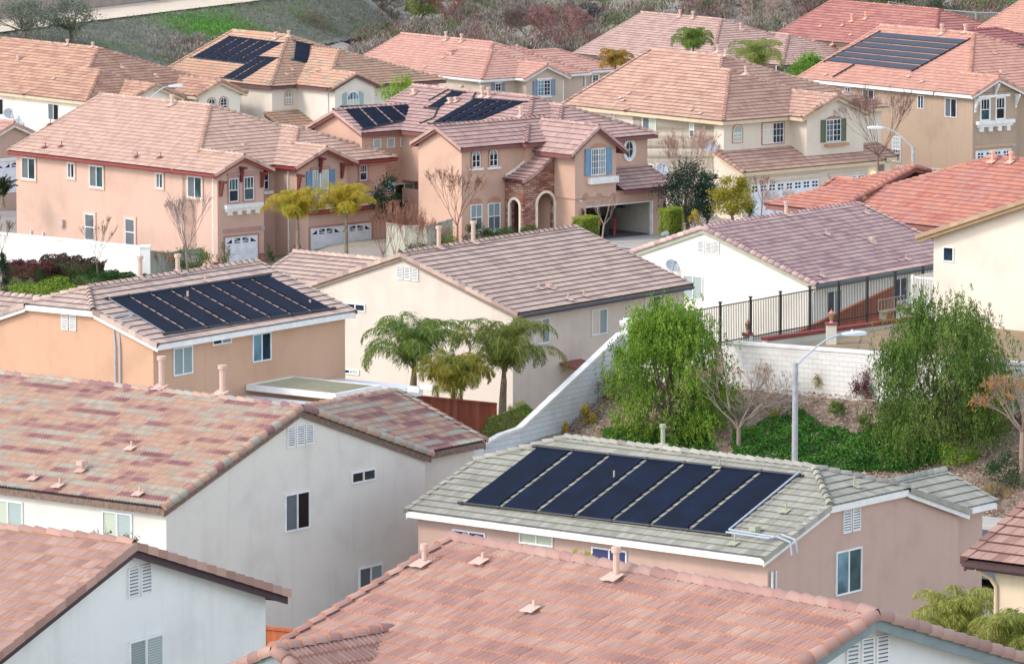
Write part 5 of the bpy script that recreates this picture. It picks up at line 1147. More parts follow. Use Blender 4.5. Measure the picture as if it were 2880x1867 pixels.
# wall below the peach house
a, b = at(-60, 652, 296), at(398, 697, 284)
wallstrip('garden_wall', [(a.x, a.y, a.z - 2, a.z), (b.x, b.y, b.z - 2.2, b.z)], .2, WBL, 'white block wall in front of the big peach house at the left')
p = at(409, 696, 283.6); bt = bmesh.new(); box(bt, p + Vector((-.25, -.25, -2.4)), (.5, 0, 0), (0, .5, 0), (0, 0, 2.4)); box(bt, p + Vector((-.3, -.3, .001)), (.6, 0, 0), (0, .6, 0), (0, 0, .12)); tag(objbm('wall_pillar', bt, WHITE), 'white square pillar ending the wall in front of the peach house', 'pillar')
VF = wood_mat('grey_green_board', ['#9c9c8c', '#aeae9e', '#b8b6a6'], .16)
for pp, lb in ((((419, 703, 285), (468, 709, 287.5)), None), (((468, 709, 287.5), (568, 696, 291)), None)): pass
def pfence(name, plist, hgt, mat, label, capm=None):
    pts = [];
    for x, y, d in plist: p = at(x, y, d); pts.append((p.x, p.y, p.z - hgt, p.z - .06))
    return wallstrip(name, pts, .06, mat, label, 'fence', .05, capm or mat)
pfence('board_fence', [(419, 703, 285), (468, 709, 286.5), (568, 696, 292)], 1.9, VF, 'grey-green board fence between white pillar and peach house corner')
pfence('board_fence', [(1088, 626, 292), (1140, 634, 290.5), (1203, 633, 290.3), (1272, 614, 294)], 1.9, VF, 'bent grey-green board fence beside the middle peach house, behind bare shrubs')
pfence('board_fence', [(2520, 465, 318), (2700, 478, 316)], 2, VF, 'pale board fence below the tan house behind the red roof')
RW = wood_mat('redwood_boards', ['#5c2a1c', '#743624', '#8c4a30', '#4c241a'], .15); RW2 = wood_mat('orange_boards', ['#8a4426', '#a5562f', '#b9683c'], .15)
pfence('wood_fence', [(1080, 1098, 208), (1170, 1110, 208.6), (1397, 1132, 209.5)], 2.2, RW, 'dark redwood board fence behind the palm trunks')
pfence('wood_fence', [(700, 1754, 126), (850, 1768, 124.5)], 2., RW2, 'orange wooden fence between the bottom left house and the rose roof')
pfence('wood_fence', [(2238, 934, 219), (2512, 804, 228)], 2.6, RW2, 'brown board fence with rising top behind the black iron fence')
pfence('wood_fence', [(810, 1100, 207), (1120, 1110, 207.5)], 2., plain('maroon_boards', '#4c2024', .8), 'maroon fence below the white patio cover')
# black iron fence
FO = at(2025.7, 854, 211) - Vector((0, 0, 1.62)); fy = math.radians(53.2)
fr_ = empty('iron_fence', FO, fy, 'black iron picket fence above the long white wall', 'fence'); IRON = plain('black_iron', '#101318', .5)
for i in range(-1, 9):
    bt = bmesh.new(); box(bt, (i * 2.13 - .035, -.035, -.3), (.07, 0, 0), (0, .07, 0), (0, 0, 1.95)); box(bt, (i * 2.13 - .06, -.06, 1.651), (.12, 0, 0), (0, .12, 0), (0, 0, .05)); objbm('post', bt, IRON, fr_)
bt = bmesh.new()
for z_ in (.05, 1.5): box(bt, (-2.1, -.015, z_), (19.4, 0, 0), (0, .03, 0), (0, 0, .04))
objbm('rail', bt, IRON, fr_); bt = bmesh.new()
for i in range(162):
    x = -2.05 + i * .1185
    box(bt, (x, -.01, -.1), (.02, 0, 0), (0, .02, 0), (0, 0, 1.6))
o = objbm('pickets', bt, IRON, fr_); o['kind'] = 'stuff'
a, b = at(2150, 950, 212.6), at(2600, 888, 221.5)
wallstrip('low_wall', [(a.x, a.y, a.z - 1.6, a.z - .1), (b.x, b.y, b.z - 1.2, b.z - .1)], .25, stucco('#d4cfc0'), 'low cream wall with maroon tile coping in front of the iron fence', cap=.12, capm=plain('maroon_coping', '#8a3f3c', .7))
for x, y, d, lb in ((2103, 937, 213, 'terracotta garden lantern on its pillar, left one by the iron fence'), (2338, 908, 213.5, 'terracotta garden lantern on the wall pillar, in front of the board fence')):
    p = at(x, y, d); r0 = empty('garden_lantern', p, 0, lb, 'lantern', 'garden lanterns by the iron fence'); tc_ = plain('terracotta', '#c98a78', .7)
    bt = bmesh.new(); box(bt, (-.2, -.2, -1.6), (.4, 0, 0), (0, .4, 0), (0, 0, 1.53)); objbm('pillar', bt, stucco('#d4cfc0'), r0)
    bt = bmesh.new(); box(bt, (-.24, -.24, -.069), (.48, 0, 0), (0, .48, 0), (0, 0, .07)); objbm('pillar_cap', bt, plain('maroon_coping', '#8a3f3c', .7), r0)
    bt = bmesh.new(); tube(bt, (0, 0, 0), (0, 0, .1), .09, .04, 8); tube(bt, (0, 0, .38), (0, 0, .5), .13, .03, 8); tube(bt, (0, 0, .5), (0, 0, .56), .02, .01, 6); objbm('lantern_top', bt, tc_, r0)
    bt = bmesh.new(); tube(bt, (0, 0, .12), (0, 0, .38), .07, .1, 8); objbm('lantern_glass', bt, plain('amber_glass', '#9c7a5c', .3), r0)
p = at(2530, 893, 219); r0 = empty('garden_bench', p, fy, 'small weathered lattice bench on the low wall by the balcony', 'bench'); bt = bmesh.new(); box(bt, (-1.0, 0, .3), (2, 0, 0), (0, .4, 0), (0, 0, .05)); objbm('seat', bt, plain('grey_wood', '#857a6c', .8), r0)
bt = bmesh.new()
for i in range(9): box(bt, (-1 + i * .24, .38, .35), (.03, 0, 0), (0, .03, 0), (0, 0, .4))
box(bt, (-1, .375, .751), (2, 0, 0), (0, .05, 0), (0, 0, .05)); objbm('backrest', bt, plain('grey_wood', '#857a6c', .8), r0)
for x in (-.95, .9):
    bt = bmesh.new(); box(bt, (x, .02, 0), (.06, 0, 0), (0, .36, 0), (0, 0, .3)); objbm('leg', bt, plain('grey_wood', '#857a6c', .8), r0)
# street lamps
LAMP = plain('lamp_concrete', '#a9a9ab', .7, scale=6., var=.1); LM = plain('lamp_metal', '#b7bfc9', .4)
def street_lamp(px_, py_, d, hx, hy, hd, base, label, r=.1):
    top = at(px_, py_, d); hd_ = at(hx, hy, hd); r0 = empty('street_lamp', (top.x, top.y, base), 0, label, 'street lamp', 'street lamps'); T_ = Vector((0, 0, top.z - base))
    bt = bmesh.new(); tube(bt, (0, 0, 0), T_, r * 1.25, r, 12); tube(bt, T_ - Vector((0, 0, .3)), T_ + Vector((0, 0, .12)), r * 1.12, r * 1.0, 12); objbm('pole', bt, LAMP, r0, smooth=False)
    h = hd_ - Vector((top.x, top.y, base)); pts = []
    for i in range(11):
        f = i / 10; pts.append(T_.lerp(h, f) + Vector((0, 0, (h.z - T_.z) * (math.sin(f * math.pi / 2) - f))))
    bt = bmesh.new(); path_tube(bt, pts, .035, 8); objbm('arm', bt, LM, r0)
    d_ = (h - T_); d_.z = 0; d_.normalize(); s_ = Vector((-d_.y, d_.x, 0)); bt = bmesh.new()
    prof_ = ((-.1, .05, .05), (.1, .1, .08), (.55, .15, .1), (.8, .13, .07), (.85, .08, .04)); prev = None
    for x, w_, z_ in prof_:
        ring_ = [bt.verts.new(h + d_ * x + s_ * w_ * c_ + Vector((0, 0, z_ * e_))) for c_, e_ in ((-1, -.6), (1, -.6), (1, .5), (.5, 1), (-.5, 1), (-1, .5))]
        if prev:
            for i in range(6): bt.faces.new((prev[i], prev[(i + 1) % 6], ring_[(i + 1) % 6], ring_[i]))
        else: bt.faces.new(ring_[::-1])
        prev = ring_
    bt.faces.new(prev); tube(bt, h + d_ * .3 + Vector((0, 0, .08)), h + d_ * .3 + Vector((0, 0, .16)), .04, .04, 8); objbm('lamp_head', bt, plain('lamp_head', '#d5dde6', .4), r0)
street_lamp(2237, 1030, 193, 2375, 940, 193.5, zf_, 'tall concrete street lamp standing before the planted bank, behind the sage roof')
street_lamp(2568.6, 418, 301, 2482, 360, 301, gnd(*at(2568, 600, 301).xy), 'street lamp curving left between the cream house and red roof')
street_lamp(405, 300, 345, 478, 243, 345, gnd(*at(405, 500, 345).xy), 'street lamp whose head shows above the peach house roof')
# patio cover of the terracotta house
p0 = H7.loc(690.4, 1082, 'v', .34); W2 = lambda v: H7.root.matrix_world @ Vector(v)
z_ = p0.z; f1 = H7.loc(884.5, 1120, 'z', z_); f2 = H7.loc(1013, 1087, 'z', z_); b1 = H7.loc(821.5, 1059, 'v', .34)
pr = empty('patio_cover', (H7.P.x, H7.P.y, H7.P.z), H7.y, 'white patio cover with raised tan corrugated centre behind the patchwork roof', 'patio cover')
ua, ub, va, vb = p0.x, max(b1.x, f2.x), f1.y, .33
bt = bmesh.new(); box(bt, (ua, va, z_ - .2), (ub - ua, 0, 0), (0, .12, 0), (0, 0, .22)); box(bt, (ua, va + .121, z_ - .2), (.12, 0, 0), (0, vb - va - .13, 0), (0, 0, .22)); box(bt, (ub - .12, va + .121, z_ - .2), (.12, 0, 0), (0, vb - va - .13, 0), (0, 0, .22)); box(bt, (ua + .121, vb - .12, z_ - .2), (ub - ua - .25, 0, 0), (0, .12, 0), (0, 0, .22)); objbm('frame', bt, WHITE, pr)
bt = bmesh.new(); n = 40
for i in range(n):
    v0_ = va + .13 + (vb - va - .3) * i / n; v1_ = va + .13 + (vb - va - .3) * (i + 1) / n; m_ = (v0_ + v1_) / 2
    quad(bt, [(ua + .13, v0_, z_ - .04), (ub - .13, v0_, z_ - .04), (ub - .13, m_, z_), (ua + .13, m_, z_)]); quad(bt, [(ua + .13, m_, z_), (ub - .13, m_, z_), (ub - .13, v1_, z_ - .04), (ua + .13, v1_, z_ - .04)])
objbm('corrugated_panel', bt, plain('tan_panel', '#a39a7c', .6), pr)
for k, (x0, x1) in enumerate(((ua - 3.6, ua - .02), (ub + .02, ub + 2.7))):
    bt = bmesh.new(); box(bt, (x0, va + .3, z_ - .42), (x1 - x0, 0, 0), (0, vb - va - .35, 0), (0, 0, .06)); objbm('side_panel', bt, plain('pale_panel', '#c9cdd3', .5), pr)
bt = bmesh.new(); box(bt, (ua - 3.6, va + .2, z_ - .7), (ub - ua + 6.4, 0, 0), (0, .1, 0), (0, 0, .24)); objbm('beam', bt, WHITE, pr)
for i in range(12):
    bt = bmesh.new(); x = ua - 3.4 + (ub - ua + 6.0) * i / 11; box(bt, (x, va - .35, z_ - .45), (.06, 0, 0), (0, .54, 0), (0, 0, .2)); objbm('rafter_end', bt, WHITE, pr)
for x in (ua - 2.5, ua + .3, ub - .5, ub + 1.5):
    bt = bmesh.new(); box(bt, (x, va + .2, z_ - 2.9), (.14, 0, 0), (0, .14, 0), (0, 0, 2.2)); objbm('post', bt, WHITE, pr)
# things in the open garage: car, bin, leaning board
def hw(h_, u, v, z): return h_.root.location + Vector((u * h_.c - v * h_.s, u * h_.s + v * h_.c, z + h_.hg))
cr = empty('parked_car', hw(H2, 7.9, -1.9, -5.43), H2.y, 'silver car parked nose-in inside the open garage', 'car')
SILV = plain('silver_paint', '#8f98a6', .3, metal=.4, var=.02)
secs = [(0, .35, .75, .62), (.05, .32, .9, .8), (.25, .3, 1.02, .86), (.9, .3, 1.05, .88), (3.2, .3, .98, .88), (4.2, .32, .8, .8), (4.4, .38, .62, .6)]
bt = bmesh.new(); pv = None
for y, z0_, z1_, hwid in secs:
    r_ = [bt.verts.new((x, y, z)) for x, z in ((-hwid * .9, z0_), (hwid * .9, z0_), (hwid, z0_ + .25), (hwid * .93, z1_), (-hwid * .93, z1_), (-hwid, z0_ + .25))]
    if pv:
        for i in range(6): bt.faces.new((pv[i], pv[(i + 1) % 6], r_[(i + 1) % 6], r_[i]))
    else: bt.faces.new(r_[::-1])
    pv = r_
bt.faces.new(pv); objbm('body', bt, SILV, cr, smooth=False)
bt = bmesh.new(); pv = None
for y, z1_, hwid in ((.5, 1.0, .8), (1.0, 1.4, .66), (2.4, 1.45, .66), (3.2, 1.0, .78)):
    r_ = [bt.verts.new((x, y, z)) for x, z in ((-.82, .98), (.82, .98), (hwid, z1_ + .01), (-hwid, z1_ + .01))]
    if pv:
        for i in range(4): bt.faces.new((pv[i], pv[(i + 1) % 4], r_[(i + 1) % 4], r_[i]))
    else: bt.faces.new(r_[::-1])
    pv = r_
bt.faces.new(pv); objbm('cabin_glass', bt, glass_mat('#0e1a22'), cr)
for x in (-.85, .55):
    bt = bmesh.new(); box(bt, (x, -.02, .72), (.3, 0, 0), (0, .06, 0), (0, 0, .2)); objbm('tail_light', bt, plain('tail_red', '#c0202a', .3), cr)
for x in (-.88, .68):
    for y in (.9, 3.5): bt = bmesh.new(); tube(bt, (x, y, .32), (x + .2, y, .32), .32, .32, 16); objbm('wheel', bt, DARKP, cr)
br_ = empty('wheelie_bin', hw(H2, 9.5, -1.4, -5.43), H2.y, 'dark wheeled bin beside the silver car in the garage', 'bin'); bt = bmesh.new(); tube(bt, (0, 0, .05), (0, 0, 1.0), .25, .34, 4); objbm('bin_body', bt, plain('bin_dark', '#20262c', .5), br_); bt = bmesh.new(); tube(bt, (0, 0, 1.001), (0, 0, 1.08), .37, .33, 4); objbm('lid', bt, plain('bin_dark', '#20262c', .5), br_)
bt = bmesh.new(); d_ = Vector((.15, .1, 1.0)); box(bt, (-.09, 0, 0), (.18, .02, 0), (0, .04, 0), d_ * .95); o = objbm('leaning_board', bt, plain('red_board', '#b02530', .4)); o.location = hw(H2, 10.2, -1.5, -5.43); o.rotation_euler.z = H2.y; tag(o, 'narrow red board leaning near the bin in the garage', 'board')
# chain-link backstop on the far flat ground
CH = plain('galvanised', '#8f9396', .5); fb = at(2499, 90, 455); fc = empty('chain_link_fence', fb, 0, 'tall chain-link backstop fence in the brush at the top right', 'fence')
tops = [at(2499, 5, 455), at(2578, 21, 462), at(2661, 29, 452), at(2745, 36, 443), at(2860, 38, 430)]; bts = [at(2499, 70, 455), at(2578, 60, 462), at(2661, 84, 452), at(2745, 92, 443), at(2860, 96, 430)]
for a, b in zip(tops, bts): bt = bmesh.new(); tube(bt, b - fb - Vector((0, 0, 1)), a - fb, .06, .06, 6); objbm('post', bt, CH, fc)
bt = bmesh.new(); path_tube(bt, [t - fb for t in tops], .045, 5); path_tube(bt, [t - fb for t in (at(2459, 54, 470), at(2485, 42, 468), at(2530, 30, 465), at(2578, 21, 462))], .04, 5); objbm('rail', bt, CH, fc)
bt = bmesh.new()
for (a, b), (c, d) in zip(zip(tops[:-1], bts[:-1]), zip(tops[1:], bts[1:])):
    n_ = int((c - a).length / .35)
    for i in range(n_):
        f = i / n_; g_ = min(1, (i + 5) / n_); tube(bt, a.lerp(c, f) - fb, b.lerp(d, g_) - fb, .008, .008, 3, False); tube(bt, b.lerp(d, f) - fb, a.lerp(c, g_) - fb, .008, .008, 3, False)
o = objbm('wire_mesh', bt, CH, fc)
# building and tree glimpsed behind the block wall
q0 = at(130, 0, 470); bd = empty('house', (q0.x, q0.y, q0.z - 3), math.radians(20), 'dim house glimpsed over the block wall at the top left corner', 'house')
bt = bmesh.new(); box(bt, (-6, 0, 0), (14, 0, 0), (0, 8, 0), (0, 0, 4.2)); objbm('wall', bt, stucco('#a58a70'), bd); bt = bmesh.new(); box(bt, (-4.5, -.03, .5), (3, 0, 0), (0, .03, 0), (0, 0, 2.6)); objbm('window', bt, glass_mat('#203040'), bd)
bt = bmesh.new(); box(bt, (2, -.03, .5), (3.4, 0, 0), (0, .03, 0), (0, 0, 2.6)); objbm('window', bt, glass_mat('#203040'), bd)
bt = bmesh.new(); box(bt, (-6.5, -.6, 4.201), (15, 0, 0), (0, 9, 0), (0, 0, .3)); objbm('roof', bt, plain('roof_brown', '#7a6258', .8), bd)
# ================================================================ vegetation
def rdir(n):
    v = RNG.normal(size=(n, 3)); return v / np.linalg.norm(v, axis=1, keepdims=True)
def leafcloud(name, C, L, W, mat, parent, D=None, fold=False):
    """one small leaf quad at every centre; D = long axis of each leaf"""
    C = np.asarray(C); n = len(C); D = rdir(n) if D is None else D / (np.linalg.norm(D, axis=1, keepdims=True) + 1e-9)
    N = np.cross(D, rdir(n)); N /= (np.linalg.norm(N, axis=1, keepdims=True) + 1e-9)
    L = np.broadcast_to(L, (n,)) * RNG.uniform(.65, 1.3, n); W = np.broadcast_to(W, (n,)) * RNG.uniform(.7, 1.25, n)
    a = D * (L / 2)[:, None]; b = N * (W / 2)[:, None]
    V = np.stack([C - a, C + b - a * .1, C + a, C - b - a * .1], 1).reshape(-1, 3)
    F_ = np.arange(n * 4).reshape(n, 4)
    return mesh_np(name, V, F_, mat, parent)
LM_ = {}
def LMAT(name, cols, tr=.25):
    if name not in LM_: LM_[name] = leaf_mat(name, cols, tr)
    return LM_[name]
BARK = plain('bark', '#6e5c50', .9, scale=8., var=.2); PALEB = plain('pale_bark', '#9a8a7e', .9, scale=8., var=.15); REDB = plain('red_twig', '#8a6458', .9, scale=8., var=.15)
def limb(bm, p0, p1, r0, r1, seg=4, wob=.06, n=6):
    p0, p1 = Vector(p0), Vector(p1); L = (p1 - p0).length; pts = [p0]
    for i in range(1, seg): pts.append(p0.lerp(p1, i / seg) + Vector((random.uniform(-1, 1), random.uniform(-1, 1), random.uniform(-.4, .4))) * L * wob)
    pts.append(p1)
    for i in range(seg): tube(bm, pts[i], pts[i + 1], r0 + (r1 - r0) * i / seg, r0 + (r1 - r0) * (i + 1) / seg, n, False)
    return pts
def tree(label, px_, py_, d, h, r, cols, mat, n=5000, ls=.1, lw=.05, trunk=.35, clumps=40, cat='tree', group=None, squash=.8, droop=0., full=0, bark=None, name='leafy_tree', rough=.35, base=None, seed=None, shape=1.):
    if seed is not None: random.seed(seed)
    b = at(px_, py_, d) if base is None else base; root = empty(name, b, random.uniform(0, 6), label, cat, group)
    bt = bmesh.new(); zc_ = h * trunk; fork = Vector((random.uniform(-.1, .1), random.uniform(-.1, .1), zc_)); limb(bt, (0, 0, -.3), fork, r * .06 + .04, r * .04 + .03)
    cs = []
    cz = (h + zc_ * .8) / 2; hz_ = (h - zc_ * .8) / 2
    for i in range(clumps):
        v = rdir(1)[0]; f = random.uniform(.35, 1.) ** .6; zf = v[2]
        w_ = 1 - .25 * max(0, zf) * shape
        c = Vector((v[0] * r * f * w_, v[1] * r * f * w_, cz + v[2] * hz_ * f * .92))
        if full:
            zt = random.uniform(-1, 1); a_ = random.uniform(0, 6.283); rr_ = r * (1 - .72 * max(0, zt) ** 1.7 - .15 * max(0, -zt)) * random.uniform(.3, 1) ** .5 * random.uniform(.85, 1.1); c = Vector((math.cos(a_) * rr_, math.sin(a_) * rr_, cz + zt * hz_ * .95))
        cs.append(c)
    for c in cs[::max(1, clumps // 14)]: limb(bt, fork, c * .92, .05 * r / 1.5, .012, 4, .08, 5)
    objbm('trunk', bt, bark or BARK, root)
    per = n // clumps; Cs = []; Ds = []
    for c in cs:
        s_ = r * rough * random.uniform(.6, 1.2)
        k = int(per * random.uniform(.5, 1.5)); off = RNG.normal(size=(k, 3)) * np.array([s_, s_, s_ * squash]) * .62
        if droop:
            m = max(3, k // 14); st = np.array(c) + RNG.normal(size=(m, 3)) * s_ * .6
            ln = RNG.uniform(.35, 1., m) * droop; t = RNG.uniform(0, 1, (m, 14)); P_ = st[:, None, :] + np.zeros((m, 14, 3)); out = st - np.array([0, 0, cz]); out[:, 2] = 0; out /= (np.linalg.norm(out, axis=1, keepdims=True) + .3)
            P_[..., 2] -= (t ** 1.5) * ln[:, None]; P_[..., :2] += out[:, None, :2] * (t * ln[:, None] * .35)[..., None]; P_ += RNG.normal(size=P_.shape) * .035
            Cs.append(P_.reshape(-1, 3)); dd = np.zeros((m * 14, 3)); dd[:, 2] = -1; dd += RNG.normal(size=dd.shape) * .35; Ds.append(dd)
        else: Cs.append(np.array(c) + off); Ds.append(rdir(k))
    leafcloud('crown', np.concatenate(Cs), ls, lw, LMAT(mat, cols), root, np.concatenate(Ds)); return root
def shrub(label, px_, py_, d, w_, h, cols, mat, n=1200, ls=.07, cat='shrub', group=None, name='shrub', up=.4, base=None, lw=None, stems=True):
    b = at(px_, py_, d) if base is None else base; root = empty(name, b, 0, label, cat, group); r = w_ / 2
    bt = bmesh.new()
    for i in range(6): limb(bt, (0, 0, -.1), (random.uniform(-r, r) * .7, random.uniform(-r, r) * .7, h * random.uniform(.5, .9)), .018, .006, 3, .06, 4)
    objbm('stems', bt, BARK, root)
    k = max(8, int(n / 90)); v = rdir(k); v[:, 2] = np.abs(v[:, 2]) * .95; rad = RNG.uniform(.45, 1., (k, 1)) ** .7
    cc = v * rad * np.array([r, r, h * .85]) + np.array([0, 0, h * .1]); C = (cc[:, None, :] + RNG.normal(size=(k, n // k, 3)) * np.array([r, r, h * .6]) * .17).reshape(-1, 3); C[:, 2] = np.abs(C[:, 2])
    D = rdir(len(C)); D[:, 2] += up
    leafcloud('foliage', C, ls, lw or ls * .5, LMAT(mat, cols), root, D); return root
def hedge(label, px_, py_, d, L, W, H_, yaw, cols, mat, n=6000, ls=.06, group=None, lump=.05):
    b = at(px_, py_, d); root = empty('hedge', b, yaw, label, 'hedge', group)
    A = 2 * (L * H_ + W * H_) + L * W; C = []
    for ax, ar in (('t', L * W), ('f', L * H_), ('k', L * H_), ('l', W * H_), ('r', W * H_)):
        k = int(n * ar / A); u = RNG.uniform(-.5, .5, k); v = RNG.uniform(-.5, .5, k); w_ = RNG.uniform(0, 1, k); e = .5 - np.abs(RNG.normal(0, .05, k))
        if ax == 't': c = np.stack([u * L, v * W, H_ - np.abs(RNG.normal(0, .07, k))], 1)
        elif ax in 'fk': s_ = -1 if ax == 'f' else 1; c = np.stack([u * L, s_ * e * W, w_ * H_], 1)
        else: s_ = -1 if ax == 'l' else 1; c = np.stack([s_ * e * L, v * W, w_ * H_], 1)
        C.append(c)
    C = np.concatenate(C); C += np.sin(C[:, [1, 2, 0]] * 5.) * lump
    leafcloud('foliage', C, ls, ls * .7, LMAT(mat, cols), root)
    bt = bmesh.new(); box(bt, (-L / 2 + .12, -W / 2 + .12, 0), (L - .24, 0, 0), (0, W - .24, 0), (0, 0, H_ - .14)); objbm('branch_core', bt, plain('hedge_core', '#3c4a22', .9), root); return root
def bare(label, px_, py_, d, h, spread, depth=5, mat=None, leaves=None, cat='tree', r0=.06, seed=1, base=None, up=.55, trunk=.28, name='bare_tree', n0=5, group=None, minr=.006, lm='dry_leaf', lcols=('#9c6b3c', '#c08a4e', '#7a4f30'), ls=.14):
    rs = random.Random(seed); b = at(px_, py_, d) if base is None else base; root = empty(name, b, rs.uniform(0, 6), label, cat, group)
    bt = bmesh.new(); bb = bmesh.new(); tips = []
    depth = min(depth, 5)
    def grow(bm, p, dr, L, r, k):
        q = p + dr * L; seg = 2; mid = p.lerp(q, .5) + Vector((rs.uniform(-1, 1), rs.uniform(-1, 1), rs.uniform(-.3, .6))) * L * .09
        tube(bm, p, mid, r, r * .85, 5 if r > .02 else 3, False); tube(bm, mid, q, r * .85, r * .7, 5 if r > .02 else 3, False)
        if k == 0: tips.append(q); return
        for i in range(rs.choice((2, 3, 3))):
            nd = (dr + Vector((rs.uniform(-1, 1), rs.uniform(-1, 1), rs.uniform(-.5, .65))) * .66 * (spread / h * 1.6) + Vector((0, 0, up * .14))).normalized()
            grow(bb, q, nd, L * rs.uniform(.62, .85), max(minr, r * .6), k - 1)
        if rs.random() < .4: tips.append(mid)
    T_ = Vector((rs.uniform(-.05, .05) * h, rs.uniform(-.05, .05) * h, h * trunk)); tube(bt, (0, 0, -.2), T_, r0 * 1.15, r0, 8, False)
    r0 *= .8; L0 = h * (1 - trunk) / sum(.73 ** i for i in range(depth + 1)) * 1.05
    for i in range(n0):
        a = 2 * math.pi * i / n0 + rs.uniform(-.4, .4); s_ = spread / h * 1.3
        grow(bb, T_ - Vector((0, 0, rs.uniform(0, .12) * h * trunk)), Vector((math.cos(a) * s_, math.sin(a) * s_, rs.uniform(.6, 1.1))).normalized(), L0, r0 * .62, depth)
    objbm('trunk', bt, mat or BARK, root); objbm('branches', bb, mat or BARK, root)
    if leaves:
        tp = np.array([t for t in tips]); k = RNG.integers(0, len(tp), leaves); D = RNG.normal(size=(leaves, 3)) * .5; D[:, 2] -= 1
        leafcloud('dry_leaves', tp[k] + RNG.normal(size=(leaves, 3)) * .06 - np.array([0, 0, .06]), ls, ls * .3, LMAT(lm, list(lcols)), root, D)
    return root
def palm(label, px_, py_, d, th, fl, n=16, cols=('#3f5226', '#5f7434', '#8a9445', '#4a602c'), mat='palm_leaf', tr=.11, seed=3, lean=(0, 0), group=None, droop=1.0, base=None, side=None, name='palm_tree', lw=.024, ll=.66):
    rs = random.Random(seed); b = at(px_, py_, d) if base is None else base; root = empty(name, b, 0, label, 'palm', group)
    top = Vector((lean[0], lean[1], th)); bt = bmesh.new(); pts = [Vector((lean[0] * f ** 2, lean[1] * f ** 2, th * f)) for f in np.linspace(0, 1, 9)]
    for i in range(8): tube(bt, pts[i] - Vector((0, 0, .05)), pts[i + 1], tr * (1.25 - .05 * i), tr * (1.15 - .05 * i), 10, False)
    tube(bt, top - Vector((0, 0, .1)), top + Vector((0, 0, .7)), tr * .8, tr * .3, 8); objbm('trunk', bt, plain('palm_bark', '#8a7b66', .9, scale=7., var=.25), root)
    br_ = bmesh.new(); C = []; D = []
    for i in range(n):
        a = i * 2.39996 + rs.uniform(-.2, .2); age = (i + .5) / n; el = math.radians(88 - 42 * age ** 1.3 + rs.uniform(-8, 8)); L = fl * rs.uniform(.85, 1.1) * (.75 + .35 * min(1, age * 2))
        P0 = top + Vector((0, 0, .55 - .35 * age)); dh = Vector((math.cos(a), math.sin(a), 0)); prev = P0; m = 24; ang = el; curve = math.radians(98 + 62 * age) * droop; p = P0
        for k in range(1, m + 1):
            f = k / m; ang = el - curve * f ** 2.4; q = p + (dh * math.cos(ang) + Vector((0, 0, math.sin(ang)))) * (L / m)
            tube(br_, p, q, .022 * (1 - f * .8) + .003, .022 * (1 - f * .8) + .003, 4, False)
            if f > .13:
                tdir = (q - p).normalized(); sd = tdir.cross(Vector((0, 0, 1)));
                if sd.length < .05: sd = Vector((-dh.y, dh.x, 0))
                sd.normalize(); upv = sd.cross(tdir); lf = ll * math.sin(math.pi * min(1, .18 + f * .8)) ** .6
                for rep in range(6):
                    for s_ in (-1, 1):
                        pp = p.lerp(q, rs.random()); dd = (sd * s_ * .8 + tdir * .55 + upv * rs.uniform(-.25, .5) + Vector((0, 0, -.75 * rs.uniform(.3, 1.4)))).normalized()
                        C.append((*(pp + dd * lf * .25), *dd, lf * .5)); d2 = (dd + Vector((0, 0, -.8))).normalized(); C.append((*(pp + dd * lf * .5 + d2 * lf * .25), *d2, lf * .5))
            p = q
    objbm('frond_stems', br_, plain('frond_stem', '#8f9250', .7), root); C = np.array(C)
    leafcloud('fronds', C[:, :3], C[:, 6] * 1.15, lw, LMAT(mat, list(cols), .35), root, C[:, 3:6]); return root
# ---- palms in the yard of the cream house
G1 = 'queen palms in the yard of the central cream house'
PC = ('#3c5a2e', '#587838', '#8a9c48', '#48662e'); PY = ('#4f6a2c', '#748a36', '#b09a40', '#587230')
palm('dark green palm, leftmost and tallest of the yard palms', 1161, 1122, 214, .95, 3.3, 26, PC, 'palm_dark', .15, 3, (.05, 0), G1, 1.15)
palm('green palm at the right of the yard group, beside the white wall', 1413, 1190, 212.5, 1.75, 3.1, 25, ('#3c5428', '#5b7034', '#8c8f3e', '#425a2a'), 'palm_mid', .15, 8, (.06, 0), G1, 1.15)
palm('shorter yellowing palm with slim trunk, between the two larger yard palms', 1272, 1205, 211, 1.35, 2.1, 16, PY, 'palm_yellow', .11, 12, (.05, 0), G1, 1.2)
palm('slim leaning palm with golden fronds in the yard, nearest the camera', 1300, 1215, 210.3, 1.5, 1.8, 13, PY, 'palm_yellow', .08, 21, (-.05, 0), G1, 1.1)
palm('golden palm before the left garage bay of the peach house', 838, 742, 284, 2.1, 2.3, 18, ('#7c8a2a', '#a8a536', '#c7a53c', '#8a9430'), 'palm_gold', .1, 5, (0, 0), 'golden palms before the peach house', .88)
palm('golden palm before the wide garage door of the peach house', 974, 738, 284, 2.4, 2.1, 18, ('#7c8a2a', '#a8a536', '#c7a53c', '#8a9430'), 'palm_gold', .1, 6, (0, 0), 'golden palms before the peach house', .9)
palm('feathery palm against the pink wall, bottom right', 2690, 1905, 124, .55, 1.75, 22, ('#66702c', '#8f9a44', '#b9b36a', '#767f34'), 'palm_pale', .1, 7, (0, 0), 'palms at the bottom right', 1.1, lw=.016, ll=.5)
palm('feathery palm at the bottom right corner by the chestnut roof', 2860, 1965, 106, .5, 1.3, 20, ('#66702c', '#8f9a44', '#b9a84a', '#767f34'), 'palm_pale', .1, 9, (0, 0), 'palms at the bottom right', 1.1, lw=.016, ll=.5)
palm('palm top beyond the cream house, below the dusty pink roof, left one', 1950, 190, 372, 1.0, 2.2, 16, PC, 'palm_dark', .12, 13, (0, 0), 'palms below the dusty pink roof', 1.1)
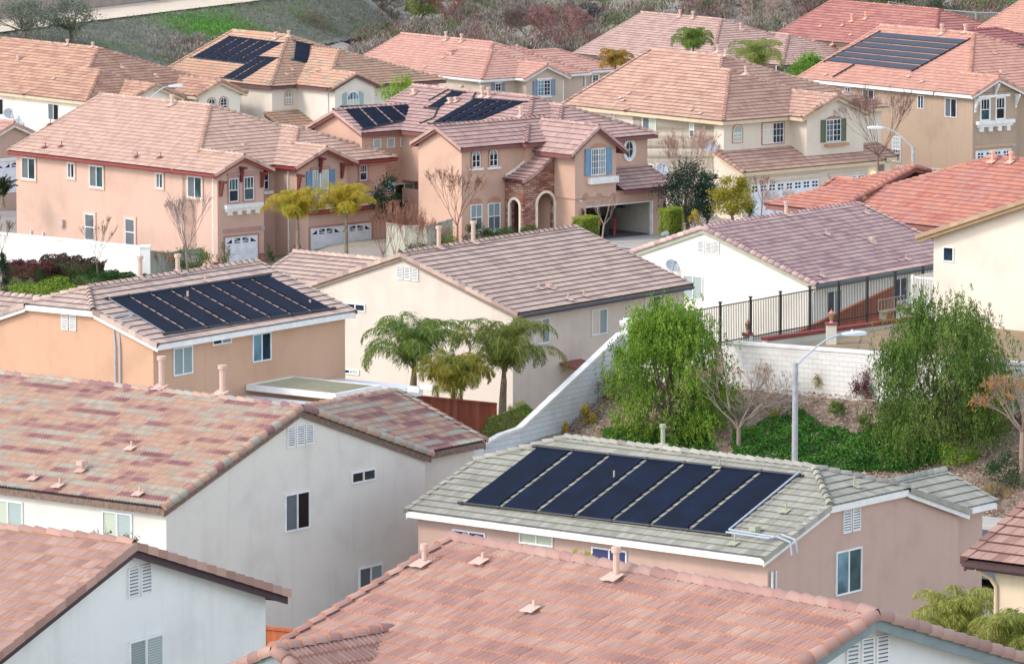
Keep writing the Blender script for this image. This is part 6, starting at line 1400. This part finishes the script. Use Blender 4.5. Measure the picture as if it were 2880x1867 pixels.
palm('large pale palm between cream house and dusty pink roof', 2130, 262, 368, 1.5, 2.9, 20, ('#5a6a34', '#83924a', '#a0a55c', '#66763a'), 'palm_pale2', .14, 14, (0, 0), 'palms below the dusty pink roof', 1.15)
palm('orange-tipped palm by the coral roof corner', 1730, 225, 378, .7, 1.7, 14, ('#5a6a34', '#a08a44', '#c08a3c', '#5a6a34'), 'palm_orange', .1, 15, (0, 0), 'palms below the dusty pink roof', 1.1)
palm('spiky dark cycad beside the garage at the left edge', 8, 580, 305, .3, 1.3, 16, ('#1d2c1c', '#2c4028'), 'cycad', .12, 17, (0, 0), None, .6, ll=.25)
# ---- bank planting
def bk(px_, py_): # point of the bank surface under a pixel
    o = Vector((0, 0, CAMZ)); r = at(px_, py_, 1.0) - o; lo, hi = 185., 225.
    for _ in range(30):
        m = (lo + hi) / 2; p = o + r * m; q = (p - SL).dot(SP) / 1.0; zb_ = bank(0, max(0, min(8.2, q))).z
        if p.z > zb_: lo = m
        else: hi = m
    return o + r * lo
tree('feathery bright green pepper tree on the bank beside the sloping wall', 0, 0, 0, 5.25, 2.15, ['#3c5c1a', '#5c7e26', '#86a63a', '#a2ba4c'], 'pepper_bright', n=66000, ls=.12, lw=.04, trunk=.06, clumps=95, squash=.8, droop=.5, full=1, base=bk(1885, 1238), name='pepper_tree', rough=.3, seed=4)
tree('big drooping olive green pepper tree on the bank below the balcony', 0, 0, 0, 5.5, 2.6, ['#30481e', '#4a6628', '#6f883a', '#93a656'], 'pepper_dark', n=80000, ls=.12, lw=.038, trunk=.06, clumps=115, squash=.8, droop=.65, full=1, base=bk(2650, 1262), name='pepper_tree', rough=.3, seed=9)
bare('leafless pale tree with a few amber pods behind the sage roof', 0, 0, 0, 3.9, 2.6, 5, PALEB, 240, r0=.085, seed=5, base=bk(2078, 1262), trunk=.22, n0=5)
bare('amber-leaved bare tree at the right edge above the chestnut roof', 0, 0, 0, 4.3, 2.3, 5, plain('tan_bark', '#a08a78', .9), 900, r0=.1, seed=6, base=bk(2873, 1372), trunk=.5, n0=5, lcols=('#b08a5c', '#c99a68', '#8a6444'))
SH = 'shrubs on the planted bank'
shrub('thin yellow-green shrub against the long white wall, right of the street lamp', 0, 0, 0, 1.0, 1.35, ['#6f7430', '#9aa04a', '#b08a4a', '#7c8438'], 'sh_yel', 1700, .09, group=SH, base=bk(2317, 1102))
shrub('maroon-leaved shrub against the long white wall', 0, 0, 0, 1.0, 1.4, ['#4a2430', '#6a3440', '#7c4a4a'], 'sh_mar', 2600, .08, group=SH, base=bk(2430, 1118))
shrub('small round bright green shrub on the mulch between lamp and pepper tree', 0, 0, 0, .75, .6, ['#4c6a24', '#6c8a34', '#3d5620'], 'sh_grn', 1500, .06, group=SH, base=bk(2352, 1166))
shrub('round dark green shrub at the left foot of the big pepper tree', 0, 0, 0, .9, .75, ['#39561f', '#56742a', '#2e471c'], 'sh_dgr', 1800, .06, group=SH, base=bk(2440, 1218))
shrub('low olive shrub at the foot of the bright pepper tree', 0, 0, 0, 1.1, .7, ['#4c5c24', '#6f7c34', '#3d4a20'], 'sh_olv', 1500, .07, group=SH, base=bk(1945, 1240))
shrub('yellow-flowered shrub on the mulch near the sloping wall', 0, 0, 0, .75, .9, ['#5c6a24', '#b0a034', '#c9a83c', '#4c5a20'], 'sh_ylf', 800, .08, group=SH, base=bk(1648, 1190))
shrub('little yellow shrub low beside the sloping wall', 0, 0, 0, .45, .7, ['#7c7c30', '#c9a83c', '#6a7430'], 'sh_ylf2', 350, .08, group=SH, base=bk(1588, 1232))
shrub('straggly dark vine climbing beside the sloping wall, left of the pepper tree', 0, 0, 0, 1.2, 1.6, ['#2f4220', '#4c5c2c', '#7c4a34', '#8a8a3c'], 'sh_vine', 1400, .08, group=SH, base=bk(1725, 1125))
shrub('bright lime shrub below the big pepper tree', 0, 0, 0, 1.5, 1.1, ['#5c7c20', '#7c9c30', '#94ac40'], 'sh_lime', 2200, .08, group=SH, base=bk(2690, 1308))
shrub('dark juniper mound at the right edge of the bank', 0, 0, 0, 1.8, 1.3, ['#1f3a24', '#2f5030', '#3f6038'], 'sh_jun', 3500, .07, group=SH, base=bk(2830, 1365), up=1.2)
shrub('tuft of dry straw-coloured grass at the foot of the bank', 0, 0, 0, 1.1, .75, ['#8a7a54', '#b09a70', '#9c8a64'], 'sh_str', 900, .3, group=SH, base=bk(2800, 1402), up=1.5, lw=.015)
shrub('dark red shrub against the white wall at the right edge', 0, 0, 0, 1.3, 1.6, ['#4a2a24', '#6a3c30', '#7c4c3c'], 'sh_red', 1400, .08, group=SH, base=bk(2868, 1130))
shrub('small yellow shrub in the ivy left of the street lamp', 0, 0, 0, .6, .7, ['#7c8034', '#a8a044', '#6a7430'], 'sh_yl3', 500, .07, group=SH, base=bk(2185, 1180))
def carpet(name, label, poly, n, cols, mat, ls=.1, hgt=.22, cat='ground cover', surf=bk):
    """leaf carpet over the part of a surface seen inside a pixel polygon"""
    xs_ = [p[0] for p in poly]; ys_ = [p[1] for p in poly]; C = []
    def inside(x, y):
        c = False; j = len(poly) - 1
        for i in range(len(poly)):
            xi, yi = poly[i]; xj, yj = poly[j]
            if (yi > y) != (yj > y) and x < (xj - xi) * (y - yi) / (yj - yi) + xi: c = not c
            j = i
        return c
    while len(C) < n:
        x, y = random.uniform(min(xs_), max(xs_)), random.uniform(min(ys_), max(ys_))
        if inside(x, y):
            p = surf(x, y); hh = hgt * (.5 + .5 * math.sin(x * .05) * math.cos(y * .11)) ; C.append((p.x, p.y, p.z + random.uniform(.0, 1) ** .5 * (.06 + hh)))
    C = np.array(C); D = rdir(n); D[:, 2] += .2
    o = leafcloud(name, C, ls, ls * .65, LMAT(mat, cols), None, D); tag(o, label, cat, kind='stuff'); return o
IV = ['#234a1c', '#386826', '#548632', '#7aa048']
carpet('ivy', 'dense dark green ivy spreading over the lower bank', [(2060, 1215), (2150, 1195), (2260, 1160), (2300, 1205), (2400, 1225), (2480, 1205), (2580, 1225), (2660, 1250), (2650, 1300), (2560, 1330), (2400, 1330), (2240, 1345), (2060, 1300)], 26000, IV, 'ivy', .11, .3)
carpet('ivy', 'patch of green ivy below the bright pepper tree, left of the bare tree', [(1690, 1215), (1860, 1205), (1990, 1235), (2020, 1275), (1860, 1265), (1700, 1245)], 6000, IV, 'ivy', .1, .25)
CH_ = []
for i in range(26000):
    q = random.uniform(0, 8.1); p = bank(random.uniform(.2, 32), q); CH_.append((p.x, p.y, p.z + random.uniform(.02, .1)))
Dc = RNG.normal(size=(len(CH_), 3)); Dc[:, 2] *= .3
o = leafcloud('wood_chips', np.array(CH_), .13, .05, LMAT('chips', ['#4f3c32', '#8f7866', '#c7b29c', '#7a6454', '#a8937e'], .0), None, Dc); tag(o, 'loose brown and pale wood chips strewn over the bank', 'mulch', kind='stuff')
def gsurf(px_, py_):
    o = Vector((0, 0, CAMZ)); r = at(px_, py_, 1.0) - o; t = 200.
    for _ in range(12):
        p = o + r * t; z = gnd(p.x, p.y); t = (z - CAMZ) / r.z
    return o + r * t
carpet('grass_clump', 'green grassy patch between the palms and the sloping wall', [(1325, 1195), (1420, 1165), (1480, 1140), (1500, 1160), (1460, 1200), (1400, 1225), (1330, 1240)], 6000, ['#6a8c40', '#8aa850', '#b0ac74', '#789848'], 'grassy', .16, .06, surf=lambda x, y: at(x, y, 209.5))
for i, (x, y, l) in enumerate(((1460, 1165, 'pale tuft of grass beside the right palm trunk'), (1352, 1190, 'straw grass tuft between the palms and the sloping wall'))): shrub(l, x, y, 210, .8, .6, ['#7c8c44', '#a8a864', '#c0b07c'], 'tuft', 500, .3, up=1.6, lw=.015, name='grass_tuft')
# ---- beside the peach house on the left
hy = math.radians(-47 + 180 - 90)
YH = H1.y + math.pi / 2
hedge('dark red-leaved hedge, left part below the white wall', 80, 842, 278, 2.9, 1.4, 1.9, YH, ['#43202a', '#5f2c34', '#6f3a3a', '#3a4a24'], 'hedge_red', 9000, .09, 'hedges below the white wall', .13)
hedge('dark maroon and green hedge, middle part below the white wall', 205, 835, 278, 4.0, 1.4, 2.0, YH, ['#3a2a2c', '#5a3038', '#3f4a2a', '#6a3a3a'], 'hedge_mar', 11000, .09, 'hedges below the white wall', .13)
hedge('dense green clipped hedge at the right, below the white wall', 262, 836, 276, 2.6, 1.2, 1.3, YH, ['#26401c', '#3a5a26', '#4c6c30'], 'hedge_grn', 8000, .08, 'hedges below the white wall', .1)
hedge('low green hedge running behind the terracotta house roof', 350, 826, 278, 3.4, 1.2, 1.0, YH, ['#26401c', '#3a5a26', '#55703a'], 'hedge_grn', 8000, .08, 'hedges below the white wall', .1)
tree('narrow dark cypress at the left edge', 10, 858, 270, 2.9, .3, ['#1c3620', '#2c4a2a'], 'cypress', n=5000, ls=.08, lw=.03, trunk=.03, clumps=40, rough=.5, name='cypress_tree', shape=3.)
carpet('ground_cover', 'lime green ground cover at the left edge below the red hedge', [(0, 815), (100, 800), (150, 775), (205, 790), (240, 830), (200, 850), (100, 865), (0, 868)], 7000, ['#55702a', '#7c9434', '#8aa040', '#466024'], 'lime_cover', .12, .2, surf=lambda x, y: at(x, y, 273.5 + (858 - y) * .05))
bare('slim bare sapling before the white wall at the left', 277, 800, 275, 3.3, .9, 4, BARK, r0=.035, seed=11, trunk=.4, n0=4)
bare('bare sapling at the far left edge above the wall', 8, 760, 280, 2.6, .8, 4, BARK, r0=.03, seed=12, trunk=.4, n0=4)
bare('round-headed leafless tree before the peach house corner', 528, 778, 286, 4.2, 1.3, 6, plain('grey_bark', '#93817e', .9), r0=.06, seed=13, trunk=.34, n0=6, minr=.006)
tree('leafy green shrub with staked trunk beside the bare tree', 540, 775, 287.5, 1.7, .9, ['#3a5424', '#5c7434', '#8a9444'], 'sh_mix', n=1800, ls=.11, lw=.06, trunk=.1, clumps=16, cat='shrub', name='shrub')
bare('thin reddish bush against the grey-green fence', 460, 785, 286, 1.5, .5, 4, REDB, 120, r0=.02, seed=15, cat='shrub', n0=5, trunk=.1, name='bare_shrub')
shrub('rose bush by the left garage door of the peach house', 632, 745, 288.5, .9, 1.3, ['#3c5426', '#5c7034', '#a0603c'], 'rose', 450, .1)
shrub('pink-flowered shrub at the base of the peach house garage', 752, 770, 289, 1.5, .6, ['#b0507c', '#c97a9c', '#3c5426', '#54702c'], 'pinkfl', 1500, .08, name='flower_bed')
shrub('rounded boxwood between the golden palms', 806, 752, 288.5, .9, .55, ['#4a6420', '#7c8c2c', '#3a501c'], 'sh_box', 1300, .07)
shrub('leafy dark bush beside the peach house entry', 762, 735, 290, .5, 1.0, ['#26401c', '#3a5a26'], 'hedge_grn', 700, .07)
# ---- garden of the middle peach house
bare('tall bare tree with dried buds before the sunlit gable of the middle house', 1287, 700, 288.5, 4.3, 1.5, 6, REDB, 500, r0=.05, seed=21, trunk=.3, n0=6, minr=.007, ls=.09, lcols=('#7c5c4c', '#8f6c58'))
RB_ = 'reddish leafless shrubs by the middle house fence'
for i, (x, y, h) in enumerate(((1075, 725, 2.4), (1118, 735, 3.0), (1160, 735, 2.5), (1205, 735, 2.1))):
    bare(('tall reddish leafless shrub, %s along the bent fence' % ('leftmost', 'second from the left', 'third from the left', 'rightmost')[i]), x, y, 284, h, .8, 4, plain('russet_twig', '#94695a', .9), 60, cat='shrub', r0=.03, seed=30 + i, trunk=.05, n0=7, up=1.4, name='bare_shrub', group=RB_)
shrub('green rose bush with white blooms among bare shrubs', 1180, 735, 284, 1.8, 1.1, ['#2f4a24', '#47602c', '#3a5226'], 'rosegreen', 2200, .09)
shrub('round glossy green shrub beside the bare budded tree', 1253, 700, 286, 1.2, 1.25, ['#2f4c1c', '#4c6c28', '#8a8a34', '#3a5a20'], 'sh_rnd', 2600, .08)
shrub('rose bush below the paired lower windows of the middle house', 1345, 675, 289.5, 1.4, 1.2, ['#26401f', '#3a5828', '#4c6434'], 'rose2', 1500, .1)
shrub('low dark shrub bed left of the stone entrance', 1415, 672, 289.5, 1.9, .8, ['#26401f', '#3a5828', '#55622c'], 'rose2', 1600, .09)
shrub('strappy plant with orange blooms before the stone pillar', 1492, 668, 288.5, 1.0, .9, ['#3a5828', '#4c7034', '#c07a4c'], 'strappy', 700, .25, up=1.4, lw=.03)
tree('dark green tree between the two peach houses', 1090, 640, 298, 2.9, .95, ['#142a1c', '#1f3a24', '#2c4a2c'], 'dark_tree', n=5000, ls=.12, lw=.07, trunk=.1, clumps=30)
hedge('boxy lime-topped hedge left of the open garage', 1647, 668, 288.5, 1.45, .9, 1.15, H2.y, ['#5c7420', '#8a9c2c', '#a8b040', '#4a6420'], 'hedge_lime', 5000, .06, 'clipped hedges at the garage')
hedge('tall boxy clipped hedge right of the open garage', 1888, 667, 291, 1.2, .9, 1.6, H2.y, ['#5c7420', '#7c8c2c', '#a0a838', '#4a6420'], 'hedge_lime', 6000, .06, 'clipped hedges at the garage')
bare('small pale bare tree in front of the open garage', 1693, 668, 286.5, 2.4, 1.0, 3, PALEB, r0=.045, seed=41, trunk=.3, n0=4)
bt = bmesh.new(); bmesh.ops.create_icosphere(bt, subdivisions=3, radius=.24)
for v in bt.verts: v.co *= 1 + .12 * math.sin(v.co.x * 17 + v.co.y * 9) ; v.co.z *= .8
o = objbm('garden_boulder', bt, plain('grey_rock', '#8c9296', .9), smooth=True); o.location = at(1872, 660, 288.5); tag(o, 'round grey stone at the foot of the tall clipped hedge', 'rock')
DK = 'dark trees between the middle and cream houses'
tree('wide dark green tree between the middle peach and cream houses', 1935, 640, 299, 3.6, 1.7, ['#13261c', '#1f3a2c', '#2f4a34'], 'dark_blue', n=9000, ls=.12, lw=.06, trunk=.08, clumps=45, group=DK)
tree('dark slender tree at the cream house wall', 1990, 635, 300, 3.2, .8, ['#1a3020', '#2c4630', '#44603c'], 'dark_grn2', n=4000, ls=.11, lw=.05, trunk=.08, clumps=30, group=DK)
bare('tall reddish leafless tree against the sunlit cream wall', 1935, 640, 303, 5.2, 1.4, 5, plain('rosy_twig', '#9c7c74', .9), 300, r0=.06, seed=43, trunk=.3, n0=6, lcols=('#7c5c4c', '#8f6c58'))
tree('golden green rounded tree before the cream house garage', 2062, 632, 290, 2.75, 1.15, ['#5c6420', '#8a8428', '#a89a34', '#6c7424'], 'gold_tree', n=8000, ls=.1, lw=.06, trunk=.18, clumps=42)
shrub('small yellow shrub below the dark trees', 1955, 632, 288, .8, .9, ['#8a8a2c', '#c0a034', '#6a7424'], 'sh_ylf', 500, .09)
shrub('dark green shrub right of the golden tree', 2105, 632, 291, 1.0, 1.5, ['#1f3a20', '#2f5028', '#4a5c34'], 'rose2', 1100, .09)
bare('frosty white leafless shrub before the wide white garage door', 2195, 628, 300, 2.0, 1.1, 5, plain('frost_twig', '#b5a9a4', .9), 300, cat='shrub', r0=.03, seed=44, trunk=.05, n0=9, name='bare_shrub', lcols=('#c0b4ac', '#a89c94'), ls=.07)
bare('young bare tree beside the golden tree', 2138, 632, 295, 2.6, .6, 4, REDB, 60, r0=.035, seed=45, trunk=.45, n0=4)
bare('reddish bare tree behind the cream house at the tan wall', 2470, 470, 322, 4.6, 1.8, 5, plain('brown_twig', '#7c5c54', .9), r0=.05, seed=46, trunk=.15, n0=8, up=1.0)
tree('light green willow between far-row houses, above the black solar mats', 1135, 345, 372, 3.4, 1.35, ['#5c7c24', '#84a034', '#9cb44c'], 'willow', n=7000, ls=.16, lw=.05, trunk=.2, clumps=40, droop=.8)
tree('bright green shrub tree left of the tan house', 2275, 262, 366, 2.6, 1.4, ['#4c7424', '#6c9434', '#84a844'], 'bright_sh', n=6000, ls=.14, lw=.07, trunk=.15, clumps=36)
shrub('low dark green shrub under the coral roof palm', 1790, 225, 376, 2.2, 1.7, ['#1f3c20', '#2f5a2c', '#44703a'], 'bright_dk', 2500, .14)
shrub('leafy twig tips showing above the bottom left roof ridge', 290, 1530, 140, .5, .55, ['#3a5a34', '#5c7c4c'], 'twigtip', 160, .07)
shrub('small leafy twigs above the ridge, left of the blinds window', 205, 1530, 140, .35, .4, ['#3a5a34', '#5c7c4c'], 'twigtip', 70, .07)
shrub('leaf sprigs above the ridge at the blinds window', 365, 1535, 140, .5, .4, ['#3a5a34', '#5c7c4c'], 'twigtip', 110, .07)
shrub('yellow-green spiky plant below the sage roof eave windows', 1640, 1600, 146, 1.0, .6, ['#8a9434', '#a8a844', '#b8a444'], 'spiky', 260, .22, up=1.6, lw=.02)
# ---- far brush
def far(px_, py_): # point of the flat far ground under a pixel
    o = Vector((0, 0, CAMZ)); r = at(px_, py_, 1.0) - o; t = 500.
    for _ in range(8): p = o + r * t; t = (gnd(p.x, p.y) - CAMZ) / r.z
    return o + r * t
FB = 'brush beyond the last row of houses'
for i, a in enumerate(((255 / 2.8, 112, 438, 2.6, 1.9, 'grey-green willow shrub over the dirt path, far left', ['#3c4a3a', '#55644c', '#6c7a60'], 2600), (70, 118, 436, 3.4, 2.6, 'sparse grey-green tree before the block wall, left of its twin', ['#545f4e', '#6c7664', '#8a8a74'], 4200), (200, 116, 440, 3.6, 2.4, 'sparse grey-green tree on the embankment edge, right of its twin', ['#50604e', '#687a66', '#84907a'], 4200))):
    if i == 0: continue
    tree(a[5], a[0], a[1], a[2], a[3], a[4], a[6], 'sparse_gg', n=a[7], ls=.2, lw=.08, trunk=.25, clumps=40, rough=.28)
tree('bright olive willow shrub at the top, left of the red one', 0, 0, 0, 3.8, 1.6, ['#5c7030', '#7c8c44', '#8f9058'], 'far_olive', n=5000, ls=.2, lw=.07, trunk=.1, clumps=40, base=far(1185, 62), shape=1.)
bare('rust-red leafless willow at the top beside the olive one', 0, 0, 0, 4.0, 1.6, 5, plain('rust_twig', '#9c5c50', .9), r0=.06, seed=52, trunk=.05, n0=14, up=1.3, base=far(1262, 66), minr=.02, name='bare_shrub', cat='shrub')
bare('pink-grey leafless tree in the brush above the coral roof', 0, 0, 0, 4.2, 2.6, 5, plain('rosegrey_twig', '#8f6a66', .9), r0=.07, seed=53, trunk=.1, n0=12, base=far(1575, 148), minr=.022)
bare('dark leafless tree in the brush left of the dusty pink roof', 0, 0, 0, 3.0, 1.6, 4, plain('dark_twig', '#5a5058', .9), r0=.06, seed=54, trunk=.1, n0=8, base=far(1645, 100), minr=.02)
bare('pale leafless tree above the dusty pink roof', 0, 0, 0, 3.4, 2.0, 5, PALEB, r0=.06, seed=55, trunk=.25, n0=8, base=far(1915, 45), minr=.018)
bare('pale branched dead tree between the dusty pink and red roofs', 0, 0, 0, 3.6, 2.2, 4, plain('pale_twig', '#a08a80', .9), r0=.07, seed=56, trunk=.1, n0=7, base=far(2140, 92), minr=.025)
bare('maroon leafless tree in the brush near the red roof', 0, 0, 0, 4.6, 2.6, 5, plain('maroon_twig', '#74484a', .9), r0=.07, seed=57, trunk=.1, n0=12, base=far(2275, 52), minr=.022)
bare('brownish leafless tree in the brush, centre left', 0, 0, 0, 3.4, 2.2, 5, plain('brown_twig2', '#74605a', .9), r0=.06, seed=58, trunk=.1, n0=12, base=far(1480, 120), minr=.02)
tree('rounded brown-grey shrub above the blended roof', 0, 0, 0, 2.8, 2.2, ['#5c5448', '#74685a', '#6c7050'], 'far_brown', n=4500, ls=.18, lw=.05, trunk=.1, clumps=40, base=far(875, 120), cat='shrub', name='shrub', rough=.4)
tree('dark olive shrub mass at the top beside the chain-link fence', 0, 0, 0, 3.4, 2.4, ['#3c4a30', '#55623c', '#6a6e48'], 'far_dolive', n=5000, ls=.18, lw=.08, trunk=.1, clumps=40, base=far(2485, 52), cat='shrub', name='shrub')
tree('dark green bush behind the tan house chimneys', 0, 0, 0, 3.0, 2.6, ['#2f3a2c', '#44503c', '#5a6048'], 'far_dark', n=5000, ls=.18, lw=.08, trunk=.1, clumps=40, base=far(2640, 92), cat='shrub', name='shrub')
tree('low orange-tinged bush right of the dark green bush', 0, 0, 0, 1.6, 1.8, ['#5c5a34', '#8a7434', '#6a6a40'], 'far_orange', n=2500, ls=.16, lw=.07, trunk=.1, clumps=24, base=far(2745, 96), cat='shrub', name='shrub')
tree('bright green grassy mound bush at the top right', 0, 0, 0, 1.6, 5.0, ['#3f7a2c', '#5c9434'], 'far_green', n=5000, ls=.2, lw=.06, trunk=.05, clumps=50, base=far(2830, 30), cat='shrub', name='shrub', squash=.5)
tree('dark bush at the very top above the brush', 0, 0, 0, 2.8, 1.8, ['#34402c', '#4c583c'], 'far_dark2', n=3000, ls=.18, lw=.08, trunk=.1, clumps=30, base=far(1400, 22), cat='shrub', name='shrub')
tree('orange autumn tree behind the block wall at the top left corner', 12, 30, 466, 3.5, 2.2, ['#8a6424', '#a87c2c', '#6a5a24'], 'autumn', n=3000, ls=.2, lw=.12, trunk=.2, clumps=30)
C = []; D = []
for i in range(900):
    while True:
        x, y = random.uniform(150, 2880), random.uniform(-60, 175)
        if x < 900 and y < 128 - x * .12: continue
        if 1000 < x < 1170 and y < 45: continue
        if math.sin(x * .011 + 1) * math.cos(y * .045 + x * .003) > .62: continue
        break
    p = far(x, y); w_ = random.uniform(.8, 2.6); h = random.uniform(.5, 2.2); k = 230
    v = RNG.normal(size=(k, 3)) * np.array([w_, w_, 0]) * .4; zz_ = RNG.uniform(0, 1, k) * h * np.exp(-(v[:, 0] ** 2 + v[:, 1] ** 2) / (w_ ** 2)); v[:, 2] = zz_
    C.append(v + np.array(p)); d_ = RNG.normal(size=(k, 3)) * .5; d_[:, 2] = np.abs(d_[:, 2]) + .7; D.append(d_)
def chunk(cs, ds, lab, cols, mat, ls, lw):
    o = leafcloud('brush', np.concatenate(cs), ls, lw, LMAT(mat, cols, .1), None, np.concatenate(ds)); tag(o, lab, 'brush', kind='stuff')
chunk(C[:500], D[:500], 'grey-lavender dry brush covering the far flat ground', ['#6f6a62', '#877e74', '#988b80', '#77745f'], 'brush_grey', .5, .09)
chunk(C[500:700], D[500:700], 'mauve-brown leafless brush scattered over the far ground', ['#6a5254', '#84685f', '#94786c'], 'brush_brown', .5, .09)
chunk(C[700:], D[700:], 'olive green low brush among the grey brush', ['#4c5a3c', '#66704c', '#7c8054'], 'brush_olive', .4, .1)
# grass tufts on the embankment
C = []
for i in range(26000):
    t = random.random() * .78; nm_ = 16 - 14 * t; n = random.uniform(.03, .95) * nm_; p = ep(t, n, -3.4 * min(1, n / nm_) ** 1.1 + random.uniform(0, .25)); C.append(p)
D_ = RNG.normal(size=(len(C), 3)) * .5; D_[:, 2] += 1
Cg = []
for i in range(9000):
    t, n = .42 + random.gauss(0, .035), 5 + random.gauss(0, 2.)
    nm_ = 16 - 14 * t
    if .5 < n < nm_: Cg.append(ep(t, n, -3.4 * min(1, n / nm_) ** 1.1 + random.uniform(0, .2)))
Dg = RNG.normal(size=(len(Cg), 3)) * .5; Dg[:, 2] += 1
o = leafcloud('fresh_grass', np.array(Cg), .3, .07, LMAT('freshgrass', ['#4c8a2c', '#62a038', '#7aa84a'], .1), None, Dg); tag(o, 'patch of fresh bright green grass on the far embankment', 'grass', kind='stuff')
o = leafcloud('wild_grass', np.array(C), .3, .05, LMAT('wildgrass', ['#6a6664', '#66704e', '#857e7a', '#5c7444', '#7a7472'], .1), None, D_); tag(o, 'mixed green and grey wild grass on the far embankment', 'grass', kind='stuff')
# pile of pale rocks at the top
rp = []; bt = bmesh.new()
V = []; F_ = []; ico = bmesh.new(); bmesh.ops.create_icosphere(ico, subdivisions=1, radius=1); iv = np.array([v.co[:] for v in ico.verts]); jf = np.array([[v.index for v in f.verts] for f in ico.faces])
c0 = far(1075, 30)
for i in range(420):
    x, y = random.gauss(0, 3.2), random.gauss(0, 4.5); z = max(0, 1.4 - (x * x / 12 + y * y / 26)) * random.uniform(.5, 1); s_ = random.uniform(.15, .5)
    R_ = np.array(Matrix.Rotation(random.uniform(0, 6), 3, (random.random(), random.random(), random.random() + .1))); V.append((iv * RNG.uniform(.75, 1.2, iv.shape)) @ R_ * s_ + np.array([c0.x + x, c0.y + y, c0.z + z])); F_.append(jf + i * len(iv))
o = mesh_np('rock_pile', np.concatenate(V), np.concatenate(F_), plain('pale_rock', '#cfc4b4', .9, scale=.6, var=.15)); tag(o, 'heap of pale broken rocks at the top, left of the willows', 'rocks', kind='stuff')
